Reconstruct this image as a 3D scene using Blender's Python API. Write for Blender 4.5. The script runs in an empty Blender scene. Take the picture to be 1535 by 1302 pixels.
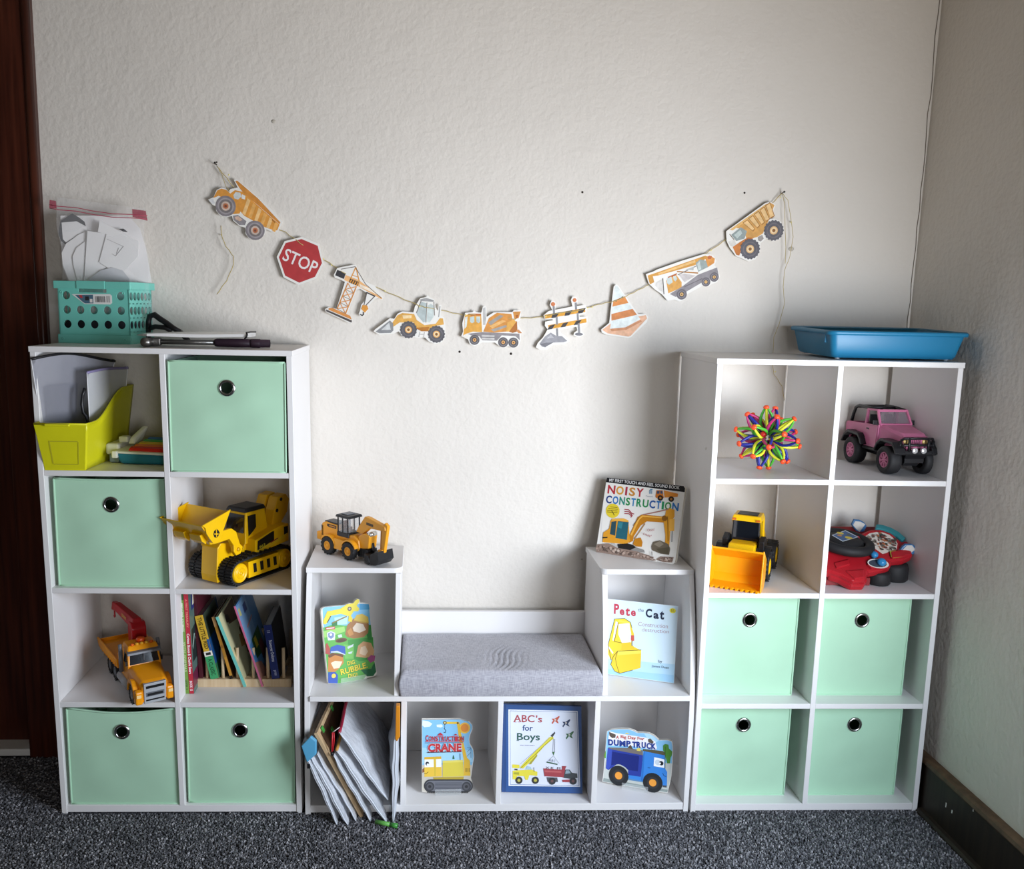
import bpy, bmesh, math, random
from mathutils import Vector, Matrix, Euler
random.seed(7)
sc = bpy.context.scene
COL = sc.collection
PI = math.pi

# ---------------------------------------------------------------- camera
W0, H0, FPX, PPX, PPY = 1535, 1302, 1330.6, -73.83, 22.18
CAM = Vector((1.0, -2.4382, 1.3197))
PITCH, YAW, ROLL = -0.1629, 0.0493, 0.0201
FW = Vector((math.sin(YAW)*math.cos(PITCH), math.cos(YAW)*math.cos(PITCH), math.sin(PITCH)))
_r0 = Vector((math.cos(YAW), -math.sin(YAW), 0)); _u0 = _r0.cross(FW)
RT = _r0*math.cos(ROLL) + _u0*math.sin(ROLL)
UP = -_r0*math.sin(ROLL) + _u0*math.cos(ROLL)
cd = bpy.data.cameras.new('camera'); cam = bpy.data.objects.new('camera', cd); COL.objects.link(cam)
cd.sensor_fit = 'HORIZONTAL'; cd.sensor_width = 36; cd.lens = FPX/W0*36
cd.shift_x = -PPX/W0; cd.shift_y = PPY/W0
cd.clip_start = .05
cam.matrix_world = Matrix(((RT.x, UP.x, -FW.x, CAM.x), (RT.y, UP.y, -FW.y, CAM.y), (RT.z, UP.z, -FW.z, CAM.z), (0, 0, 0, 1)))
sc.camera = cam

# ---------------------------------------------------------------- world, lights, exposure
w = bpy.data.worlds.new('world'); sc.world = w; w.use_nodes = True
w.node_tree.nodes['Background'].inputs[0].default_value = (.75, .87, 1, 1)
w.node_tree.nodes['Background'].inputs[1].default_value = 1.0
def area(name, loc, target, sx, sy, power, color, spread=180):
    l = bpy.data.lights.new(name, 'AREA'); l.shape = 'RECTANGLE'; l.size = sx; l.size_y = sy
    l.energy = power; l.color = color; l.spread = math.radians(spread)
    o = bpy.data.objects.new(name, l); COL.objects.link(o); o.location = loc
    o.rotation_euler = (Vector(target)-Vector(loc)).to_track_quat('-Z', 'Y').to_euler()
    return o
# daylight through the window in the right wall, near the camera: sky from above, sunlit ground from below
area('window_sky_light', (2.36, -1.55, 1.0), (1.0, -.15, .6), .85, .8, 38, (.69, .82, 1.0), 135)
area('window_ground_light', (2.36, -1.55, .85), (.9, -.25, 1.8), .85, .7, 19, (1.0, .87, .73), 140)
# weaker fill light added behind the camera, with no known source
area('rear_fill_light', (1.92, -4.58, 1.0), (1.0, 0, .9), .8, 1.25, 18, (.96, .97, 1.0), 120)
sc.view_settings.view_transform = 'Standard'
sc.view_settings.look = 'None'
sc.view_settings.exposure = -0.46
sc.view_settings.gamma = 1
sc.view_settings.use_curve_mapping = False
sc.cycles.max_bounces = 8; sc.cycles.diffuse_bounces = 5; sc.cycles.glossy_bounces = 3
sc.cycles.transmission_bounces = 6; sc.cycles.transparent_max_bounces = 12
sc.cycles.caustics_reflective = False; sc.cycles.caustics_refractive = False
sc.cycles.sample_clamp_indirect = 4

# ---------------------------------------------------------------- helpers
def ray(x, y): return FW + RT*((x-W0/2-PPX)/FPX) - UP*((y-H0/2-PPY)/FPX)
def hit(x, y, pt, n):
    d = ray(x, y); n = Vector(n); return CAM + d*((Vector(pt)-CAM).dot(n)/d.dot(n))
def aty(x, y, Y): return hit(x, y, (0, Y, 0), (0, 1, 0))
def atz(x, y, Z): return hit(x, y, (0, 0, Z), (0, 0, 1))
def atx(x, y, X): return hit(x, y, (X, 0, 0), (1, 0, 0))

def lin(c): return tuple((x/12.92 if x <= .04045 else ((x+.055)/1.055)**2.4) for x in c)
def hexc(h):
    h = h.lstrip('#'); return lin(tuple(int(h[i:i+2], 16)/255 for i in (0, 2, 4)))
_mats = {}
def mat(key, color, rough=.5, metal=0, spec=.5, vary=0, vscale=20, bump=0, bscale=100, alpha=1, trans=0, coat=0, bdist=.002, ior=1.45, sheen=0):
    """procedural principled material; colour varies softly with object-space noise"""
    if key in _mats: return _mats[key]
    m = bpy.data.materials.new(key); m.use_nodes = True; nt = m.node_tree; b = nt.nodes['Principled BSDF']
    c = hexc(color) if isinstance(color, str) else color
    b.inputs['Base Color'].default_value = (*c, 1); b.inputs['Roughness'].default_value = rough
    b.inputs['Metallic'].default_value = metal; b.inputs['Specular IOR Level'].default_value = spec
    b.inputs['Alpha'].default_value = alpha; b.inputs['Transmission Weight'].default_value = trans
    b.inputs['Coat Weight'].default_value = coat; b.inputs['IOR'].default_value = ior
    b.inputs['Sheen Weight'].default_value = sheen
    tc = nt.nodes.new('ShaderNodeTexCoord')
    if vary:
        n = nt.nodes.new('ShaderNodeTexNoise'); n.inputs['Scale'].default_value = vscale; n.inputs['Detail'].default_value = 4
        nt.links.new(tc.outputs['Object'], n.inputs['Vector'])
        r = nt.nodes.new('ShaderNodeValToRGB'); r.color_ramp.elements[0].position = .3; r.color_ramp.elements[1].position = .7
        r.color_ramp.elements[0].color = (*[max(0, x*(1-vary)) for x in c], 1)
        r.color_ramp.elements[1].color = (*[min(1, x*(1+vary)) for x in c], 1)
        nt.links.new(n.outputs['Fac'], r.inputs['Fac']); nt.links.new(r.outputs['Color'], b.inputs['Base Color'])
    if bump:
        n = nt.nodes.new('ShaderNodeTexNoise'); n.inputs['Scale'].default_value = bscale; n.inputs['Detail'].default_value = 3
        nt.links.new(tc.outputs['Object'], n.inputs['Vector'])
        u = nt.nodes.new('ShaderNodeBump'); u.inputs['Strength'].default_value = bump; u.inputs['Distance'].default_value = bdist
        nt.links.new(n.outputs['Fac'], u.inputs['Height']); nt.links.new(u.outputs['Normal'], b.inputs['Normal'])
    _mats[key] = m
    return m
def ink(h, rough=.45): return mat('ink_'+h.lstrip('#')+('' if rough == .45 else '_%d' % (rough*100)), h, rough)
def paint(h): return mat('watercolour_'+h.lstrip('#'), h, .7, vary=.16, vscale=60)     # watercolour print
def plastic(h, rough=.35): return mat('plastic_%s_%d' % (h.lstrip('#'), rough*100), h, rough, vary=.03, vscale=30)

class MB:
    """collects shapes and links them as ONE mesh object"""
    def __init__(s, M=None): s.v, s.f, s.mi, s.sm, s.M, s.m = [], [], [], [], M or Matrix(), 0
    def add(s, vs, fs, m=None, smooth=False):
        o = len(s.v); s.v += [tuple(s.M @ Vector(p)) for p in vs]
        m = s.m if m is None else m
        for f in fs: s.f.append([i+o for i in f]); s.mi.append(m); s.sm.append(smooth)
        return s
    def box(s, a, b, m=None):
        (x0, y0, z0), (x1, y1, z1) = a, b
        return s.add([(x0,y0,z0),(x1,y0,z0),(x1,y1,z0),(x0,y1,z0),(x0,y0,z1),(x1,y0,z1),(x1,y1,z1),(x0,y1,z1)],
                     [(3,2,1,0),(4,5,6,7),(0,1,5,4),(1,2,6,5),(2,3,7,6),(3,0,4,7)], m)
    def hexa(s, p, m=None):   # eight corners: bottom ring then top ring
        return s.add(p, [(3,2,1,0),(4,5,6,7),(0,1,5,4),(1,2,6,5),(2,3,7,6),(3,0,4,7)], m)
    def prism(s, poly, axis, a, b, m=None, smooth=False):
        """2D outline extruded along axis x / y / z from a to b"""
        k = {'x': lambda p, t: (t, p[0], p[1]), 'y': lambda p, t: (p[0], t, p[1]), 'z': lambda p, t: (p[0], p[1], t)}[axis]
        n = len(poly)
        s.add([k(p, a) for p in poly]+[k(p, b) for p in poly], [list(range(n))[::-1], list(range(n, 2*n))], m)
        return s.add([k(p, a) for p in poly]+[k(p, b) for p in poly], [(i, (i+1) % n, n+(i+1) % n, n+i) for i in range(n)], m, smooth)
    def loft(s, rings, m=None, cap=True, smooth=True, closed=True):
        n = len(rings[0]); vs = [p for r in rings for p in r]; fs = []
        for j in range(len(rings)-1):
            for i in range(n if closed else n-1):
                fs.append((j*n+i, j*n+(i+1) % n, (j+1)*n+(i+1) % n, (j+1)*n+i))
        if cap and closed: fs += [list(range(n))[::-1], list(range((len(rings)-1)*n, len(rings)*n))]
        return s.add(vs, fs, m, smooth)
    def lathe(s, c, axis, prof, n=20, m=None, smooth=True, cap=True):
        """profile [(radius, height)] turned about an axis through c"""
        ax = Vector(axis).normalized(); t = Vector((1, 0, 0)) if abs(ax.x) < .8 else Vector((0, 1, 0))
        u = ax.cross(t).normalized(); v = ax.cross(u); c = Vector(c)
        return s.loft([[tuple(c+ax*h+u*(r*math.cos(2*PI*i/n))+v*(r*math.sin(2*PI*i/n))) for i in range(n)] for r, h in prof], m, cap, smooth)
    def cyl(s, a, b, r, r2=None, n=14, m=None, smooth=True):
        a, b = Vector(a), Vector(b); L = (b-a).length
        return s.lathe(a, b-a, [(r, 0), (r if r2 is None else r2, L)], n, m, smooth)
    def tube(s, pts, r, n=7, m=None, smooth=True, closed=False):
        pts = [Vector(p) for p in pts]; rings = []; N = len(pts); prev = None
        for i, p in enumerate(pts):
            d = (pts[min(i+1, N-1)]-pts[max(i-1, 0)])
            if closed: d = pts[(i+1) % N]-pts[i-1]
            d.normalize()
            if prev is None:
                t = Vector((0, 0, 1)) if abs(d.z) < .9 else Vector((1, 0, 0)); u = d.cross(t).normalized()
            else:
                u = (prev-d*prev.dot(d)); u = u.normalized() if u.length > 1e-6 else d.orthogonal().normalized()
            prev = u; v = d.cross(u); rr = r[i] if isinstance(r, (list, tuple)) else r
            rings.append([tuple(p+u*(rr*math.cos(2*PI*k/n))+v*(rr*math.sin(2*PI*k/n))) for k in range(n)])
        if closed: rings.append(rings[0])
        return s.loft(rings, m, not closed, smooth)
    def ball(s, c, r, n=14, m=None, h=8):
        rx, ry, rz = r if isinstance(r, (list, tuple)) else (r, r, r)
        return s.loft([[(c[0]+rx*math.sin(PI*j/h)*math.cos(2*PI*i/n), c[1]+ry*math.sin(PI*j/h)*math.sin(2*PI*i/n), c[2]-rz*math.cos(PI*j/h)) for i in range(n)] for j in range(h+1)], m, False)
    def beam(s, a, b, wd, ht, up=(0, 0, 1), m=None):
        a, b = Vector(a), Vector(b); d = (b-a).normalized(); u = d.cross(Vector(up))
        u = (u if u.length > 1e-5 else d.orthogonal()).normalized(); v = u.cross(d)
        q = lambda p: [tuple(p+u*(i*wd/2)+v*(j*ht/2)) for i, j in ((-1, -1), (1, -1), (1, 1), (-1, 1))]
        return s.loft([q(a), q(b)], m, True, False)
    def build(s, name, mats, parent=None, bevel=0, seg=2, loc=None, rot=None, weld=False):
        me = bpy.data.meshes.new(name); me.from_pydata(s.v, [], s.f); 
        for mm in (mats if isinstance(mats, (list, tuple)) else [mats]): me.materials.append(mm)
        me.polygons.foreach_set('material_index', s.mi); me.polygons.foreach_set('use_smooth', s.sm)
        bm = bmesh.new(); bm.from_mesh(me)
        if weld or bevel: bmesh.ops.remove_doubles(bm, verts=bm.verts, dist=1e-6)
        bmesh.ops.recalc_face_normals(bm, faces=bm.faces); bm.to_mesh(me); bm.free()
        me.update()
        o = bpy.data.objects.new(name, me); COL.objects.link(o)
        if parent: o.parent = parent
        if loc: o.location = loc
        if rot: o.rotation_euler = rot
        if bevel:
            b = o.modifiers.new('edge', 'BEVEL'); b.width = bevel; b.segments = seg; b.limit_method = 'ANGLE'; b.angle_limit = math.radians(35)
        return o
def tag(o, label=None, cat=None, group=None, kind=None):
    for k, v in (('label', label), ('category', cat), ('group', group), ('kind', kind)):
        if v: o[k] = v
    return o
def thing(name, label, cat, loc=(0, 0, 0), rot=(0, 0, 0), group=None):
    o = bpy.data.objects.new(name, None); o.empty_display_size = .02; COL.objects.link(o)
    o.location = loc; o.rotation_euler = rot
    return tag(o, label, cat, group)
def frame(origin, u, v):   # matrix with x=u, y=v, z=normal
    u, v = Vector(u).normalized(), Vector(v); v = (v-u*v.dot(u)).normalized(); n = u.cross(v)
    M = Matrix.Identity(4)
    for i in range(3): M[i][0], M[i][1], M[i][2], M[i][3] = u[i], v[i], n[i], origin[i]
    return M
_txt = {}
def text_mesh(txt, bold=0):
    """outline of a line of lettering as 2D faces: unit height 1, centred at 0"""
    k = (txt, bold)
    if k not in _txt:
        c = bpy.data.curves.new('t', 'FONT'); c.body = txt; c.size = 1; c.align_x = 'CENTER'; c.align_y = 'CENTER'; c.offset = bold; c.resolution_u = 3
        o = bpy.data.objects.new('t', c); COL.objects.link(o)
        me = bpy.data.meshes.new_from_object(o.evaluated_get(bpy.context.evaluated_depsgraph_get()))
        vs = [tuple(v.co) for v in me.vertices]; fs = [tuple(p.vertices) for p in me.polygons]
        bpy.data.objects.remove(o); bpy.data.curves.remove(c); bpy.data.meshes.remove(me)
        xs = [v[0] for v in vs]; ys = [v[1] for v in vs]
        _txt[k] = (vs, fs, min(xs), max(xs), min(ys), max(ys))
    return _txt[k]

class Print:
    """flat print on a plane: shapes given in a pixel frame are carried onto the plane (origin, u, v), each layer a hair above the last"""
    def __init__(s, M, zoom=(0, 0, 1), step=.00003, base=0.0):
        s.M, s.Mi, s.z0, s.step = M, M.inverted(), base, step
        s.zoom = zoom; s.mats = []; s.mb = MB()
        s.o = M.translation.copy(); s.n = M.to_3x3() @ Vector((0, 0, 1))
    def p(s, x, y):
        q = s.Mi @ hit(s.zoom[0]+x/s.zoom[2], s.zoom[1]+y/s.zoom[2], s.o, s.n); return (q.x, q.y)
    def mi(s, m):
        if m not in s.mats: s.mats.append(m)
        return s.mats.index(m)
    def lift(s): s.z0 += s.step; return s.z0
    def raw(s, pts, m):    # pts in plane coordinates
        z = s.lift(); s.mb.add([(a, b, z) for a, b in pts], [list(range(len(pts)))], s.mi(m))
    def poly(s, m, *xy): s.raw([s.p(xy[i], xy[i+1]) for i in range(0, len(xy), 2)], m)
    def disc(s, m, x, y, r, r2=None, n=20, a0=0, a1=2*PI):
        c = s.p(x, y); e = s.p(x+r, y); R = math.hypot(e[0]-c[0], e[1]-c[1]); k = 1 if r2 is None else r2/r
        full = a1-a0 > 6.2
        s.raw([(c[0]+R*math.cos(a0+(a1-a0)*i/(n if full else n-1)), c[1]+R*k*math.sin(a0+(a1-a0)*i/(n if full else n-1))) for i in range(n)], m)
    def line(s, m, wd, *xy, closed=False):
        P = [Vector(s.p(xy[i], xy[i+1])) for i in range(0, len(xy), 2)]
        a = s.p(xy[0], xy[1]); b = s.p(xy[0]+10, xy[1]); wd = wd*math.hypot(b[0]-a[0], b[1]-a[1])/10
        if closed: P.append(P[0])
        z = s.lift()
        for a, b in zip(P, P[1:]):
            d = b-a
            if d.length < 1e-7: continue
            d.normalize(); nn = Vector((-d.y, d.x))*(wd/2); a2, b2 = a-d*wd*.2, b+d*wd*.2
            s.mb.add([(*(a2+nn), z), (*(a2-nn), z), (*(b2-nn), z), (*(b2+nn), z)], [(0, 1, 2, 3)], s.mi(m))
    def text(s, m, txt, x0, y0, x1, y1, h, bold=0.0):
        """lettering whose middle line runs from (x0,y0) to (x1,y1), height h (pixels), stretched to fit"""
        vs, fs, a, b, c, d = text_mesh(txt, bold)
        A, B = Vector(s.p(x0, y0)), Vector(s.p(x1, y1)); q = s.p(x0, y0+h); hh = (Vector(q)-A).length
        u = (B-A); L = u.length; u.normalize(); v = Vector((-u.y, u.x)); z = s.lift(); k = hh/(d-c)
        s.mb.add([(*(A+u*((p[0]-a)/(b-a)*L)+v*((p[1]-(c+d)/2)*k)), z) for p in vs], fs, s.mi(m))
    def build(s, name, parent):
        for i in range(len(s.mb.f)): pass
        return s.mb.build(name, s.mats, parent)
# ---------------------------------------------------------------- materials of the setting
def wall_material(key, color):
    m = mat(key, color, .75, vary=.025, vscale=2.5)
    nt = m.node_tree; b = nt.nodes['Principled BSDF']; tc = nt.nodes.new('ShaderNodeTexCoord')
    def noise(sc_, det):
        n = nt.nodes.new('ShaderNodeTexNoise'); n.inputs['Scale'].default_value = sc_; n.inputs['Detail'].default_value = det
        nt.links.new(tc.outputs['Object'], n.inputs['Vector']); return n
    n1, n2 = noise(75, 2), noise(14, 2)
    add = nt.nodes.new('ShaderNodeMath'); add.operation = 'MULTIPLY_ADD'; add.inputs[1].default_value = 1.5
    nt.links.new(n2.outputs['Fac'], add.inputs[0]); nt.links.new(n1.outputs['Fac'], add.inputs[2])
    u = nt.nodes.new('ShaderNodeBump'); u.inputs['Strength'].default_value = .42; u.inputs['Distance'].default_value = .004
    nt.links.new(add.outputs[0], u.inputs['Height']); nt.links.new(u.outputs['Normal'], b.inputs['Normal'])
    return m
WALL = wall_material('painted_orange_peel_plaster', 'dbd5cc')
CEIL = mat('ceiling_paint', '9a8f80', .9)
CARP = mat('carpet_backing', '55555a', .95, vary=.75, vscale=220, bump=.8, bscale=220, bdist=.006)
def wood_material(key, c1, c2, rough):
    m = mat(key, c1, rough); nt = m.node_tree; b = nt.nodes['Principled BSDF']
    tc = nt.nodes.new('ShaderNodeTexCoord'); mp = nt.nodes.new('ShaderNodeMapping'); mp.inputs['Scale'].default_value = (60, 60, 3)
    n = nt.nodes.new('ShaderNodeTexNoise'); n.inputs['Scale'].default_value = 1.2; n.inputs['Detail'].default_value = 5
    r = nt.nodes.new('ShaderNodeValToRGB'); r.color_ramp.elements[0].color = (*hexc(c1), 1); r.color_ramp.elements[1].color = (*hexc(c2), 1)
    r.color_ramp.elements[0].position = .35; r.color_ramp.elements[1].position = .75
    nt.links.new(tc.outputs['Object'], mp.inputs['Vector']); nt.links.new(mp.outputs[0], n.inputs['Vector'])
    nt.links.new(n.outputs['Fac'], r.inputs['Fac']); nt.links.new(r.outputs['Color'], b.inputs['Base Color'])
    return m
DARKWOOD = wood_material('dark_stained_wood', '34160f', '55291b', .28)
BASEWOOD = wood_material('black_brown_painted_wood', '241c17', '32271f', .5); BASEWOOD.node_tree.nodes['Principled BSDF'].inputs['Specular IOR Level'].default_value = .25
WORNEDGE = mat('worn_wood_edge', '57422f', .6, vary=.4, vscale=40)
WHITEP = mat('white_paint', 'dedcd8', .5)
LAM = mat('white_laminate', 'e4e2e1', .38, vary=.012, vscale=8)
LAMEDGE = mat('white_edge_banding', 'f0eeec', .3)

YW, XR, ZC = .027, 2.375, 2.6        # back wall, right wall, ceiling
XL, YF = -2.4, -4.6
def structure(name, mb, m, parent=None, bevel=0):
    return tag(mb.build(name, m, parent, bevel), kind='structure') if not parent else mb.build(name, m, parent, bevel)
structure('floor', MB().box((XL, YF, -.08), (XR+.1, .2, -.004)), CARP)
structure('ceiling', MB().box((XL-.1, YF-.1, ZC), (XR+.1, .2, ZC+.1)), CEIL)
wb = structure('wall_back', MB().box((-.11, YW, 0), (XR+.1, YW+.12, ZC)).box((XL, YW, 2.15), (-.11, YW+.12, ZC)).box((XL, YW, 0), (-1.0, YW+.12, 2.15)), WALL)
WY0, WY1, WZ0, WZ1 = -2.05, -1.05, .42, 1.5
wr = MB().box((XR, WY1, 0), (XR+.12, YW, ZC)).box((XR, YF, 0), (XR+.12, WY0, ZC)).box((XR, WY0, 0), (XR+.12, WY1, WZ0)).box((XR, WY0, WZ1), (XR+.12, WY1, ZC))
structure('wall_right', wr, WALL)
structure('wall_left', MB().box((XL-.1, YF, 0), (XL, YW, ZC)), mat('taupe_paint', '8f8578', .8))
structure('wall_front', MB().box((XL, YF-.1, 0), (1.5, YF, ZC)).box((2.34, YF-.1, 0), (XR, YF, ZC)).box((1.5, YF-.1, 0), (2.34, YF, .35)).box((1.5, YF-.1, 1.65), (2.34, YF, ZC)), WALL)  # opening made up to go with the rear fill light
w2 = MB()
for a, b in (((1.5, .35), (2.34, .4)), ((1.5, 1.6), (2.34, 1.65)), ((1.5, .35), (1.55, 1.65)), ((2.29, .35), (2.34, 1.65)), ((1.5, .98), (2.34, 1.02))): w2.box((a[0], YF-.08, a[1]), (b[0], YF-.04, b[1]))
structure('added_window_frame', w2, WHITEP)  # invented window frame, added around the rear fill light
wf = MB()
for a, b in (((WY0, WZ0), (WY1, WZ0+.05)), ((WY0, WZ1-.05), (WY1, WZ1)), ((WY0, WZ0), (WY0+.05, WZ1)), ((WY1-.05, WZ0), (WY1, WZ1)), ((WY0, .94), (WY1, .98))):
    wf.box((XR+.05, a[0], a[1]), (XR+.09, b[0], b[1]))
structure('window_1', wf, WHITEP)
# door casing on the back wall, door behind it
cs = structure('trim_1', MB().box((-.113, .0, 0), (-.018, .06, 2.16)), DARKWOOD, bevel=.003)
cs2 = MB(); cs2.lathe((-.010, .006, 0), (0, 0, 1), [(.0125, 0), (.0125, 2.16)], 14); cs2.box((-.02, .004, 0), (.0, .04, 2.16)); structure('casing_bead', cs2, DARKWOOD, cs)
structure('casing_return', MB().box((-.113, .06, 0), (-.1, YW+.12, 2.16)), DARKWOOD, cs)
dr = structure('door_1', MB().box((-1.0, .085, .02), (-.125, .12, 2.12)), DARKWOOD, bevel=.003)
structure('door_stile', MB().box((-.235, .068, .02), (-.128, .085, 2.12)), DARKWOOD, dr, bevel=.004)
structure('trim_2', MB().box((-1.0, .01, 0), (-.113, .09, .022)), WHITEP, bevel=.004)
# baseboard along the right wall
bb = structure('baseboard_right', MB().box((2.352, YF, 0), (XR, YW, .146)), BASEWOOD, bevel=.003)
pf = [(2.352, .134), (2.349, .139), (2.351, .148), (2.358, .152), (XR, .152), (XR, .134)]
structure('baseboard_cap', MB().prism([(p[0], p[1]) for p in pf], 'y', YF, YW), WORNEDGE, bb)
sh = [(2.352, 0), (2.337, 0), (2.338, .007), (2.343, .013), (2.352, .016)]
structure('shoe_moulding', MB().prism(sh, 'y', YF, -.31), BASEWOOD, bb)
ch = MB()
for px, py, l in ((1418, 1206, .006), (1427, 1216, .004), (1459, 1213, .005)):
    q = atx(px, py, 2.3515); ch.box((2.3508, q.y-.0012, q.z-l), (2.352, q.y+.0012, q.z+l))
structure('paint_chip', ch, WHITEP, bb)
# plaster crack down the corner, nail holes and small scars in the back wall
ck = MB(); pts = []
for i in range(26):
    z = 1.2+1.25*i/25; pts.append((XR-.004-.006*random.random(), YW-.0008, z))
ck.tube(pts, .0011, 4); structure('corner_crack', ck, mat('crack_tone', '7c7468', .9), wb)  # thin tube in a darker grey-brown marks the crack line
for px, py, r in ((873, 288, .003), (1116, 289, .0028), (689, 527, .0032), (766, 530, .0035), (325, 243, .002)):
    q = aty(px, py, YW); structure('nail_hole', MB().lathe((q.x, YW-.0006, q.z), (0, 1, 0), [(r, 0), (r*.6, .001)], 10), mat('hole_dark', '3a342e', .9), wb)
for px, py, r in ((410, 182, .006), (1186, 373, .008), (872, 838, .003)):
    q = aty(px, py, YW); structure('plaster_scar', MB().ball((q.x, YW, q.z), (r, .0022, r*.8), 10), mat('scar', '9d958a' if px == 1186 else 'b9b2a6', .9), wb)

# carpet pile: tens of thousands of short tufts, nobody could count them
def carpet():
    rnd = random.Random(3); v = []; f = []; mi = []
    def strip(x0, x1, y0, y1, s):
        nx = int((x1-x0)/s); ny = int((y1-y0)/s)
        for i in range(nx):
            for j in range(ny):
                x = x0+(i+rnd.random())*s; y = y0+(j+rnd.random())*s; h = .005+.0045*rnd.random(); r = s*(.62+.4*rnd.random()); a = rnd.random()*6.3
                dx, dy = (rnd.random()-.5)*.006, (rnd.random()-.5)*.006; o = len(v)
                for k in range(3): v.append((x+r*math.cos(a+k*2.094), y+r*math.sin(a+k*2.094), -.004))
                t = .62*r
                for k in range(3): v.append((x+dx+t*math.cos(a+k*2.094), y+dy+t*math.sin(a+k*2.094), h-.004))
                q = rnd.random(); m = 0 if q < .36 else 1 if q < .68 else 2 if q < .9 else 3
                for k in range(3): f.append((o+k, o+(k+1) % 3, o+3+(k+1) % 3, o+3+k)); mi.append(m)
                f.append((o+3, o+4, o+5)); mi.append(m)
    strip(-.25, 2.345, -.62, -.29, .0042); strip(-.5, .1, -.3, .0, .0046); strip(-.5, -.25, -.62, -.3, .006); strip(-1.2, -.5, -1.2, .0, .0075); strip(-.5, 2.345, -1.2, -.62, .0075)
    me = bpy.data.meshes.new('carpet_pile'); me.from_pydata(v, [], f)
    for i, c in enumerate(('4a4a4e', '66666a', '87868a', 'aba9ac')): me.materials.append(mat('carpet_yarn_%d' % i, c, .9))
    me.polygons.foreach_set('material_index', mi); me.update()
    o = bpy.data.objects.new('carpet_pile', me); COL.objects.link(o)
    tag(o, 'dark grey flecked cut-pile carpet covering the floor', 'carpet', kind='stuff')
carpet()

# ---------------------------------------------------------------- the three white shelf units
T = .0135
UW, UD, UH = .6153, .3083, 1.2
SZ = (.306, .606, .902)              # tops of the three rows of shelf boards
class Unit:
    def __init__(s, xo, yo, al, sway): s.xo, s.yo, s.al, s.sway = xo, yo, al, sway
    def pt(s, a, d, z):
        return Vector((s.xo+z*s.sway+a*math.cos(s.al)-d*math.sin(s.al), s.yo+a*math.sin(s.al)+d*math.cos(s.al), z))
    def local(s, P):   # world point to (a, d) at its own height
        x, y = P.x-s.xo-P.z*s.sway, P.y-s.yo
        return (x*math.cos(s.al)+y*math.sin(s.al), -x*math.sin(s.al)+y*math.cos(s.al))
    def M(s, a, d, z, rz=0): return Matrix.Translation(s.pt(a, d, z)) @ Matrix.Rotation(s.al+rz, 4, 'Z')
    def build(s, label):
        r = thing('cube_shelf', label, 'bookcase', s.pt(0, 0, 0), (0, 0, s.al))
        def panel(name, a, b, m=LAM):
            mb = MB().box(a, b); mb.v = [(x+z*s.sway, y, z) for x, y, z in mb.v]
            return mb.build(name, m, r, bevel=.0008, seg=1)
        panel('side_panel', (0, 0, 0), (T, UD, UH-T)); panel('side_panel', (UW-T, 0, 0), (UW, UD, UH-T))
        panel('top_panel', (-.002, -.002, UH-T), (UW+.002, UD, UH))
        panel('bottom_panel', (T, .002, .004), (UW-T, UD-.002, .004+T+.006))
        c = UW/2; panel('divider', (c-T/2, .0005, .0235), (c+T/2, UD-.002, UH-T))
        for z in SZ:
            panel('shelf_board', (T, .001, z-T), (c-T/2, UD-.003, z)); panel('shelf_board', (c+T/2, .001, z-T), (UW-T, UD-.003, z))
        return r
LU = Unit(.09, -.2873, -.0093, -.0108); RU = Unit(1.7283, -.3033, -.0057, -.0054)
ls = LU.build('tall white eight-cube shelf beside the dark door casing, crate on top')
rs = RU.build('tall white eight-cube shelf in the room corner, blue tray on top')
for z in (.97, .43):
    MB().lathe((-.0006+z*RU.sway, .05, z), (-1, 0, 0), [(.004, 0), (.0035, .0004)], 10).build('screw_cap', WHITEP, rs)

# low bench with two book towers
BX, BF, BB, BW = .7149, -.3014, -.0085, 1.0078
ZS, ZT = .3265, .643
bench = thing('reading_bench', 'low white bench unit with two book towers between the tall shelves', 'bench', (BX, BF, 0))
BD = BB-BF
def bpanel(name, a, b, m=LAM, bev=.0008): return MB().box(a, b).build(name, m, bench, bevel=bev, seg=1)
bpanel('base_panel', (T, .002, .006), (BW-T, BD, .026))
bpanel('seat_board', (T, 0, ZS-.0135), (BW-T, BD, ZS))
for x in (.968-.7149, 1.2166-.7149, 1.4688-.7149): bpanel('divider', (x-.007, .001, .026), (x+.007, BD-.006, ZS-.0135))
bpanel('back_panel', (T, BD-.006, .026), (BW-T, BD-.001, ZS-.0135))
X1, X2 = .241, .7648
bpanel('back_rail', (X1, BD-.015, ZS), (X2, BD, .455))
def tower_side(x0, x1, low):
    """side panel whose front edge bows forward from the shallow top to the full depth"""
    z0 = 0 if low else ZS; pf = []
    for i in range(17):
        z = z0+(ZT-.0135-z0)*i/16
        t = min(1, max(0, (ZT-z)/(ZT-.2)))
        pf.append((.0785*(1-math.sin(t*PI/2))**1.15, z))
    pf += [(BD, ZT-.0135), (BD, z0)]
    return MB().prism(pf, 'x', x0, x1).build('side_panel' if low else 'tower_panel', LAM, bench, bevel=.0008, seg=1)
tower_side(0, T, True); tower_side(X1-T, X1, False); tower_side(X2, X2+T, False); tower_side(BW-T, BW, True)
def rounded_top(x0, x1, left, right):
    f = .0755; r = .022; pf = []
    if left: pf += [(x0+r-r*math.cos(a*PI/12), f+r-r*math.sin(a*PI/12)) for a in range(7)]
    else: pf.append((x0, f))
    if right: pf += [(x1-r+r*math.sin(a*PI/12), f+r-r*math.cos(a*PI/12)) for a in range(7)]
    else: pf.append((x1, f))
    pf += [(x1, BD), (x0, BD)]
    MB().prism(pf, 'z', ZT-.0135, ZT).build('tower_top', LAM, bench, bevel=.0008, seg=1)
rounded_top(-.002, X1+.004, False, True); rounded_top(X2-.004, BW, True, False)
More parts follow.
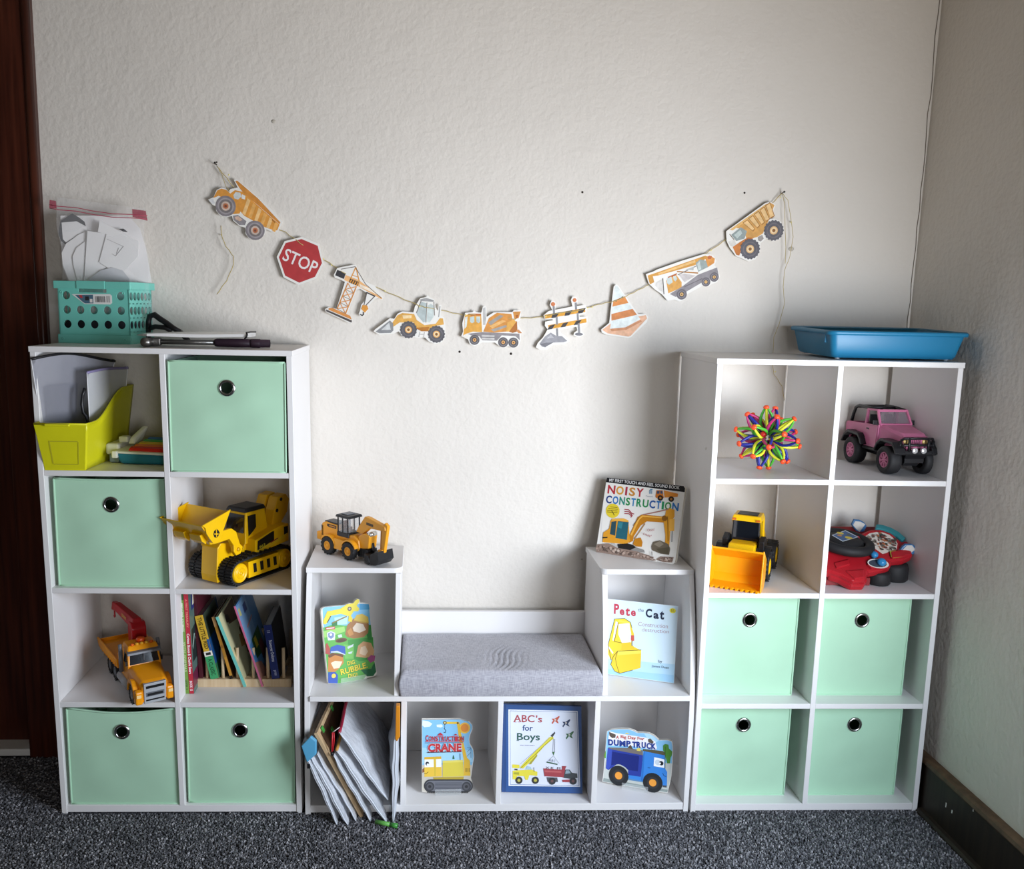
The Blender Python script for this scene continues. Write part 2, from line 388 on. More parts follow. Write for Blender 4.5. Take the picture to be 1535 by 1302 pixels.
bpanel('tower_back', (T, BD-.006, ZS), (X1-T, BD-.001, ZT-.0135)); bpanel('tower_back', (X2+T, BD-.006, ZS), (BW-T, BD-.001, ZT-.0135))

# cushion on the bench: soft slab with pinched seams and creases pressed in by a sitter
def cushion():
    L, D, Hh = X2-X1-.006, .268, .068; nx, ny = 96, 56; x0 = X1+.003; y0 = .001
    r = .012; vs = []; fs = []
    def top(i, j):
        u, v = i/nx, j/ny; x, y = u*L, v*D
        e = min(x, L-x, y, D-y); edge = max(0, 1-e/r); z = Hh-r*(1-math.sqrt(max(0, 1-edge*edge)))+.006*math.sin(PI*u)*math.sin(PI*v)
        cx, cy = x-L*.53, y-D*.3
        g = math.exp(-(cx/.05)**2-(cy/.062)**2)
        z += g*(.0035*math.sin((cx*1.25-cy*.55+.012*math.sin(cy*40))*330)-.004)
        z += .0007*math.sin(x*37+y*21)*math.sin(y*45)
        return (x0+x, y0+y, ZS+z)
    for j in range(ny+1):
        for i in range(nx+1): vs.append(top(i, j))
    for j in range(ny):
        for i in range(nx): a = j*(nx+1)+i; fs.append((a, a+1, a+nx+2, a+nx+1))
    mb = MB().add(vs, fs, 0, True)
    ring = [(i, 0) for i in range(nx)]+[(nx, j) for j in range(ny)]+[(i, ny) for i in range(nx, 0, -1)]+[(0, j) for j in range(ny, 0, -1)]
    P = [top(i, j) for i, j in ring]; cx, cy = x0+L/2, y0+D/2; rings = []
    for k in range(9):
        t = k/8; bul = .004*math.sin(PI*t); row = []
        for q, (x, y, z) in enumerate(P):
            sx = (x-cx)/(L/2); sy = (y-cy)/(D/2); wob = .0012*math.sin(q*.35+t*5)*math.sin(PI*t)
            zz = z+(ZS+.0005-z)*t
            row.append((x+(bul+wob)*(sx if abs(sx) > .97 else 0), y+(bul+wob)*(-1 if sy < -.97 else (1 if sy > .97 else 0)), zz))
        rings.append(row)
    mb.loft(rings, 0, False, True)
    mb.v = [(x+BX, y+BF, z) for x, y, z in mb.v]
    m = mat('grey_linen', '9c9ba3', .9, vary=.07, vscale=120, sheen=.2)
    nt = m.node_tree; b = nt.nodes['Principled BSDF']; tc = nt.nodes.new('ShaderNodeTexCoord'); hs = []
    for scl in ((900, 60, 60), (60, 900, 900)):
        mp = nt.nodes.new('ShaderNodeMapping'); mp.inputs['Scale'].default_value = scl
        n = nt.nodes.new('ShaderNodeTexNoise'); n.inputs['Scale'].default_value = 1; n.inputs['Detail'].default_value = 2
        nt.links.new(tc.outputs['Object'], mp.inputs['Vector']); nt.links.new(mp.outputs[0], n.inputs['Vector']); hs.append(n)
    ad = nt.nodes.new('ShaderNodeMath'); ad.operation = 'ADD'
    nt.links.new(hs[0].outputs['Fac'], ad.inputs[0]); nt.links.new(hs[1].outputs['Fac'], ad.inputs[1])
    rp = nt.nodes.new('ShaderNodeValToRGB'); rp.color_ramp.elements[0].position = .38; rp.color_ramp.elements[1].position = .62
    hv = nt.nodes.new('ShaderNodeMath'); hv.operation = 'MULTIPLY'; hv.inputs[1].default_value = .5
    nt.links.new(ad.outputs[0], hv.inputs[0]); nt.links.new(hv.outputs[0], rp.inputs['Fac'])
    rp.color_ramp.elements[0].color = (*hexc('8d8c95'), 1); rp.color_ramp.elements[1].color = (*hexc('b9b8be'), 1)
    nt.links.new(rp.outputs['Color'], b.inputs['Base Color'])
    o = mb.build('seat_cushion', m, None, weld=True)
    tag(o, 'long grey linen seat cushion creased in the middle, lying on the bench', 'cushion')
cushion()

# ---------------------------------------------------------------- fabric bins
FAB = mat('mint_fabric', 'b0d8ba', .85, vary=.02, vscale=15, bump=.12, bscale=900, bdist=.0006, sheen=.15)
CHROME = mat('chrome_ring', 'c9c9c9', .18, metal=1)
DARKIN = mat('dark_inner_face', '1b1d1c', .9)  # near-black colour for the inner face of the bin front
def make_bin(unit, a, d, z, w, h, label, seed, sag=0, lean=0):
    """fabric cube: a = left edge, d = set back of its front, w x h front; real pull hole with a chrome ring"""
    rnd = random.Random(seed); dep = .262
    r = thing('fabric_bin', label, 'storage bin', unit.pt(a+w/2, d, z), (0, 0, unit.al), 'mint fabric storage bins')
    hx, hz, hr = 0, h*.765, .0165; n = 48
    per = []
    for i in range(n):       # points around the front's border, matched to the hole's points
        t = 2*PI*i/n; cx, cz = math.cos(t), math.sin(t)
        k = min((w/2)/abs(cx) if abs(cx) > 1e-6 else 9, ((h-hz) if cz > 0 else hz)/abs(cz) if abs(cz) > 1e-6 else 9)
        per.append((cx*k, hz+cz*k))
    for cxn, czn in ((-w/2, 0), (w/2, 0), (w/2, h), (-w/2, h)):
        j = min(range(n), key=lambda i: (per[i][0]-cxn)**2+(per[i][1]-czn)**2); per[j] = (cxn, czn)
    ph = [rnd.random()*6 for _ in range(4)]
    def bulge(x, zz):
        u = (x/w+.5); v = zz/h; f = math.sin(PI*min(1, max(0, u)))*math.sin(PI*min(1, max(0, v)))
        return -.0045*f+.0016*f*math.sin(9*u+5*v+ph[0])+.0011*f*math.sin(17*v-8*u+ph[1])
    def sagz(x, zz): return zz-sag*(zz/h)**6*math.sin(PI*min(1, max(0, x/w+.5)))**1.2
    rings = []
    for k in range(15):
        t = (k/14)**1.0; row = []
        for i in range(n):
            bx, bz = hx+hr*math.cos(2*PI*i/n), hz+hr*math.sin(2*PI*i/n)
            x, zz = bx+(per[i][0]-bx)*t, bz+(per[i][1]-bz)*t
            row.append((x, bulge(x, zz)+lean*(zz/h), sagz(x, zz)))
        rings.append(row)
    mb = MB(); mb.loft(rings, 0, False, True)
    th = .004
    mb.loft([[(x, y+th, zz) for x, y, zz in row] for row in rings], 1, False, True)
    mb.box((-w/2, .002, 0), (-w/2+th, dep, h-.002)); mb.box((w/2-th, .002, 0), (w/2, dep, h-.002)); mb.box((-w/2, dep-th, 0), (w/2, dep, h-.002)); mb.box((-w/2, .002, 0), (w/2, dep, th))
    mb.build('bin_body', [FAB, DARKIN], r)
    e = MB(); q = []     # sewn binding around the front
    for p, c in (((-w/2, 0), (w/2, 0)), ((w/2, 0), (w/2, h)), ((w/2, h), (-w/2, h)), ((-w/2, h), (-w/2, 0))):
        e.tube([(p[0]+(c[0]-p[0])*i/16, .0+lean*((p[1]+(c[1]-p[1])*i/16)/h), sagz(p[0]+(c[0]-p[0])*i/16, p[1]+(c[1]-p[1])*i/16)) for i in range(17)], .0026, 6)
    e.build('binding', FAB, r)
    g = MB(); yb = bulge(hx, hz)+lean*.77
    g.lathe((hx, yb-.0005, hz), (0, -1, 0), [(.0135, -.004), (.0135, .001), (.0150, .0028), (.0180, .0026), (.0205, .0008), (.0208, -.001)], 28, cap=False)
    g.build('grommet', CHROME, r)
    return r
LC = UW/2; cw = LC-T*1.5
make_bin(LU, LC+T/2+.004, .004, SZ[2]+.001, .276, .268, 'mint fabric bin in the top row of the shelf by the door', 1)
make_bin(LU, T+.012, .018, SZ[1]+.001, .272, .272, 'mint fabric bin left of the yellow track loader', 2, sag=.003)
make_bin(LU, T+.01, .008, .0245, .275, .262, 'mint fabric bin with sagging top edge, below the orange crane truck', 3, sag=.012)
make_bin(LU, LC+T/2+.008, .014, .0245, .272, .264, 'mint fabric bin below the books in the wooden rack', 4)
make_bin(RU, T+.002, .055, SZ[0]+.001, .255, .273, 'mint fabric bin below the yellow wheel loader', 5)
make_bin(RU, LC+T/2+.002, .055, SZ[0]+.001, .255, .273, 'mint fabric bin below the red steering-wheel toy', 6)
make_bin(RU, T+.002, .045, .0245, .252, .266, 'mint fabric bin on the bottom row, next to the bench', 7)
make_bin(RU, LC+T/2+.002, .045, .0245, .255, .266, 'mint fabric bin on the bottom row, next to the dark baseboard', 8)
# ---------------------------------------------------------------- bunting cards on the back wall
CARDW = mat('card_white', 'e8e5de', .6)
YC = .0135                     # plane of the card faces
def card(label, zoom, outline, th=.0022):
    pts = [aty(zoom[0]+outline[i]/zoom[2], zoom[1]+outline[i+1]/zoom[2], YC) for i in range(0, len(outline), 2)]
    cx = sum(p.x for p in pts)/len(pts); cz = sum(p.z for p in pts)/len(pts)
    M = frame((cx, YC, cz), (1, 0, 0), (0, 0, 1))
    r = thing('bunting_card', label, 'wall card', group='construction bunting cards on the wall'); r.matrix_world = M
    MB().prism([(p.x-cx, p.z-cz) for p in pts], 'z', -th, 0).build('card_board', CARDW, r)
    P = Print(M, zoom, .00003, .0001); P.root = r
    return P
def tread_wheel(P, x, y, r, tyre, hub, dot='8a5a2c', lugs=16):
    n = lugs*4; P.raw([(P.p(x, y)[0]+ (abs(P.p(x+r, y)[0]-P.p(x, y)[0]))*k*math.cos(2*PI*i/n), P.p(x, y)[1]+(abs(P.p(x+r, y)[0]-P.p(x, y)[0]))*k*math.sin(2*PI*i/n)) for i in range(n) for k in ((1.0 if i % 4 < 2 else .93),)], paint(tyre))
    P.disc(paint('6f6c70'), x, y, r*.72); P.disc(paint(tyre), x, y, r*.62); P.disc(paint(hub), x, y, r*.4); P.disc(paint('e9cfa4'), x, y, r*.3); P.disc(paint(dot), x, y, r*.16)
OR, OL, OD, TY, GL, ST = 'd99540', 'ecc182', 'b8702c', '5d5a60', 'b3bdbb', '8f8a8c'
Z3, Z4, Z5 = (290, 230, 4.3394), (540, 400, 4.1486), (880, 270, 4.5147)

P = card('orange dump truck card, the topmost card at the left end of the bunting', Z3, (262,172,280,166,420,285,520,375,580,445,545,512,528,516,470,492,464,522,440,550,402,564,362,552,338,522,337,482,300,472,258,436,250,406,215,413,172,402,147,372,143,342,124,334,95,300,130,284,150,237,180,222,216,229,228,246,242,230,288,222))
P.poly(paint(OR), 128,290,155,240,182,228,212,236,240,260,270,238,325,250,340,300,300,390,250,395,210,300,165,275)
P.poly(paint('cf8a3c'), 272,180,285,176,420,292,566,448,560,460,430,345,330,262,300,225)
P.poly(paint(OR), 325,255,560,462,545,500,520,498,462,478,330,405,300,370)
for k in range(6):
    x0, y0 = 352+k*36, 290+k*31; P.poly(paint(OL if k % 2 == 0 else 'e3aa5e'), x0,y0,x0+19,y0+16,x0-16+k*3,y0+112-k*9,x0-34+k*3,y0+98-k*8)
P.poly(paint('a96f2e'), 512,425,536,445,530,452,508,434)
P.poly(paint('cfd3d0'), 260,270,275,250,305,255,312,280,290,300,265,292); P.poly(paint('e8e6df'), 315,265,338,275,335,300,312,292)
P.poly(paint(ST), 258,405,290,400,345,440,335,465,300,465,262,432); P.poly(paint('d8b6a0'), 268,412,292,408,320,432,300,440,275,428)
P.poly(paint('dadada'), 100,302,128,295,142,325,122,328)
for x, y, r in ((210, 342, 66), (402, 500, 62)):
    P.disc(paint('847d80'), x, y, r); P.disc(paint('9d9698'), x, y, r*.8); P.disc(paint('77706f'), x, y, r*.66); P.disc(paint('c9b3a4'), x, y, r*.45); P.disc(paint('b96f49'), x, y, r*.27); P.disc(paint('7a4a3a'), x, y, r*.13)
P.build('printed_picture', P.root)

P = card('red octagonal STOP sign card', Z3, (592,570,705,541,818,588,848,714,800,812,686,856,586,805,541,672))
RS = mat('stop_red', 'b3383a', .55, vary=.12, vscale=40)
P.poly(RS, 600,582,703,556,808,600,836,712,790,802,688,840,596,794,556,674)
P.text(ink('e9e2df'), 'STOP', 590,652, 803,748, 84, .012)
P.build('printed_picture', P.root)

P = card('orange tower crane card', Z3, (912,790,935,745,962,738,1035,724,1058,724,1085,785,1110,828,1180,860,1235,935,1228,952,1200,940,1180,945,1140,990,1138,1015,1115,1050,1095,1062,1075,1045,1085,1015,1090,985,1112,960,1125,905,1085,880,1062,885,1000,1045,1036,1080,1030,1104,1010,1100,860,1030,856,1012,880,998,930,1010,985,835,960,822,920,808))
P.poly(paint('3a383b'), 935,756,992,778,978,816,922,792)
P.poly(paint('e9b277'), 990,790,1075,822,1230,940,1222,948,1070,862,980,822)
P.poly(paint('f3e3cf'), 1080,848,1180,892,1200,920,1085,868)
P.line(paint(OR), 7, 1055,742,1020,820); P.line(paint(OR), 7, 1058,742,1078,830); P.line(paint(OR), 5, 1030,790,1075,805)
P.line(ink('5b5048'), 4, 960,752,1052,736, 1120,850, 1222,940)
P.poly(paint('3c3530'), 1020,812,1078,836,1068,862,1010,838)
for k in range(4): P.poly(paint(OR), 1026+k*14,818+k*6,1034+k*14,821+k*6,1022+k*14,842+k*6,1014+k*14,839+k*6)
P.line(paint('cf8a45'), 7, 1005,842,935,1010); P.line(paint('cf8a45'), 7, 1060,865,990,1040)
for k in range(4):
    t, t2 = k/4, (k+1)/4; ax, ay, bx, by = 1005-70*t, 842+168*t, 1060-70*t2, 865+175*t2
    P.line(paint('d9924e'), 5, ax, ay, bx, by); P.line(paint('d9924e'), 5, 1060-70*t, 865+175*t, 1005-70*t2, 842+168*t2); P.line(ink('6a5a4c'), 3, 1005-70*t2, 842+168*t2, 1060-70*t2, 865+175*t2)
P.poly(paint('d18b48'), 880,1006,905,1004,1020,1055,1030,1080,880,1016); P.poly(paint('524b48'), 864,1014,1032,1086,1028,1100,864,1026)
P.poly(ink('3d3a3a'), 1120,905,1128,900,1185,925,1180,932); P.line(ink('4d4745'), 4, 1128,908,1110,985); P.line(ink('4d4745'), 4, 1180,928,1122,988)
P.poly(paint(OR), 1100,985,1130,988,1138,1010,1115,1035,1092,1010); P.line(ink('4a4644'), 7, 1105,1032,1108,1045,1098,1054,1086,1046)
P.build('printed_picture', P.root)

P = card('wheel loader card with grey bucket at its left', Z4, (82,400,92,388,150,345,185,318,212,322,232,290,262,276,330,282,340,245,372,195,410,186,420,176,430,186,462,205,468,250,482,272,492,235,505,235,502,300,522,315,528,360,530,440,505,470,465,478,425,462,402,438,360,440,330,436,300,442,262,432,240,400,205,415,120,422))
P.poly(paint('d9a552'), 232,300,262,286,335,292,352,330,400,362,470,352,495,318,515,320,520,358,470,366,420,400,350,385,330,345,245,345,205,372,196,352)
P.poly(paint('8a8b8c'), 95,402,185,332,205,352,206,395,190,410,120,412); P.poly(paint('c9cac8'), 130,392,180,345,190,390)
P.poly(paint('9b9a98'), 372,202,410,192,460,208,452,216,375,212)
P.poly(paint(GL), 348,285,378,215,412,225,408,340,392,345,355,300); P.poly(paint('c6d0cc'), 420,240,438,228,456,240,456,310,432,345,412,342)
P.line(paint('77706a'), 5, 378,212,350,285); P.line(paint('77706a'), 5, 458,215,462,300); P.line(paint('77706a'), 4, 415,222,408,345); P.line(paint('a0a09e'), 6, 496,245,488,310)
P.line(paint('b9b5b0'), 5, 372,402,364,434); P.line(paint('b9b5b0'), 5, 400,405,394,436); P.line(paint('b9b5b0'), 5, 370,418,396,420)
P.poly(paint('b3742d'), 340,378,430,372,420,400,380,400); P.poly(paint('ead0a0'), 262,300,320,300,318,318,268,322)
tread_wheel(P, 300, 390, 54, '5c5a5e', 'e0a35c'); tread_wheel(P, 474, 418, 54, '5c5a5e', 'e0a35c')
P.build('printed_picture', P.root)

P = card('concrete mixer truck card with striped drum', Z4, (628,430,640,400,634,352,652,285,700,280,708,268,720,280,752,285,762,250,775,240,785,250,786,310,830,282,945,280,955,268,1002,270,995,330,975,345,1012,410,998,420,998,460,985,490,955,504,920,492,890,500,862,490,838,470,755,470,740,482,712,490,682,480,670,450))
P.poly(paint('d9a047'), 645,385,650,300,690,290,752,292,758,405,700,402,660,415,640,425); P.poly(paint('b3662f'), 672,290,752,290,750,302,690,304)
P.poly(paint('d6dcd7'), 652,312,668,308,662,370,648,385); P.poly(paint('bac7c3'), 682,312,708,306,710,342,695,350,682,340); P.poly(paint('bac7c3'), 722,308,746,308,746,342,735,350,722,340)
P.poly(paint('b8b5b1'), 764,258,778,250,782,320,778,360,764,360)
P.poly(paint('cf8d43'), 765,402,800,318,850,285,940,292,948,330,905,402,830,408)
for k, c in enumerate(('9c9891', 'e3b06c', '9c9891')): P.poly(paint(c), 795+k*8,345+k*22,868+k*16,298+k*32,892+k*16,304+k*32,812+k*10,362+k*20)
P.poly(paint('d9a34f'), 905,402,915,345,955,325,975,345,935,402); P.poly(paint('a9692f'), 925,402,975,335,978,400,948,410)
P.poly(paint('cf8c40'), 950,278,998,276,985,318,958,322); P.poly(paint('a55f2b'), 965,300,985,296,980,318,968,318); P.poly(paint('c68a58'), 968,395,985,388,1008,412,985,412)
P.poly(paint('8d8788'), 668,415,760,405,990,415,992,455,965,430,880,425,850,458,760,455,740,430,690,425)
P.poly(paint('c4c0bc'), 755,422,835,425,835,452,755,450); P.line(paint('6f6a6c'), 4, 755,436,835,438); P.poly(paint('e6e0d5'), 640,425,676,420,670,440,650,445)
for x, y in ((711, 453), (889, 468), (953, 470)):
    P.disc(paint('615d60'), x, y, 31); P.disc(paint('8a8583'), x, y, 22); P.disc(paint('4f4b4e'), x, y, 19); P.disc(paint('dba463'), x, y, 11); P.disc(paint('7a5233'), x, y, 5)
P.build('printed_picture', P.root)

P = card('striped road barrier card with two lamps and a grey rubble heap', Z4, (1092,500,1105,470,1135,440,1152,412,1165,388,1148,365,1150,340,1200,330,1195,325,1150,325,1140,300,1170,275,1195,268,1178,235,1190,208,1212,215,1215,238,1212,266,1320,245,1310,205,1320,184,1345,186,1352,215,1342,244,1400,234,1412,262,1400,290,1362,300,1365,310,1415,308,1410,352,1375,368,1376,395,1395,420,1360,438,1326,425,1330,408,1350,395,1345,372,1240,392,1250,410,1285,435,1305,460,1270,480,1200,485,1160,515,1120,516))
for q in ((1145,298,1398,255,1400,280,1150,322), (1168,362,1406,320,1408,345,1172,388)): P.poly(paint('d79a35'), *q)
for k in range(3):
    x = 1196+k*82; P.poly(paint('3f3b3c'), x,290-k*14,x+44,282-k*14,x+22,314-k*14,x-8,318-k*14)
    x = 1165+k*82; P.poly(paint('3f3b3c'), x+14,364-k*14,x+48,356-k*14,x+28,386-k*14,x-2,390-k*14)
for x, y, y2 in ((1203, 246, 288), (1340, 224, 262)): P.line(paint('8b8a8c'), 13, x, y, x+2, y2)
P.line(paint('8b8a8c'), 12, 1222,312,1224,356); P.line(paint('8b8a8c'), 12, 1352,288,1354,330); P.line(paint('8b8a8c'), 13, 1358,352,1362,412); P.disc(paint('77767a'), 1360, 418, 25, 9)
P.line(paint('8b8a8c'), 12, 1224,384,1226,430)
P.disc(paint('c9784a'), 1199, 231, 13); P.disc(paint('c9784a'), 1333, 206, 12)
P.poly(paint('98979b'), 1115,478,1150,432,1185,408,1222,430,1255,430,1288,460,1262,468,1200,470,1165,488,1150,500,1130,495); P.poly(paint('77767b'), 1118,480,1160,470,1200,470,1150,498); P.poly(paint('b9b8bb'), 1160,445,1185,418,1205,440)
P.build('printed_picture', P.root)

P = card('orange and white traffic cone card', Z5, (95,1010,150,965,160,880,180,720,196,703,212,712,345,905,398,905,415,925,405,960,300,1060,280,1068,130,1045,100,1030))
P.poly(paint('e2b190'), 102,1012,160,970,355,920,398,912,406,935,296,1052,280,1058,140,1036)
P.poly(paint('dbe2de'), 190,715,205,715,258,795,172,822); P.poly(paint('d98c4a'), 178,815,255,785,280,830,172,855)
P.poly(paint('dfe6e2'), 172,855,280,830,310,872,165,905); P.poly(paint('cf8550'), 165,905,308,870,338,910,165,952)
P.poly(paint('dfe6e3'), 165,950,336,912,362,940,260,995,155,1005); P.poly(paint('c98d66'), 158,1005,262,995,362,945,372,955,265,1012,165,1022)
P.disc(ink('8a6a3c'), 196, 815, 7); P.disc(ink('8a6a3c'), 240, 793, 7)
P.build('printed_picture', P.root)

P = card('mobile crane truck card with the boom laid along its top', Z5, (398,635,455,615,470,605,640,545,795,498,830,500,855,510,876,545,862,575,885,600,900,650,880,690,850,700,820,718,780,715,670,775,660,805,630,820,590,808,545,815,505,770,460,740,418,700,415,690))
P.poly(paint('cf9747'), 410,645,470,625,800,510,825,520,730,575,480,645,445,650,455,690,425,705); P.poly(paint('e3b878'), 480,630,730,540,735,556,485,640)
P.poly(paint('d9944a'), 800,525,830,508,865,530,860,560,815,590); P.poly(paint('b9663d'), 815,515,845,512,840,532,820,535)
P.poly(paint('9aa5a1'), 735,560,765,535,805,545,818,588,752,620); P.poly(paint('c3ccc7'), 745,565,762,548,772,600,755,612)
P.poly(paint('d8a052'), 535,680,600,635,640,690,640,725,550,765); P.poly(paint('b3622f'), 545,655,610,628,605,640,552,668)
P.poly(paint('c5cfcb'), 540,665,570,652,580,690,555,708,540,695); P.poly(paint('c5cfcb'), 582,650,600,645,610,668,598,685,586,675)
P.line(paint('b07a3c'), 8, 610,618,750,628); P.line(paint('77716f'), 5, 615,640,740,580); P.poly(paint('b9bcb9'), 665,605,722,585,720,610)
P.poly(paint('8f8a8d'), 560,770,650,715,750,640,880,590,890,640,780,690,670,755,600,790); P.poly(paint('c7c0bd'), 620,640,660,632,735,645,660,690); P.line(paint('6b6669'), 5, 660,720,780,665)
P.poly(paint('d3cfc9'), 470,690,510,670,520,760,490,745,462,712); P.line(paint('5c5550'), 6, 512,665,520,770)
for x, y, r in ((640, 772, 35), (804, 688, 30), (860, 655, 31)):
    P.disc(paint('6d686d'), x, y, r); P.disc(paint('949094'), x, y, r*.68); P.disc(paint('5b565b'), x, y, r*.58); P.disc(paint('dcb373'), x, y, r*.34); P.disc(paint('7d5a33'), x, y, r*.14)
P.build('printed_picture', P.root)

P = card('orange dump truck card, the topmost card at the right end of the bunting', Z5, (942,345,1205,155,1240,145,1275,165,1270,185,1245,225,1235,262,1270,258,1312,280,1330,340,1305,395,1260,415,1215,395,1175,425,1172,480,1140,535,1095,550,1040,525,1010,515,965,455,945,410))
P.poly(paint('cf9b55'), 960,340,1205,165,1240,152,1268,168,1250,215,1230,270,1190,360,1150,385,1080,400,1060,330,1000,322)
P.poly(paint('ddb06c'), 965,335,1210,162,1240,158,1222,176,985,340)
for k in range(5):
    x, y = 1052+k*38, 288-k*29; P.poly(paint('a9763a'), x,y,x+34,y-24,x+86-k*5,y+42+k*7,x+72-k*8,y+60+k*7); P.poly(paint('e3be86'), x+7,y+2,x+32,y-16,x+80-k*5,y+40+k*7,x+68-k*8,y+52+k*7)
P.poly(paint('8f9a97'), 975,370,1040,318,1082,345,1065,395,1010,412); P.poly(paint('b9c4bf'), 995,370,1038,335,1050,360,1015,395); P.line(paint('6b5c48'), 5, 965,365,1000,410)
P.poly(paint('d3cfc8'), 955,415,1000,400,1010,440,985,450,970,445); P.poly(paint('c4793c'), 985,452,1040,415,1090,385,1130,390,1055,430,1030,510,1010,505); P.poly(paint('8a5226'), 1035,440,1085,395,1110,395,1050,455)
P.poly(paint('9a948f'), 1155,385,1185,370,1195,395,1175,415,1158,408)
tread_wheel(P, 1103, 466, 68, '5f5d63', 'dcb27c', lugs=18); tread_wheel(P, 1263, 340, 68, '5f5d63', 'dcb27c', lugs=18)
P.build('printed_picture', P.root)

# cord with tiny fairy lights, its loose ends and the nails it hangs from
GOLD = mat('gold_cord', 'b9a56a', .5, vary=.1, vscale=80); BULB = mat('fairy_bulb', 'f3e79a', .15, coat=.5)
cr_ = thing('string_garland', 'thin gold cord with tiny fairy lights, strung between two nails across the wall', 'garland', aty(325, 247, YW))
Mi = cr_.matrix_basis.inverted(); CO = Vector(cr_.location)
def cord(name, pts, r=.0011):
    q = []
    for p in pts:
        v = aty(p[0], p[1], p[2] if len(p) > 2 else .0085); q.append(v-CO)
    out = []
    for i in range(len(q)-1):
        for t in range(4): out.append(q[i].lerp(q[i+1], t/4)+Vector((0, 0, .0012*math.sin((i*4+t)*2.1))))
    out.append(q[-1]); return MB().tube(out, r, 6).build(name, GOLD, cr_)
F = .0205; N_ = .0115
cord('cord', [(325, 249, .014), (341, 268, .014), (352, 284, F), (410, 340, F), (428, 348, F), (450, 364, N_), (465, 376, F), (480, 385, F), (500, 398, F), (516, 409, N_), (524, 414, F), (548, 424, F), (563, 430, F), (600, 446, F), (629, 458, .0108), (640, 461, .0108), (672, 467, F), (698, 473, F), (704, 471, N_), (735, 475, F), (772, 478, N_), (780, 477, F), (812, 475, F), (822, 472, N_), (873, 464, N_), (880, 461, F), (902, 455, F), (922, 451, N_), (934, 446, N_), (950, 438, F), (968, 429, F), (1010, 410, F), (1052, 383, F), (1062, 377, F), (1090, 358, F), (1100, 350, F), (1150, 312, F), (1172, 290, .014)])
cord('doubled_cord', [(326, 250, .013), (333, 262, .013), (338, 278, .01), (345, 288, .009)], .0008)
cord('loose_end', [(331, 338), (332, 352), (338, 368), (350, 384), (350, 397), (340, 420), (325, 441)])
cord('loose_end', [(1173, 290, .014), (1181, 300), (1186, 330), (1189, 355), (1184, 385), (1176, 405), (1174, 430), (1176, 455), (1168, 485), (1160, 505), (1158, 545, .014), (1160, 560, .014), (1172, 578, .016), (1176, 600, .018)], .0008)
cord('loose_end', [(1173, 291, .012), (1176, 305, .01), (1177, 345), (1178, 370), (1177, 395)], .0007)
for x, y, d in ((332, 352, F), (343, 262, .012), (485, 388, F), (497, 397, F), (462, 374, F), (629, 459, .011), (698, 472, .0125), (818, 474, .0125), (880, 462, F), (888, 460, F), (1066, 375, F), (1186, 333, F), (1170, 296, .012), (1162, 557, .014), (344, 286, F), (577, 436, F)):
    q = aty(x, y, d)-CO; MB().ball(q, (.002, .0016, .0024), 8, None, 6).build('fairy_bulb', BULB, cr_)
for x, y, n in ((325, 248, 'by the left-end dump truck card'), (1171, 291, 'at the right end of the bunting')):
    q = aty(x, y, YW); nl = MB().cyl((q.x, YW-.02, q.z+.004), (q.x, YW+.01, q.z), .0013, n=8).lathe((q.x, YW-.02, q.z+.004), (0, -1, .12), [(.0028, 0), (.0028, .001)], 10)
    tag(nl.build('nail', mat('steel_nail', '57534e', .4, metal=.8)), 'small steel nail in the wall '+n, 'nail')
# ---------------------------------------------------------------- picture books shown face-on
ACR = mat('clear_acrylic', 'f4f8f8', .05, alpha=.14, spec=.6)
PAGES = mat('page_block', 'e6e0d2', .8)
def book(name, label, bl, br, z, lean, zoom, outline, th, cover, group=None, stand=True, spine=None, cat='book'):
    """board book leaning back; bl / br = pixels of its front bottom corners on the level z"""
    A, B = atz(*bl, z), atz(*br, z); u = (B-A).normalized(); back = Vector((-u.y, u.x, 0))
    v = Vector((0, 0, 1))*math.cos(lean)+back*math.sin(lean); M = frame(A, u, v)
    r = thing(name, label, cat, group=group); r.matrix_world = M
    P = Print(M, zoom, .00003, .0001); P.root = r; P.W = (B-A).length
    pl = [P.p(outline[i], outline[i+1]) for i in range(0, len(outline), 2)]; P.pl = pl
    cb = MB().prism(pl, 'z', -.0016, 0, 0); cb.prism(pl, 'z', -th, -th+.0016, 0); cb.build('cover_board', cover, r)
    cx = sum(p[0] for p in pl)/len(pl); cy = sum(p[1] for p in pl)/len(pl)
    MB().prism([(cx+(x-cx)*.985, cy+(y-cy)*.985) for x, y in pl], 'z', -th+.0016, -.0016).build('page_block', PAGES, r)
    if stand:   # small clear stand: foot under the book, lip in front, rest behind
        w = min(.07, P.W*.55); x0 = (P.W-w)/2; s = thing('display_stand', 'clear acrylic book stand holding '+stand, 'book stand', group='clear acrylic book stands'); s.matrix_world = frame(A, u, (0, 0, 1))
        def bx(nm, a, b, Mx=None):
            mb = MB(Mx); mb.box(a, b); mb.build(nm, ACR, s)
        bx('foot_plate', (x0, -.0038, -.075), (x0+w, -.0008, .011)); bx('front_lip', (x0, -.0008, .0065), (x0+w, .012, .009))
        bx('back_rest', (x0, 0, -.002), (x0+w, .1, .0005), Matrix.Rotation(-lean, 4, 'X') @ Matrix.Translation((0, 0, -th-.003)))
    return P
I = ink
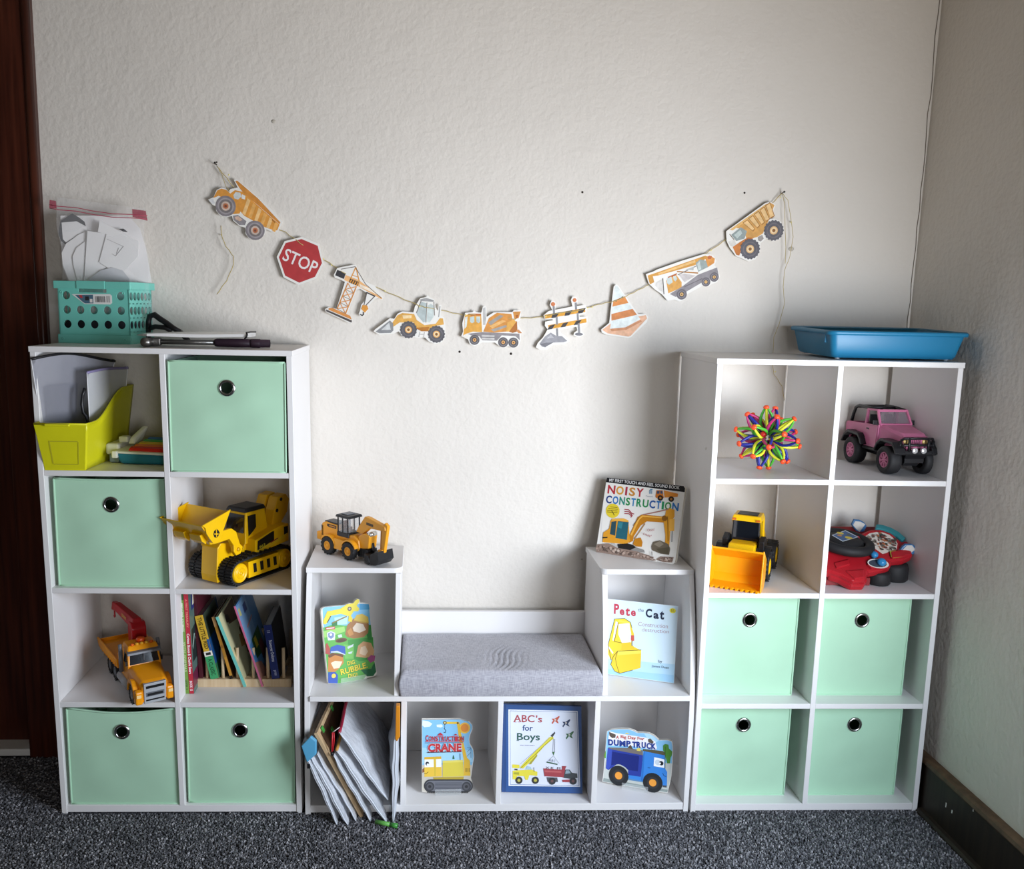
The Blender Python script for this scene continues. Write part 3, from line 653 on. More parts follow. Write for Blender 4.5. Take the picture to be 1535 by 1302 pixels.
# --- digger rescue board book in the left tower
ZP = (470, 890, 9.3)
P = book('board_book', 'green board book titled DIG, RUBBLE, DIG! with a yellow digger arm on top', (492, 1024), (565, 1012.5), ZS+.004, .2, ZP,
    (205,1245,340,1248,700,1188,860,1140,885,1105,860,960,775,130,690,118,650,120,640,75,615,66,585,85,560,128,500,130,410,160,290,168,150,185,112,205,105,250), .014, CARDW, stand='the green digger board book')
P.poly(I('7ec3ea'), 125,205,160,185,410,162,500,135,640,140,770,140,800,470,140,470)
P.poly(I('3f9fd0'), 640,135,770,140,780,215,640,220); P.poly(I('b7e0f3'), 290,330,480,300,470,420,300,430)
P.poly(I('5fb24c'), 132,470,280,420,430,440,800,430,850,960,700,1186,345,1244,210,1242)
P.poly(I('9ed36f'), 140,520,280,480,430,450,440,520,300,570,150,610); P.poly(I('3f9a3c'), 480,640,830,600,845,900,640,940,480,860); P.poly(I('77c05a'), 420,700,560,720,560,900,440,900)
P.poly(I('2f8a3b'), 700,430,800,430,815,640,760,640); P.poly(I('2b7a3f'), 250,400,330,380,330,440,260,450)
for q in ((470,735,560,695,550,730,480,765), (480,815,545,795,530,830,490,835), (335,570,390,560,400,600,350,610)): P.poly(I('cfdde0'), *q)
P.disc(I('6b4a2e'), 385, 645, 82, 30); P.disc(I('4d3521'), 385, 650, 60, 18)
# plain earth heaps and stones where the printed figures stand
P.poly(I('a8743f'), 440,560,470,430,560,340,680,330,770,420,760,540,700,600,560,620,470,600); P.poly(I('e9d9c4'), 545,470,600,400,690,420,730,500,640,540,560,520); P.poly(I('c98f4c'), 470,520,520,470,560,560,500,590)
P.poly(I('e0c04a'), 560,360,600,290,680,275,760,320,770,400,660,380); P.poly(I('c9a23a'), 560,360,660,382,770,400,765,412,650,396,562,372)
P.poly(I('d9a877'), 590,870,620,720,690,660,800,680,845,790,830,870,720,890); P.poly(I('eed3b3'), 640,830,660,740,720,720,760,800,720,860); P.poly(I('a94c86'), 745,900,800,850,860,860,850,930,790,960)
P.poly(I('c9853f'), 200,1080,205,870,290,820,410,850,420,960,340,1050,290,1090); P.poly(I('f0dcc0'), 240,960,300,930,400,940,360,1030,280,1040); P.poly(I('6e4526'), 200,860,260,820,420,840,410,880,300,850,220,890)
P.poly(I('2f5bb5'), 225,830,240,740,330,705,440,730,445,840,330,800); P.poly(I('c9d3e0'), 240,800,330,790,440,838,440,850,330,815,240,815); P.poly(I('b04a3f'), 165,830,168,700,190,680,228,760,230,850); P.poly(I('2c54b0'), 205,1240,202,1090,300,1085,340,1130,335,1244); P.disc(I('e7cf5a'), 280, 1140, 30)
P.poly(I('17683f'), 660,1060,800,1040,850,950,872,1080,830,1142,740,1145)
P.poly(I('c94040'), 165,465,295,450,300,488,170,500); P.poly(I('f4f4f4'), 178,476,288,464,289,474,179,487)
P.poly(I('dfe4ec'), 185,540,240,515,300,540,300,600,295,640,200,645,190,600); P.poly(I('7d8db8'), 200,550,240,530,285,550,280,600,242,625,205,600); P.disc(I('f4f4f4'), 240, 565, 17)
P.poly(I('e9d532'), 135,370,190,240,260,228,370,205,470,140,555,128,580,90,615,68,640,85,635,110,600,160,640,205,620,240,560,240,520,300,545,340,530,390,480,380,490,310,380,275,245,302,190,400,160,425,135,410)
P.poly(I('4d4a1e'), 232,305,246,308,196,400,184,396); P.line(I('8d7a2c'), 16, 262,402,460,312); P.disc(I('5a5148'), 500, 205, 29); P.disc(I('c4b9a0'), 500, 205, 15)
for tx, a, b, c, d, h, col in (('DIG.', 468,968,588,940, 58, 'f0e04a'), ('RUBBLE.', 376,1090,748,985, 82, 'f2d838'), ('DIG!', 480,1142,608,1118, 56, 'f0e04a')):
    P.text(I('5d7a2a'), tx, a+4, b+5, c+4, d+5, h, .03); P.text(I(col), tx, a, b, c, d, h, .02)
P.build('cover_print', P.root)
# --- sound book on the right tower
ZN = (880, 700, 8.677)
P = book('sound_book', 'white sound book titled NOISY CONSTRUCTION with a black top band, showing an excavator', (894, 826.5), (1011.5, 845.5), ZT+.0005, .23, ZN,
    (258,135,1255,245,1275,275,1270,320,1150,1200,1140,1240,1115,1262,170,1130,120,1085,112,1040,130,990), .02, CARDW, stand=None)
P.poly(I('1b1a1c'), 258,135,1255,245,1275,275,1270,325,248,195); P.text(I('e9e8e6'), 'MY FIRST TOUCH AND FEEL SOUND BOOK', 290,166, 1205,268, 40, .012)
P.poly(I('d8d6d4'), 205,480,212,480,178,980,168,980)
for i, (ch_, c) in enumerate(zip('NOISY', ('b5323c', 'd79a3c', 'a83248', 'c98a3a', 'b53a42'))):
    xs = (270, 380, 490, 548, 640, 748); x0, x1 = xs[i]+(8 if ch_ == 'I' else 0), xs[i+1]-(24 if ch_ == 'I' else 12); yy = lambda x: 285+(x-270)*.108; P.text(I(c), ch_, x0, yy(x0), x1, yy(x1), 112, .03)
cs_ = ('27407f', '2f74b8', '2b8c78', '2f8c4c', '2f7fb5', '2b8c5a', '2f8c50', '2b5a9c', '3077b8', '2b8f5c', '3a8a44', '2f74b8')
w_ = (82, 82, 80, 64, 66, 76, 82, 84, 68, 36, 90, 92); x0 = 248
for ch_, c, ww in zip('CONSTRUCTION', cs_, w_):
    yy = lambda x: 415+(x-248)*.112; P.text(I(c), ch_, x0, yy(x0), x0+ww-8, yy(x0+ww-8), 104, .03); x0 += ww+4.6
P.disc(I('e3cb35'), 335, 567, 90)
for k, (a, b) in enumerate(((305, 395), (280, 400), (262, 395), (262, 395))): P.line(I('6b5a1a'), 7, a, 515+k*22, b, 526+k*22)
P.line(I('5a4a1a'), 9, 318,560,356,624)
for k in range(3): 
    a = 130-k*34; P.line(I('a5424c'), 11, 490,650-a*.78, 545,652-a*.75, 585,672-a*.55, 612-k*20,690-a*.62)
for k in range(3): P.line(I('5f94b5'), 7, 812+k*16,345,816+k*14,300-k*2,835+k*10,285)
P.text(I('8a98a5'), 'Toooot', 765,375, 858,383, 18)
# small dump truck, top right
P.poly(I('c9762c'), 890,385,905,300,985,300,1000,400,960,395,900,400); P.poly(I('dc8a35'), 1000,300,1185,345,1180,385,1120,390,1010,395); P.poly(I('41526a'), 912,310,945,310,942,345,908,345); P.poly(I('41526a'), 955,308,980,310,985,345,955,345)
for x, y in ((955, 400), (1097, 415)): P.disc(I('2b211c'), x, y, 36); P.disc(I('b0722f'), x, y, 15)
# excavator
Y1, Y2, Y3 = 'dd9a2b', 'c37f1c', 'edb24c'
P.poly(I(Y2), 545,985,560,870,660,650,720,615,985,640,1020,660,1005,720,780,705,700,760,610,900,600,960)
P.poly(I(Y3), 565,880,668,665,722,628,985,650,985,665,728,645,685,680,585,890)
P.poly(I(Y1), 1000,720,1030,560,1075,530,1140,555,1140,640,1090,720,1080,900,1070,1040,1015,1030,1020,880)
P.poly(I(Y3), 1075,680,1140,670,1135,830,1070,830); P.line(I('8d8d90'), 12, 1110,830,1105,970); P.line(I('6b4a1a'), 8, 1050,640,1055,960); P.disc(I('8a5a18'), 1010, 665, 36)
P.line(I('a9766a'), 14, 730,620,945,575,1060,545); P.line(I('b08a5c'), 14, 755,735,705,810,620,930); P.line(I('5d4a30'), 6, 600,760,690,640)
P.poly(I(Y1), 205,960,215,850,290,800,310,700,330,670,540,690,560,960,520,1000,205,975); P.poly(I(Y3), 310,700,335,668,480,665,540,690,530,705,330,690)
P.poly(I('2e4c55'), 300,870,320,710,385,700,368,890); P.poly(I('27616e'), 372,920,405,700,545,715,520,945); P.poly(I('35808c'), 400,780,412,715,470,718,450,800); P.poly(I('2a2520'), 205,908,270,905,268,920,205,925)
P.poly(I(Y2), 600,1000,625,930,700,915,725,975,715,1035,640,1030); P.poly(I('24211f'), 410,1075,400,1000,530,990,600,1010,640,1040,560,1080); P.poly(I('8d8a86'), 560,1080,640,1040,745,1075,755,1110,640,1100); P.poly(I('b9b7b3'), 300,1000,360,985,410,1040,380,1065)
P.poly(I('6b6152'), 840,1030,865,970,950,950,1060,1000,1085,1060,1070,1140,960,1125,850,1080); P.poly(I('8f8574'), 870,1000,950,960,1000,1000,940,1040); P.poly(I('57503f'), 900,1060,1070,1040,1060,1130,960,1118)
rubble = ('9c8578', '7a665c', 'b39c8e', '5f5048', 'c4b3a6')
P.poly(I('8f7a6e'), 112,1050,140,1000,290,990,400,1050,640,1090,820,1150,900,1210,860,1215,400,1155,130,1110); P.poly(I('8f7a6e'), 900,1200,960,1160,1130,1170,1110,1238,1000,1235)
rr = random.Random(5)
for k in range(90):
    t = rr.random(); x = 130+t*740; y = 1040+t*140+(rr.random()-.45)*70*(1-t*.6); s_ = 8+rr.random()*14
    P.disc(I(rr.choice(rubble)), x, y, s_, s_*.7, 7)
for k in range(26): P.disc(I(rr.choice(rubble)), 930+rr.random()*180, 1178+rr.random()*50, 7+rr.random()*10, 8, 7)
P.line(I('5a5048'), 9, 850,1098,852,1148); P.text(I('a5424c'), 'Ooof', 790,820, 885,812, 34); P.text(I('a5424c'), 'Clang!', 735,868, 845,898, 36)
P.build('cover_print', P.root)
# --- pale blue picture book in the right tower
ZPC = (900, 890, 9.3)
P = book('picture_book', 'pale blue picture book titled Pete the Cat, showing a yellow digger', (910.5, 1010.5), (1010, 1024), ZS+.001, .2, ZPC,
    (75,65,1085,170,1025,1245,85,1115), .006, ink('dfe9ef'), stand=None)
P.poly(I('cfe3ef'), 80,72,1078,175,1020,1238,90,1110); P.poly(I('b3d6ec'), 88,900,1040,980,1020,1238,90,1110); P.poly(I('9fcbe8'), 90,1040,1030,1130,1020,1238,90,1110)
for i, (t, a, b) in enumerate((('P', 190, 262), ('e', 268, 335), ('t', 350, 412), ('e', 425, 494))): P.text(I('b8384a'), t, a, (205, 250, 245, 265)[i], b, (210, 255, 250, 272)[i], (142, 80, 118, 80)[i], .035)
P.text(I('50596b'), 'the', 525,218, 605,228, 48)
for i, (t, a, b) in enumerate((('C', 632, 720), ('a', 740, 815), ('t', 828, 890))): P.text(I('1d2740'), t, a, (262, 302, 292)[i], b, (270, 308, 298)[i], (122, 80, 122)[i], .035)
P.text(I('9c6a70'), 'Construction', 530,415, 940,450, 58, -.012); P.text(I('9c6a70'), 'destruction', 580,495, 955,522, 52, -.012)
P.disc(I('dfd435'), 1008, 232, 44, 36); P.text(I('6b6420'), '$5', 985,230, 1030,234, 40)
K = I('2c2a22')
P.poly(I('e6c93a'), 110,700,200,345,340,340,420,395,440,470,470,560,440,720,560,780,540,840,250,800,180,900,150,920,108,840)
P.poly(I('eef3f6'), 170,640,215,380,245,395,200,600,180,655); P.poly(I('dbe8f0'), 255,420,405,405,435,600,425,690,300,680,250,560)
P.poly(I('f0dc55'), 245,385,260,360,420,395,415,412)
P.poly(I('eff2f4'), 110,715,180,815,172,835,108,745)
P.poly(I('e0bd33'), 290,780,300,680,420,670,470,740,480,775); P.poly(I('c4574a'), 425,640,425,575,470,575,472,650,440,655); P.line(I('6d7178'), 14, 442,655,440,720)
P.poly(I('e5c437'), 145,980,180,870,240,795,570,778,560,1030,450,1060,270,1105,200,1075); P.poly(I('f0d755'), 240,800,570,785,560,830,245,850)
for q in ((200,345,110,700,150,920), (200,345,340,340,420,395,440,470), (240,795,210,900,230,1000,265,1105), (145,980,180,870,240,795,570,778), (145,980,200,1075,270,1105,450,1060), (250,395,195,660,300,680)): P.line(K, 6, *q)
P.text(I('3d4654'), 'by', 810,940, 862,945, 50); P.text(I('3d4654'), 'James Dean', 715,1005, 955,1030, 42)
P.build('cover_print', P.root)
# --- crane board book
ZCR = (620, 1060, 9.3)
P = book('board_book', 'board book titled CONSTRUCTION CRANE, shaped like a yellow crane on grey tracks', (634.2, 1187.5), (708.5, 1185.5), .0265+.004, .2, ZCR,
    (115,170,640,165,700,185,770,195,820,240,825,300,790,380,775,450,790,520,830,580,845,680,825,800,800,980,830,1090,800,1165,180,1185,115,1175), .014, CARDW, stand='the yellow crane board book')
P.poly(I('85c3ea'), 120,175,640,168,770,198,815,245,815,300,780,380,770,450,785,520,825,590,835,680,815,800,120,800); P.poly(I('a5d5f0'), 120,560,810,600,830,760,120,780)
P.poly(I('e6f2f9'), 125,180,200,190,260,225,230,265,150,275,122,250); P.poly(I('e6f2f9'), 320,240,390,235,410,260,380,280,325,270)
P.poly(I('c9c4b8'), 118,800,815,800,800,980,825,1090,800,1160,190,1180,118,1170); P.poly(I('8a5a3f'), 120,860,150,840,150,900,120,910)
P.disc(I('f0c04c'), 712, 285, 76); P.disc(I('e78f35'), 712, 285, 56)
P.line(I('e6c040'), 30, 425,215,620,215); P.disc(I('5d5330'), 435, 213, 26); P.disc(I('d9c98a'), 435, 213, 14); P.poly(I('e3b93a'), 600,210,640,205,680,470,640,480); P.disc(I('6d5420'), 615, 217, 14)
P.line(I('33404a'), 6, 435,240,435,290); P.line(I('33404a'), 9, 425,290,450,320,440,350,420,345)
P.poly(I('e5b93a'), 640,480,690,470,745,700,785,740,790,950,700,950,700,740,670,560)
for k in range(4): P.line(I('6d5a20'), 6, 725+k*17,845,725+k*17,900)
P.poly(I('ecc445'), 150,690,385,680,392,960,150,965); P.poly(I('dcae30'), 150,690,385,680,386,715,150,722); P.poly(I('f3f6f7'), 152,722,278,720,280,828,152,832); P.poly(I('f3f6f7'), 312,718,384,716,386,826,314,828)
P.poly(I('d3b93c'), 290,690,302,690,304,955,292,955); P.disc(I('26303a'), 190, 780, 26); P.disc(I('f3f6f7'), 198, 792, 15); P.line(I('4a3c18'), 6, 150,915,175,922,205,895)
P.poly(I('dcca4a'), 405,740,690,730,700,960,405,965); P.poly(I('e6d868'), 405,740,690,730,690,760,405,768); P.poly(I('b59d35'), 270,970,700,965,690,1025,290,1035); P.poly(I('2f6a4a'), 540,715,555,655,572,715)
P.poly(I('5d7fa0'), 640,640,652,640,655,730,645,730); P.line(I('5d7fa0'), 6, 745,560,800,560,800,700); P.line(I('5d7fa0'), 5, 745,620,800,560); P.line(I('5d7fa0'), 5, 745,680,800,620)
def stadium(P, x0, x1, y, r):
    a = [(x0+r*math.cos(PI/2+PI*i/10), y-r*math.sin(PI/2+PI*i/10)) for i in range(11)]+[(x1+r*math.cos(-PI/2+PI*i/10), y-r*math.sin(-PI/2+PI*i/10)) for i in range(11)]
    return [c for p in a for c in p]
P.poly(I('35363a'), *stadium(P, 235, 735, 1090, 92)); P.poly(I('6f7179'), *stadium(P, 235, 735, 1090, 72))
for k in range(5): P.line(I('4d4f57'), 8, 300, 1050+k*20, 670, 1048+k*20)
for x in (225, 735): P.disc(I('3c3d42'), x, 1100, 64); P.disc(I('55565c'), x, 1100, 44); P.disc(I('2e2f33'), x, 1100, 22)
for k in range(24): P.line(I('26272a'), 14, 200+k*24, 1168, 200+k*24, 1186)
P.line(I('c93a44'), 10, 165,470,700,468)
for i, t in enumerate('CONSTRUCTION'): P.text(I('c0303a'), t, 168+i*45, 430-(6 if i == 0 else 0), 168+i*45+40, 430-(6 if i == 0 else 0), 82 if i == 0 else 64, .03)
P.line(I('6d6a70'), 7, 165,490,690,486); P.poly(I('c0303a'), 330,388,375,345,420,388); P.poly(I('c0303a'), 560,385,590,362,620,385)
P.text(I('f3e9e9'), 'CRANE', 194,562, 672,554, 130, .07); P.text(I('c0303a'), 'CRANE', 198,560, 668,552, 118, .05); P.line(I('4d2a30'), 12, 195,622,665,612)
P.build('cover_print', P.root)
# --- blue ABC book
ZA = (740, 1045, 8.4)
P = book('alphabet_book', "dark blue framed picture book titled ABC's for Boys", (752, 1186.5), (873, 1189), .0265+.001, .2, ZA,
    (120,85,1105,112,1120,1210,100,1190), .012, ink('24457a'), stand=None)
NV = I('2f5c9a')
P.poly(I('284f88'), 150,92,1100,116,1112,1204,150,1186); P.line(I('1d3a68'), 5, 150,92,145,1186)
P.poly(I('e3e7ef'), 185,150,1058,170,1090,1124,188,1112); P.poly(I('3b5f95'), 203,165,1048,184,1078,1112,206,1098); P.poly(I('d7dce8'), 208,170,1043,188,1072,1106,212,1093)
P.text(I('a34a4c'), 'ABC', 250,262, 515,268, 92, .02); P.text(I('a34a4c'), "'s", 530,268, 612,272, 88, .015); P.text(I('2f4a78'), 'for', 362,380, 495,386, 74, .02); P.text(I('2f5a50'), 'Boys', 292,505, 582,510, 118, .02)
for a, b, y, c in ((248,285,308,'a34a4c'), (305,335,308,'a34a4c'), (352,385,308,'a34a4c'), (290,318,542,'2f5a50')): P.line(I(c), 7, a, y, b, y+1)
for k in range(9): P.line(I('8a8aa5'), 9, 335+k*21,600+k*.4, 350+k*21-(k%3)*3,600+k*.4)
def jet(x, y, c):
    P.poly(I(c), x-50,y-20,x-10,y-20,x+45,y-55,x+50,y-40,x+22,y+5,x+40,y+40,x+20,y+35,x-10,y+10,x-40,y+50,x-50,y+35,x-30,y+5); P.disc(I('c9c4bc'), x-5, y-5, 12)
jet(780, 285, 'c05a45'); jet(915, 325, '33415f'); jet(958, 475, '3f6a4a')
P.poly(I('d9cf3c'), 330,880,430,770,700,500,745,485,755,515,640,610,470,800,370,895); P.line(I('77702a'), 6, 340,890,745,505); P.poly(I('a59c35'), 440,840,545,710,550,735,470,840)
P.line(I('8d8f98'), 3, 330,840,720,500); P.poly(I('3c3d40'), 715,480,770,430,775,450,740,500); P.line(I('55565c'), 4, 752,520,745,685); P.line(I('55565c'), 4, 770,520,768,685)
P.poly(I('3f6a3f'), 735,685,770,680,755,730); P.line(I('77787c'), 3, 750,735,680,800); P.line(I('77787c'), 3, 755,735,825,830); P.line(I('3f5f4a'), 16, 670,812,800,840); P.text(I('3a3c55'), 'A B C', 700,785, 775,800, 32)
P.poly(I('ddd040'), 235,840,325,845,325,890,235,885); P.poly(I('3c3d35'), 262,895,300,895,300,915,262,912); P.poly(I('ddd040'), 240,920,480,905,550,935,550,985,450,975,430,1035,400,1035,385,990,300,985,270,1030,240,1025); P.poly(I('a9c4cf'), 400,905,420,860,465,870,480,905)
P.poly(I('a4a035'), 250,940,320,940,320,970,250,965); P.line(I('3d3d30'), 5, 505,880,508,935)
for x, y in ((318, 1040), (525, 1040)): P.disc(I('33352f'), x, y, 45); P.disc(I('b5ac48'), x, y, 20)
P.poly(I('9c3d45'), 625,890,860,905,870,1000,640,990); P.poly(I('b5595c'), 640,915,850,925,852,945,642,938); P.poly(I('9c3d45'), 862,1000,860,860,915,862,900,900,880,1005); P.poly(I('3f4448'), 880,1000,900,905,955,905,985,945,1050,955,1055,1010,960,1020,880,1010); P.poly(I('8fa4ae'), 900,960,908,915,948,915,970,950); P.poly(I('9c3d45'), 860,1035,960,1030,955,1065,870,1062); P.poly(I('4f5257'), 668,1000,800,1005,810,1060,680,1060)
P.text(I('5a4a4a'), 'X K  M', 655,880, 840,890, 28)
for x, y in ((735, 1050), (1000, 1050)): P.disc(I('2e3033'), x, y, 45); P.disc(I('6a4a4a'), x, y, 18)
P.build('cover_print', P.root)
# --- dump truck board book
ZD = (890, 1080, 10.85)
P = book('board_book', 'board book titled A Big Day For DUMP TRUCK, shaped like a blue truck', (902.3, 1171.5), (1003, 1189), .0265+.004, .2, ZD,
    (215,170,290,142,420,132,570,135,650,160,705,192,800,192,900,205,990,250,1060,315,1190,310,1270,330,1290,420,1280,700,1262,900,1240,1020,1200,1170,1120,1165,140,990,160,820,180,600,190,440), .014, CARDW, stand='the blue dump truck board book')
P.poly(I('8cc6ec'), 222,175,290,148,420,138,570,142,650,168,705,198,800,198,900,212,990,258,1060,320,1190,316,1262,335,1282,420,1272,700,190,640,200,440); P.poly(I('b9dff3'), 820,210,900,215,980,262,1050,325,1000,360,880,300)
P.poly(I('c4c9c3'), 150,985,170,820,195,620,1270,690,1255,900,1230,1020,1195,1162,1120,1160); P.poly(I('8f9a96'), 148,985,160,930,1210,1120,1195,1162); P.poly(I('6e9c3f'), 168,560,200,470,200,610,170,600)
P.poly(I('f4f2f4'), 240,260,262,170,370,200,840,270,1000,330,1030,440,1010,475,620,410,235,400); P.poly(I('e8cf6a'), 500,215,540,190,590,215); P.poly(I('5d5248'), 250,180,290,195,360,225,350,275,300,280,255,240); P.poly(I('5d5248'), 880,300,920,285,975,340,960,370,890,350)
P.poly(I('77716c'), 235,430,560,440,800,480,800,580,560,520,250,465); P.poly(I('5a4a3a'), 550,440,600,385,640,460); P.poly(I('e2cf63'), 700,450,760,440,765,492,700,485)
P.poly(I('5a553f'), 800,455,1120,490,1170,520,1150,560,800,490)
P.poly(I('2c3f9c'), 230,440,300,465,800,560,770,910,560,880,560,780,400,690,240,800,195,770); P.poly(I('3c52b5'), 230,440,300,470,280,720,240,795,195,770); P.poly(I('1c2a78'), 300,500,740,575,720,820,560,800,480,720,400,705,285,720)
P.poly(I('3a86d8'), 812,490,1150,560,1165,780,1195,830,1190,1060,1120,1050,1080,900,960,850,830,900,800,1000,560,930,570,880,765,910); P.poly(I('2f74c4'), 812,490,830,492,800,1000,765,985)
P.poly(I('5a8ab5'), 560,930,800,980,800,1000,560,960)
P.poly(I('f4f6f8'), 985,590,1150,625,1148,765,975,735); P.disc(I('cdd8e2'), 1040, 675, 45); P.disc(I('20262c'), 1098, 688, 36); P.disc(I('f4f6f8'), 1076, 692, 17); P.line(I('1f3f70'), 9, 1122,850,1140,890,1180,905); P.disc(I('2f6ab0'), 900, 760, 26, 12)
P.poly(I('4f8a35'), 1128,400,1160,375,1215,385,1225,450,1280,500,1270,560,1250,600,1240,690,1195,690,1175,600,1160,520,1130,480); P.line(I('3f5a2a'), 10, 1165,420,1160,770); P.poly(I('4d5560'), 1120,1045,1190,1052,1185,1085,1125,1075)
for x, y, r in ((405, 890, 160), (960, 1005, 160)):
    P.disc(I('26282b'), x, y, r, n=28); P.disc(I('34363a'), x, y, r*.6); P.disc(I('5a3a26'), x, y, r*.42); P.disc(I('f0a040'), x, y, r*.37)
P.text(I('c4584a'), 'A', 365,262, 412,268, 52, .02); P.text(I('c4584a'), 'Big Day For', 440,262, 825,300, 66, .015)
for i, (t, a, b, m_) in enumerate((('D',238,318,345), ('U',330,408,352), ('M',420,518,365), ('P',532,602,368), ('T',628,698,382), ('R',700,770,385), ('U',782,850,390), ('C',862,930,402), ('K',938,1015,410))): P.text(I('26408f'), t, a, m_, b, m_+7, 100, .045)
P.build('cover_print', P.root)
# ---------------------------------------------------------------- toy vehicles (drawn in centimetres: x forward, y left, z up)
CM = Matrix.Scale(.01, 4)
def cm(): return MB(CM.copy())
YEL = plastic('eebb08', .32); YELD = plastic('d9a406', .4); BLK = plastic('17171a', .4); RUB = plastic('1b1b1d', .65)
GLS = mat('dark_window', '11151c', .08, coat=.6); ORG = plastic('ee9a12', .3); ORD = plastic('d07f0c', .4); GRY = plastic('6a6d73', .4); LGR = plastic('a5a8ad', .35)
REDP = plastic('b3161f', .3); CLEAR = mat('clear_window', 'dfe8ee', .05, alpha=.25, coat=.5)
def toy(name, label, o, hd, z, cat='toy vehicle'):
    return thing(name, label, cat, (o[0], o[1], z), (0, 0, math.radians(hd)))
def wheel(root, x, y, z, r, w, side, tyre=None, hubm=None, lugs=14, hr=.56, spokes=0, spin=0):
    tyre = tyre or RUB; mb = cm(); c = (x, y, z); s = side
    P = [(hr*r, -w*.45), (r*.82, -w/2), (r*.95, -w*.42), (r*.98, -w*.2), (r*.98, w*.2), (r*.95, w*.42), (r*.82, w/2), (hr*r, w*.44), (hr*r*.95, w*.2), (hr*r*.95, -w*.3)]
    mb.lathe(c, (0, s, 0), P+[P[0]], 28, cap=False)
    for i in range(lugs):
        for k in (-1, 1):
            a = 2*PI*(i+.25*k)/lugs+spin; b = a+.16*k
            p = lambda t, h: (x+r*.985*math.cos(t), y+h*s, z+r*.985*math.sin(t))
            mb.beam(p(a, k*w*.05), p(b, k*w*.47), r*.13, r*.05, (math.cos(a), 0, math.sin(a)))
    o = mb.build('wheel', tyre, root)
    h = cm(); R = hr*r
    if spokes:
        h.lathe(c, (0, s, 0), [(R, w*.15), (R, w*.42), (R*.88, w*.46), (R*.82, w*.36), (R*.82, w*.2)], 24, cap=False)
        h.lathe(c, (0, s, 0), [(R*.85, w*.16), (.01, w*.16)], 20, cap=False); h.lathe(c, (0, s, 0), [(R*.3, w*.18), (R*.28, w*.42), (R*.15, w*.46), (.01, w*.46)], 14, cap=False)
        for i in range(spokes):
            for d in (-.13, .13):
                a = 2*PI*i/spokes+spin+d
                h.beam((x+R*.2*math.cos(a), y+s*w*.37, z+R*.2*math.sin(a)), (x+R*.88*math.cos(a), y+s*w*.40, z+R*.88*math.sin(a)), R*.12, w*.1, (0, 1, 0))
    else:
        h.lathe(c, (0, s, 0), [(R, w*.2), (R, w*.43), (R*.9, w*.47), (R*.78, w*.30), (R*.5, w*.26), (R*.42, w*.40), (R*.2, w*.46), (.01, w*.46)], 24, cap=False)
    hb = h.build('hub', hubm or YEL, o)
    return o
def side_print(root, name, y, shapes, flip=1):
    """flat decals on a side face y: list of (material, [(x,z)...])"""
    mb = cm(); mats = []
    for k, (m, pts) in enumerate(shapes):
        if m not in mats: mats.append(m)
        mb.add([(px, y+flip*.012*(k+1), pz) for px, pz in pts], [list(range(len(pts)))], mats.index(m))
    return mb.build(name, mats, root)
def text_on(mb, M, txt, wd, ht, m=0, bold=.02):
    vs, fs, a, b, c, d = text_mesh(txt, bold)
    mb.add([tuple(M @ Vector(((p[0]-(a+b)/2)/(b-a)*wd, (p[1]-(c+d)/2)/(d-c)*ht, 0))) for p in vs], fs, m)

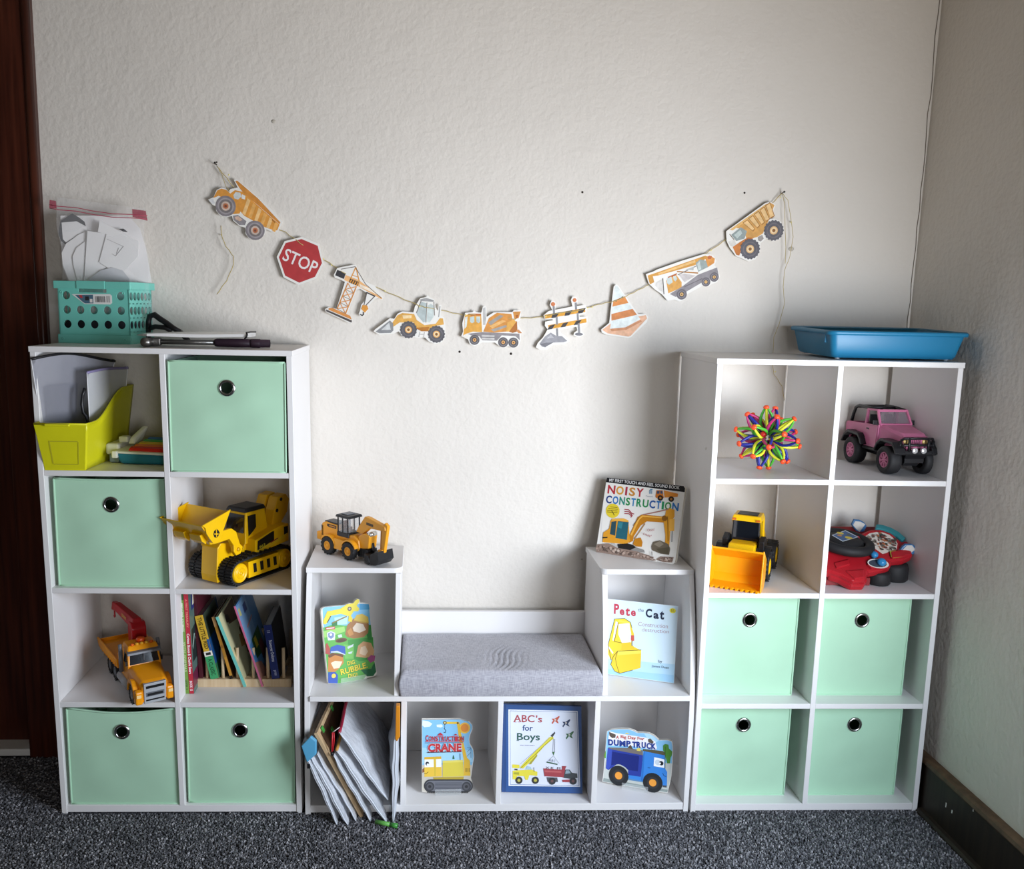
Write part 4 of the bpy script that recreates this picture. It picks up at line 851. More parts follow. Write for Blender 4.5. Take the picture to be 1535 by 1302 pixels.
# ================= yellow track loader (second row, left shelf)
def track_loader():
    r = toy('toy_track_loader', 'yellow toy track loader with raised bucket, on the second row of the left shelf', (.4818, -.232), -123, SZ[1])
    for s in (1, -1):
        # rubber track: a belt round two rollers, with raised grousers
        yc = s*5.2; w = 4.4; R = 3.15; xf, xr = -1.7, -18.2; N = 44
        path = []
        for i in range(14): a = -PI/2+PI*i/13; path.append((xf+R*math.cos(a), R+R*math.sin(a)))
        for i in range(1, 9): path.append((xf+(xr-xf)*i/9, 2*R+.35*math.sin(PI*i/9)))
        for i in range(14): a = PI/2+PI*i/13; path.append((xr+R*math.cos(a), R+R*math.sin(a)))
        for i in range(1, 9): path.append((xr+(xf-xr)*i/9, 0))
        b = cm(); n = len(path); cx, cz = (xf+xr)/2, R
        inn = [(cx+(px-cx)*.975, cz+(pz-cz)*.86) for px, pz in path]
        b.loft([[(px, yc-w/2, pz) for px, pz in path], [(px, yc+w/2, pz) for px, pz in path], [(px, yc+w/2, pz) for px, pz in inn], [(px, yc-w/2, pz) for px, pz in inn], [(px, yc-w/2, pz) for px, pz in path]], 0, False, False)
        for i in range(n):
            a, c = Vector(path[i]), Vector(path[(i+1) % n]); mid = (a+c)/2
            if (c-a).length < .3: continue
            d = (c-a).normalized(); nn = Vector((d.y, -d.x)); q = mid+nn*.12
            b.beam((q.x, yc-w/2, q.y), (q.x, yc-.4, q.y), .5, .45, (nn.x, 0, nn.y)); b.beam((q.x, yc+.4, q.y), (q.x, yc+w/2, q.y), .5, .45, (nn.x, 0, nn.y))
        t = b.build('track', RUB, r)
        f = cm(); yo = yc+s*w/2
        pf = [(-4.4, 1.2), (-15.6, 1.2), (-15.6, 5.4), (-4.4, 5.4)]
        f.prism(pf, 'y', yc-s*1.5, yo+s*.15); f.build('side_frame', YEL, t)
        for k in range(4):
            x = -6.3-2.5*k; cm().prism([(x, 2.2), (x-1.1, 2.2), (x-.9, 4.6), (x+.25, 4.6)], 'y', yo, yo+s*.2).build('side_slot', BLK, t)
        for x in (xf, xr):
            g = cm(); g.lathe((x, yc, R), (0, s, 0), [(2.55, -w/2), (2.55, w/2-.3), (2.4, w/2+.1), (2.1, w/2+.25), (1.95, w/2), (1.5, w/2), (1.4, w/2+.3), (1.0, w/2+.3), (.9, w/2+.05), (.5, w/2+.05), (.45, w/2+.45), (.01, w/2+.45)], 28); g.build('roller', YEL, t)
    # body
    b = cm(); prof = [(-3, 1.6), (-3, 6.4), (-7.5, 7.6), (-8.3, 10.0), (-17.6, 11.9), (-21, 11.9), (-21, 5.6), (-19, 2.5)]
    b.prism(prof, 'y', -2.9, 2.9); b.build('body', YEL, r, bevel=.0015)
    s_ = cm(); ps = [(-8.3, 6.2), (-8.5, 10.0), (-17.6, 11.9), (-21.2, 11.9), (-21.2, 7.2)]
    for s in (1, -1): s_.prism(ps, 'y', s*2.8, s*6.2)
    s_.build('side_cover', YEL, r, bevel=.001)
    st = plastic('e3cf3a', .4)
    for s in (1, -1):
        side_print(r, 'side_sticker', s*6.2, [(BLK, [(-9.1, 7.0), (-9.3, 9.6), (-14.6, 11.0), (-15.5, 11.0), (-15.5, 8.6)]), (BLK, [(-19.3, 9.1), (-19.3, 11.3), (-20.9, 11.3), (-20.9, 9.4)]), (st, [(-9.1, 6.9), (-9.1, 7.15), (-20.5, 9.35), (-20.5, 9.1)]), (st, [(-9.4, 6.45), (-9.4, 6.65), (-20.5, 8.8), (-20.5, 8.6)]), (plastic('8a2020'), [(-14, 8.0), (-14, 8.3), (-17, 8.9), (-17, 8.6)])], s)
    tm = cm(); mm = Matrix.Translation((-10.9, 6.24, 7.95)) @ Matrix(((-1, 0, 0, 0), (0, 0, 1, 0), (.18, 1, 0, 0), (0, 0, 0, 1))); text_on(tm, mm, '963', 2.2, .8); tm.build('model_number', st, r)
    # front plate between the tracks
    p = cm(); p.prism([(-2.5, 1.0), (1.6, .6), (1.9, 2.5), (1.3, 9.6), (.2, 10.6), (-2.5, 10.2), (-4, 7)], 'y', -2.75, 2.75); p.build('front_plate', YEL, r, bevel=.002)
    # cab
    c = cm(); fb, ft, bb_, bt = -7.4, -8.2, -16.2, -15.2
    c.hexa([(fb, -3.6, 8.6), (fb, 3.6, 8.6), (bb_, 3.6, 10), (bb_, -3.6, 10), (ft, -3.3, 16.9), (ft, 3.3, 16.9), (bt, 3.3, 16.9), (bt, -3.3, 16.9)])
    c.build('cab', YEL, r, bevel=.002)
    cm().hexa([(ft+.5, -3.6, 16.9), (ft+.5, 3.6, 16.9), (bt-.3, 3.6, 16.9), (bt-.3, -3.6, 16.9), (ft-.2, -3.2, 18.0), (ft-.2, 3.2, 18.0), (bt, 3.2, 18.0), (bt, -3.2, 18.0)]).build('roof', BLK, r, bevel=.003)
    k = cm(); k.hexa([(fb+.06, -3.0, 11.6), (fb+.06, 3.0, 11.6), (fb-.5, 3.0, 11.6), (fb-.5, -3.0, 11.6), (ft+.32, -2.9, 16.3), (ft+.32, 2.9, 16.3), (ft-.3, 2.9, 16.3), (ft-.3, -2.9, 16.3)])
    k.build('windshield', GLS, r)
    for s in (1, -1):
        w = cm(); q = lambda x, z, t: (x, s*(3.62-(z-9)*.036+t), z); pts = [(-8.7, 10.6), (-8.7, 16.0), (-11.6, 16.0), (-11.6, 12.6), (-10.4, 11.6)]
        w.add([q(x, z, .08) for x, z in pts], [list(range(5))]); w.build('side_window', GLS, r)
    # loader arms
    for s in (1, -1):
        a = cm(); pf = [(-3.6, 7.6), (-2.0, 7.4), (-1.2, 8.6), (-1.2, 10.2), (.2, 12.2), (4.4, 12.0), (6.6, 12.2), (7.4, 13.4), (6.8, 14.8), (4, 14.8), (-.6, 14.8), (-2.2, 13.6), (-3.4, 10.2), (-4.4, 9.2)]
        a.prism(pf, 'y', s*4.6, s*5.8); a.build('loader_arm', YEL, r, bevel=.0015)
        for x, z in ((-2.7, 8.9), (5.6, 13.4)): cm().lathe((x, s*5.8, z), (0, s, 0), [(.55, 0), (.5, .3), (.01, .3)], 14).build('pivot_pin', LGR if x > 0 else YELD, r)
        a2 = cm(); a2.beam((-2.5, s*3.9, 12.6), (5.8, s*3.9, 15.2), .7, 1.0); a2.build('lift_cylinder', YELD, r)
    # raised bucket, open towards the front
    u = cm(); P = [(10.4, 17.7), (7.0, 13.0), (5.6, 13.0), (4.2, 15.2), (1.6, 19.8)]; th = .35
    In = [(10.2, 17.9), (6.9, 13.4), (5.8, 13.4), (4.6, 15.4), (2.0, 19.9)]; W = 7.0
    for i in range(4): u.hexa([(P[i][0], -W, P[i][1]), (P[i][0], W, P[i][1]), (In[i][0], W, In[i][1]), (In[i][0], -W, In[i][1]), (P[i+1][0], -W, P[i+1][1]), (P[i+1][0], W, P[i+1][1]), (In[i+1][0], W, In[i+1][1]), (In[i+1][0], -W, In[i+1][1])])
    u.build('bucket', YEL, r)
    for s in (1, -1):
        e = cm(); e.prism([(10.6, 18.0), (9.6, 17.2), (9.3, 15.8), (8.4, 14.4), (7.2, 12.9), (5.4, 12.8), (4.2, 14.8), (1.2, 20.2)], 'y', s*W, s*(W+.5)); o = e.build('bucket_side', YEL, r, bevel=.001)
        side_print(o, 'bucket_sticker', s*(W+.5), [(BLK, [(6.2+1.0*math.cos(i*PI/4)+.1*math.sin(i*9), 15.2+1.1*math.sin(i*PI/4)) for i in range(8)]), (YEL, [(5.5, 15.05), (6.9, 15.35), (6.9, 15.1), (5.5, 14.8)]), (YEL, [(6.05, 14.2), (6.3, 14.2), (6.3, 16.2), (6.05, 16.2)])], s)
    for y in (-2.2, 3.4):
        cm().prism([(8.6, 15.2), (7.2, 13.2), (7.5, 12.4), (8.8, 13.4), (9.4, 15.0)], 'y', y-1.9, y+1.9).build('bucket_tooth', YEL, r, bevel=.001)
    # ripper / backhoe linkage at the rear
    h = cm(); h.prism([(-17.5, 11.5), (-18.6, 15.6), (-20.2, 19.0), (-23.2, 19.4), (-24.6, 17.8), (-23.8, 14.4), (-21.0, 11.5)], 'y', -3.6, -.4); h.prism([(-17.5, 11.5), (-18.6, 15.6), (-20.2, 19.0), (-23.2, 19.4), (-24.6, 17.8), (-23.8, 14.4), (-21.0, 11.5)], 'y', .4, 3.6); h.box((-23.6, -.6, 16.2), (-20.5, .6, 18.2)); h.build('rear_linkage', YELD, r, bevel=.002)
    for y in (-2, 2):
        for x, z in ((-21.2, 18.2), (-19.6, 15.4)): cm().lathe((x, y+(1.62 if y > 0 else -1.62), z), (0, 1 if y > 0 else -1, 0), [(.5, 0), (.45, .15), (.01, .15)], 12).build('linkage_pin', BLK, r)
track_loader()

# ================= yellow wheel loader (second row, right shelf)
def wheel_loader():
    l = Vector((.875, -.485)); o = Vector((1.8632, -.1651))+l*.01
    r = toy('toy_wheel_loader', 'yellow toy wheel loader with wide front bucket, on the second row of the right shelf', (o.x, o.y), -119, SZ[1])
    for x in (0, -13.5):
        for s in (1, -1): wheel(r, x, s*5.6, 4.0, 4.0, 2.9, s, RUB, YEL, 18, .55)
    b = cm(); b.prism([(4.5, 4), (5.4, 8.8), (4.2, 10.2), (-1.2, 9.8), (-1.2, 3.4), (2, 2.8)], 'y', -3.4, 3.4); b.build('hood', YEL, r, bevel=.003)
    for z in range(5): cm().box((-.5+z*.95, -3.1, 10.0+z*.01), (0+z*.95, 3.1, 10.18+z*.02)).build('hood_rib', YELD, r)
    c = cm(); c.prism([(-.8, 3), (-1.0, 9.6), (-9, 9.6), (-9.5, 3)], 'y', -4.0, 4.0); c.build('chassis', BLK, r, bevel=.002)
    k = cm(); k.hexa([(-1.0, -3.5, 9.4), (-1.0, 3.5, 9.4), (-7.6, 3.5, 9.4), (-7.6, -3.5, 9.4), (-1.7, -3.3, 15.4), (-1.7, 3.3, 15.4), (-7.2, 3.3, 15.4), (-7.2, -3.3, 15.4)]); k.build('cab_glass', GLS, r, bevel=.001)
    for s in (1, -1):
        cm().beam((-1.0, s*3.45, 9.4), (-1.75, s*3.3, 15.6), .35, .35).build('cab_pillar', BLK, r)
        p = cm(); p.beam((-7.6, s*3.5, 9.4), (-7.2, s*3.35, 15.6), .8, .9); p.beam((-2.0, s*3.6, 15.3), (-7.6, s*3.6, 9.5), .35, .5); p.build('cab_post', YEL, r)
    cm().hexa([(-.6, -3.9, 15.3), (-.6, 3.9, 15.3), (-8.0, 3.9, 15.3), (-8.0, -3.9, 15.3), (-1.5, -3.5, 16.7), (-1.5, 3.5, 16.7), (-7.6, 3.5, 16.7), (-7.6, -3.5, 16.7)]).build('roof', YEL, r, bevel=.002)
    cm().box((-6.6, -2.6, 16.7), (-2.3, 2.6, 16.85)).build('roof_panel', BLK, r, bevel=.001)
    for s in (1, -1): cm().box((-.75, s*3.1-.5, 15.5), (-.4, s*3.1+.5, 16.0)).build('roof_lamp', plastic('c8641e'), r)
    e = cm(); e.prism([(-8, 9), (-8, 13.0), (-11, 12.4), (-17.5, 8.4), (-18.5, 4), (-9, 4)], 'y', -3.4, 3.4); e.build('engine_cover', YEL, r, bevel=.004)
    for s in (1, -1):
        pf = [(4.6*math.cos(a*PI/10), 4.6+4.9*math.sin(a*PI/10)) for a in range(1, 10)]; n = len(pf)
        f = cm(); f.loft([[(x, s*3.6, z) for x, z in pf]+[(x*.9, s*3.6, 4.6+(z-4.6)*.88) for x, z in pf[::-1]], [(x, s*7.0, z) for x, z in pf]+[(x*.9, s*7.0, 4.6+(z-4.6)*.88) for x, z in pf[::-1]]], 0, True, False); f.build('fender', BLK, r, bevel=.0015)
        a = cm(); a.prism([(2, 7.2), (2.6, 11.0), (-.5, 11.9), (-3.2, 10.6), (-3.2, 8)], 'y', s*4.0, s*5.4); a.build('arm_mount', BLK, r, bevel=.002)
        a = cm(); a.beam((1.5, s*3.9, 8.6), (5.0, s*3.9, 5.4), 1.1, 1.6); a.build('loader_arm', BLK, r, bevel=.002)
    # bucket
    W = 6.3; P = [(12.4, .15), (7.6, .3), (5.6, 2.2), (5.8, 7.2), (10.6, 10.4)]; In = [(12.3, .55), (7.8, .75), (6.1, 2.5), (6.3, 7.0), (10.9, 10.0)]
    u = cm()
    for i in range(4): u.hexa([(P[i][0], -W, P[i][1]), (P[i][0], W, P[i][1]), (In[i][0], W, In[i][1]), (In[i][0], -W, In[i][1]), (P[i+1][0], -W, P[i+1][1]), (P[i+1][0], W, P[i+1][1]), (In[i+1][0], W, In[i+1][1]), (In[i+1][0], -W, In[i+1][1])])
    u.build('bucket', ORG2, r)
    for s in (1, -1): cm().prism([(12.5, .1), (7.4, .1), (5.3, 2.1), (5.5, 7.4), (10.7, 10.7)], 'y', s*W, s*(W+.35)).build('bucket_side', ORG2, r, bevel=.0008)
    for i in range(10):
        y = -W+(i+.5)*2*W/10; cm().hexa([(12.2, y-.42, .05), (12.2, y+.42, .05), (12.2, y+.42, .6), (12.2, y-.42, .6), (13.0, y-.22, .05), (13.0, y+.22, .05), (13.0, y+.22, .35), (13.0, y-.22, .35)]).build('bucket_tooth', ORG2, r)
ORG2 = plastic('f2a510', .3)
wheel_loader()

# ================= orange flatbed truck with red crane (third row, left shelf)
def crane_truck():
    r = toy('toy_crane_truck', 'orange toy flatbed truck with red crane arm, third row of the left shelf', (.318+.003, -.2737+.002), -58, SZ[0])
    for s in (1, -1): wheel(r, 0, s*3.9, 2.45, 2.45, 1.5, s, RUB, LGR, 16, .5)
    for x in (-17, -22.4):
        for s in (1, -1): wheel(r, x, s*3.6, 2.45, 2.45, 2.0, s, RUB, GRY, 16, .5)
    cm().box((-26, -1.8, 2.6), (2, 1.8, 4.2)).build('chassis', BLK, r)
    h = cm(); rings = []
    for x, hw, zb, zt in ((4.4, 3.0, 1.6, 6.4), (3.2, 3.5, 1.4, 6.9), (0, 4.0, 4.6, 7.6), (-4.2, 4.2, 4.6, 8.4)):
        rings.append([(x, -hw, zb), (x, hw, zb), (x, hw, zt-.9), (x, hw-.9, zt), (x, -hw+.9, zt), (x, -hw, zt-.9)])
    h.loft(rings, 0, True, False); h.build('hood', ORG, r, bevel=.003)
    f = cm()
    for s in (1, -1):
        ou = [(3.4*math.cos(a*PI/12), 2.6+3.9*math.sin(a*PI/12)) for a in range(0, 13)]; inn = [(2.75*math.cos(a*PI/12), 2.6+2.9*math.sin(a*PI/12)) for a in range(0, 13)][::-1]
        cm().prism([(x, z) for x, z in ou+inn], 'y', s*3.2, s*4.85).build('fender', ORG, r, bevel=.0015)
        cm().prism([(2.2, 1.2), (4.7, 1.2), (4.7, 4.6), (3.2, 5.0), (2.6, 3.6)], 'y', s*2.9, s*4.7).build('bumper_corner', ORG, r, bevel=.004)
        cm().box((4.68, s*3.9-.55, 3.1), (4.78, s*3.9+.55, 3.9)).build('headlamp', plastic('f0cf90', .2), r)
    g = cm(); g.hexa([(4.6, -2.6, 1.2), (4.6, 2.7, 1.2), (4, 2.7, 1.2), (4, -2.6, 1.2), (4.9, -2.7, 6.5), (4.9, 2.8, 6.5), (3.8, 2.8, 6.5), (3.8, -2.7, 6.5)]); gr = g.build('grille', LGR, r, bevel=.001)
    for z0, z1 in ((5.0, 5.9), (3.0, 4.2), (1.9, 2.3)): cm().hexa([(4.55+.05*z0, -2.2, z0), (4.55+.05*z0, 2.3, z0), (4.4, 2.3, z0), (4.4, -2.2, z0), (4.55+.05*z1+.08, -2.2, z1), (4.55+.05*z1+.08, 2.3, z1), (4.4, 2.3, z1), (4.4, -2.2, z1)]).build('grille_slot', BLK if z0 != 3.0 else GRY, gr)
    cm().box((4.85, -1.8, 3.3), (4.95, 1.9, 3.9)).build('grille_opening', BLK, gr)
    c = cm(); c.hexa([(-4.0, -4.2, 3.4), (-4.0, 4.3, 3.4), (-11, 4.3, 3.4), (-11, -4.2, 3.4), (-4.1, -4.15, 8.3), (-4.1, 4.25, 8.3), (-11, 4.25, 8.3), (-11, -4.15, 8.3)]); c.hexa([(-4.1, -4.15, 8.3), (-4.1, 4.25, 8.3), (-11, 4.25, 8.3), (-11, -4.15, 8.3), (-5.2, -3.8, 11.4), (-5.2, 3.9, 11.4), (-10.8, 3.9, 11.4), (-10.8, -3.8, 11.4)]); c.build('cab', ORG, r, bevel=.002)
    w = cm(); w.hexa([(-4.04, -3.6, 8.5), (-4.04, 3.7, 8.5), (-4.5, 3.7, 8.5), (-4.5, -3.6, 8.5), (-5.02, -3.35, 11.0), (-5.02, 3.45, 11.0), (-5.6, 3.45, 11.0), (-5.6, -3.35, 11.0)]); w.build('windshield', GLS, r)
    cm().box((-4.6, -.1, 8.5), (-4.3, .1, 10.9)).build('windshield_post', GRY, r, rot=(0, 0, 0))
    for s in (1, -1):
        q = cm(); q.add([(-5.3, s*4.2, 8.6), (-8.2, s*4.2, 8.6), (-8.2, s*3.95, 10.9), (-6.0, s*3.95, 10.9)], [(0, 1, 2, 3)]); q.build('side_window', GLS, r)
    cm().hexa([(-3.8, -4.2, 11.1), (-3.8, 4.3, 11.1), (-5.6, 4.1, 11.3), (-5.6, -4.0, 11.3), (-4.0, -4.2, 11.7), (-4.0, 4.3, 11.7), (-5.6, 4.1, 11.9), (-5.6, -4.0, 11.9)]).build('sun_visor', GRY, r, bevel=.001)
    cm().hexa([(-4.7, -4.0, 11.4), (-4.7, 4.1, 11.4), (-10.9, 4.0, 11.4), (-10.9, -3.9, 11.4), (-6.0, -3.5, 12.9), (-6.0, 3.6, 12.9), (-10.6, 3.6, 12.9), (-10.6, -3.5, 12.9)]).build('roof', ORG, r, bevel=.003)
    for y in (-2.4, -1.2, 0, 1.2, 2.4): cm().lathe((-6.4, y+.05, 12.8), (0, 0, 1), [(.5, 0), (.45, .45), (.01, .6)], 10).build('roof_lamp', plastic('f0b030', .2) if abs(y) < 2 else plastic('e2641a', .2), r)
    cm().lathe((-8.4, .3, 12.8), (0, 0, 1), [(1.1, 0), (1.1, .9), (.9, 1.1), (.01, 1.1)], 16).build('beacon', plastic('ea5a1e', .2), r)
    for s in (1, -1):
        t = cm(); t.cyl((-8.4, s*4.8, 5.6), (-8.4, s*4.8, 11.2), .55, n=12); t.cyl((-8.4, s*4.8, 11.2), (-8.9, s*4.8, 12.8), .5, .45, n=12); t.build('exhaust_stack', GRY, r)
        t = cm(); t.cyl((-3.4, s*4.1, 3.3), (-12.0, s*4.1, 3.3), 1.15, n=14); t.build('fuel_tank', LGR, r)
        cm().box((-4.6, s*4.4-.25, 8.4), (-4.2, s*4.4+.25, 9.6)).build('mirror', BLK, r)
    # flat bed with raised ribbed sides
    d = cm(); d.hexa([(-11.6, -4.6, 6.2), (-11.6, 4.6, 6.2), (-28, 5.4, 6.6), (-28, -5.4, 6.6), (-11.6, -4.6, 6.8), (-11.6, 4.6, 6.8), (-28, 5.4, 7.3), (-28, -5.4, 7.3)]); bed = d.build('bed', ORG, r)
    for s in (1, -1):
        e = cm(); e.hexa([(-11.4, s*4.6, 5.4), (-11.4, s*5.0, 5.4), (-28.2, s*5.9, 6.0), (-28.2, s*5.5, 6.0), (-11.4, s*4.8, 7.9), (-11.4, s*5.3, 7.9), (-28.2, s*6.3, 8.7), (-28.2, s*5.8, 8.7)]); e.build('bed_side', ORG, bed, bevel=.001)
        for k in range(9):
            x = -13-k*1.7; y = s*(5.2+.055*k); cm().box((x-.3, y-.15, 5.6), (x+.3, y+.2, 7.6+.05*k)).build('side_rib', ORG, bed)
    cm().box((-12.0, -4.7, 6.2), (-11.3, 4.7, 9.6)).build('bed_headboard', ORG, bed, bevel=.001)
    cm().box((-28.2, -5.6, 6.2), (-27.7, 5.6, 8.2)).build('tailgate', ORG, bed, bevel=.001)
    # crane
    k = cm(); k.prism([(-12.2, 7), (-12.2, 15.0), (-13.4, 16.4), (-15.6, 16.4), (-16.4, 14.4), (-16.2, 7)], 'y', -.9, 3.0); cb = k.build('crane_column', REDP, r, bevel=.004)
    k = cm(); k.hexa([(-13.2, -.6, 14.6), (-13.2, 2.4, 14.6), (-13.4, 2.0, 17.4), (-13.4, -.2, 17.4), (-24.0, -2.4, 16.9), (-24.0, -.4, 16.9), (-24.2, -.6, 19.1), (-24.2, -2.2, 19.1)]); am = k.build('crane_arm', REDP, r, bevel=.003)
    k = cm(); k.hexa([(-23.2, -2.3, 16.8), (-23.2, -.5, 16.8), (-23.2, -.7, 19.0), (-23.2, -2.1, 19.0), (-26.6, -2.6, 16.4), (-26.6, -1.0, 16.4), (-26.2, -1.0, 18.9), (-26.2, -2.4, 18.9)]); k.build('arm_tip', REDP, am, bevel=.003)
    k = cm(); k.tube([(-26.1, -1.8, 16.6), (-26.1, -1.8, 15.2), (-25.8, -1.8, 14.6), (-26.3, -1.8, 14.2), (-26.7, -1.8, 14.7)], .22, 7); k.build('hook', REDP, am)
    tm = cm(); d = (Vector((-24, -2.5, 18))-Vector((-13.3, -.65, 16))).normalized(); mm = Matrix.Translation((-17.6, -1.46, 16.95)) @ frame((0, 0, 0), -d*-1 if False else d*-1, (0, 0, 1)); text_on(tm, mm, 'CRANE', 2.8, .9); tm.build('arm_lettering', plastic('d8b640'), am)
crane_truck()

# ================= pink off-road car (top row, right shelf)
PNK = plastic('c56f92', .28)
def pink_car():
    r = toy('toy_off_road_car', 'pink toy off-road car with big black tyres, on the top row of the right shelf', (2.2735, -.213), -87, SZ[2])
    for x in (-.6, -17.2):
        for s in (1, -1): wheel(r, x, s*4.9, 3.7, 3.75, 3.4, s, RUB, PNK, 0, .56, 8, .2)
    cm().box((-20, -2.6, 3.4), (2.6, 2.6, 5.6)).build('chassis', BLK, r)
    for x in (-.6, -17.2): cm().cyl((x, -4.2, 3.7), (x, 4.2, 3.7), .6, n=10).build('axle', BLK, r)
    b = cm(); rings = []
    for x, hw, zt, tw in ((2.0, 3.3, 10.4, 2.9), (1.0, 3.5, 10.9, 3.1), (-2.5, 3.9, 11.5, 3.5), (-6.4, 4.3, 12.1, 4.0), (-7.0, 4.5, 12.0, 4.3)):
        rings.append([(x, -hw, 6.8), (x, hw, 6.8), (x, hw, zt-.8), (x, tw, zt), (x, -tw, zt), (x, -hw, zt-.8)])
    b.loft(rings, 0, True, False); b.build('hood', PNK, r, bevel=.002)
    t = cm()
    for s in (1, -1):
        t.prism([(-7.0, 5.6), (-7.0, 12.0), (-13.0, 11.6), (-22.4, 11.2), (-23.4, 10.6), (-23.2, 6.6), (-20.8, 6.6), (-20.2, 8.6), (-18.2, 9.2), (-15.6, 8.6), (-13.6, 5.6)], 'y', s*4.3, s*4.75)
    t.box((-23.4, -4.5, 6.6), (-22.8, 4.5, 11.0)); t.box((-22.8, -4.4, 6.2), (-7, 4.4, 6.8)); t.box((-7.6, -4.4, 6.4), (-7.0, 4.4, 11.9)); t.build('body_tub', PNK, r, bevel=.0015)
    for s in (1, -1):
        d = cm(); d.prism([(-7.6, 6.4), (-7.4, 11.6), (-13.2, 11.3), (-13.0, 7.6), (-12, 6.2)], 'y', s*4.75, s*4.9); dr = d.build('door', PNK, r, bevel=.001)
        cm().box((-12.4, s*4.9-.1, 10.2), (-11.2, s*4.9+.25, 10.6)).build('door_handle', BLK, dr)
        m = cm(); m.box((-7.9, s*5.4-.6, 11.9), (-7.5, s*5.4+.6, 13.2)); m.beam((-7.6, s*4.6, 11.8), (-7.7, s*5.3, 12.4), .3, .3); m.build('mirror', BLK, r, bevel=.001)
        fr = cm(); fr.beam((-7.0, s*4.35, 12.0), (-9.2, s*4.0, 15.7), .55, .6); fr.beam((-9.2, s*4.0, 15.7), (-13.6, s*4.1, 15.5), .5, .5); fr.beam((-13.6, s*4.1, 15.6), (-13.6, s*4.4, 11.4), .6, .6); fr.build('door_frame', PNK, r)
        for x0, hi in ((-.6, 0), (-17.2, 0)):
            pf = [(x0+5.2, 6.0), (x0+4.6, 7.4), (x0+3.0, 8.9), (x0-2.6, 9.1), (x0-4.4, 7.6), (x0-5.6, 5.4)]; inn = [(x0-4.9, 5.4), (x0-3.9, 7.2), (x0-2.3, 8.3), (x0+2.7, 8.1), (x0+3.9, 6.9), (x0+4.4, 6.0)]
            cm().prism(pf+inn, 'y', s*3.6, s*6.4).build('fender', BLK, r, bevel=.002)
        cm().cyl((-4.6, s*5.0, 5.2), (-13, s*5.0, 5.2), .45, n=8).build('side_step', BLK, r)
        cm().beam((1.2, s*3.2, 6.8), (-3.8, s*4.2, 3.8), .5, .5).build('suspension_arm', BLK, r)
    cm().hexa([(-6.9, -4.3, 12.0), (-6.9, 4.3, 12.0), (-7.3, 4.3, 12.0), (-7.3, -4.3, 12.0), (-9.1, -3.9, 15.6), (-9.1, 3.9, 15.6), (-9.5, 3.9, 15.6), (-9.5, -3.9, 15.6)]).build('windscreen', mat('smoked_window', '8d7f88', .06, alpha=.45, coat=.5), r)
    f = cm(); f.beam((-9.1, -4.2, 15.6), (-9.1, 4.2, 15.6), .6, .6); f.beam((-6.9, -4.4, 12.1), (-6.9, 4.4, 12.1), .5, .6); f.build('windscreen_frame', PNK, r)
    g = cm()
    for s in (1, -1):
        g.tube([(-9.4, s*3.8, 15.6), (-14, s*3.9, 15.9), (-18.6, s*3.9, 15.9), (-20.4, s*3.9, 15.2), (-21.4, s*3.9, 13.2), (-22.0, s*3.9, 11)], .45, 8); g.tube([(-14, s*3.9, 15.8), (-14.2, s*3.9, 11)], .4, 8)
    for x, z in ((-14, 15.9), (-19.6, 15.6)): g.tube([(x, -3.9, z), (x, 3.9, z)], .45, 8)
    g.build('roll_cage', BLK, r)
    for s in (-1, 1):
        q = cm(); q.box((-13.6, s*2.1-1.4, 7), (-10, s*2.1+1.4, 9)); q.hexa([(-13.8, s*2.1-1.4, 9), (-13.8, s*2.1+1.4, 9), (-12.6, s*2.1+1.4, 9), (-12.6, s*2.1-1.4, 9), (-14.6, s*2.1-1.0, 14), (-14.6, s*2.1+1, 14), (-13.8, s*2.1+1, 14), (-13.8, s*2.1-1, 14)]); q.build('seat', BLK, r, bevel=.002)
    q = cm(); q.box((-21.6, -3.2, 7), (-17.6, 3.2, 10.4)); q.build('rear_bench', BLK, r, bevel=.003)
    gl = cm(); gl.box((1.9, -3.3, 7.0), (2.3, 3.3, 10.3)); gr = gl.build('grille', PNK, r, bevel=.0015)
    for i in range(7): cm().box((2.28, -1.75+i*.5-.13, 7.6), (2.36, -1.75+i*.5+.13, 9.9)).build('grille_slot', plastic('6d3a50'), gr)
    for s in (1, -1): cm().lathe((2.25, s*2.55, 8.9), (1, 0, 0), [(.75, 0), (.7, .2), (.4, .35), (.01, .4)], 16).build('headlamp', plastic('e3c27a', .15), gr)
    u = cm(); u.box((2.2, -5.2, 5.6), (4.2, 5.2, 6.9)); u.build('bumper', BLK, r, bevel=.004)
    v = cm()
    for z in (8.2, 9.9): v.tube([(3.0, -4.4, z-.6), (3.6, -3.8, z), (4.0, 0, z+.1), (3.6, 3.8, z), (3.0, 4.4, z-.6)], .33, 8)
    for y in (-2.6, 2.6): v.tube([(4.0, y, 6.6), (3.9, y, 10.0)], .33, 8)
    for s in (1, -1): v.tube([(3.0, s*4.4, 6.4), (3.0, s*4.5, 9.2)], .36, 8)
    v.build('bull_bar', BLK, r)
    for y in (-1.2, 1.2): cm().lathe((4.1, y, 6.9), (1, 0, 0), [(.3, -.1), (.78, 0), (.78, .4), (.6, .55), (.01, .62)], 18).build('spot_lamp', mat('lamp_chrome', 'e8e8ea', .15, metal=.6), r)
    cm().hexa([(1, -2, 2.4), (1, 2, 2.4), (-1, 2, 2.4), (-1, -2, 2.4), (3.6, -3, 5.8), (3.6, 3, 5.8), (0, 3, 5.8), (0, -3, 5.8)]).build('skid_plate', BLK, r, bevel=.002)
pink_car()

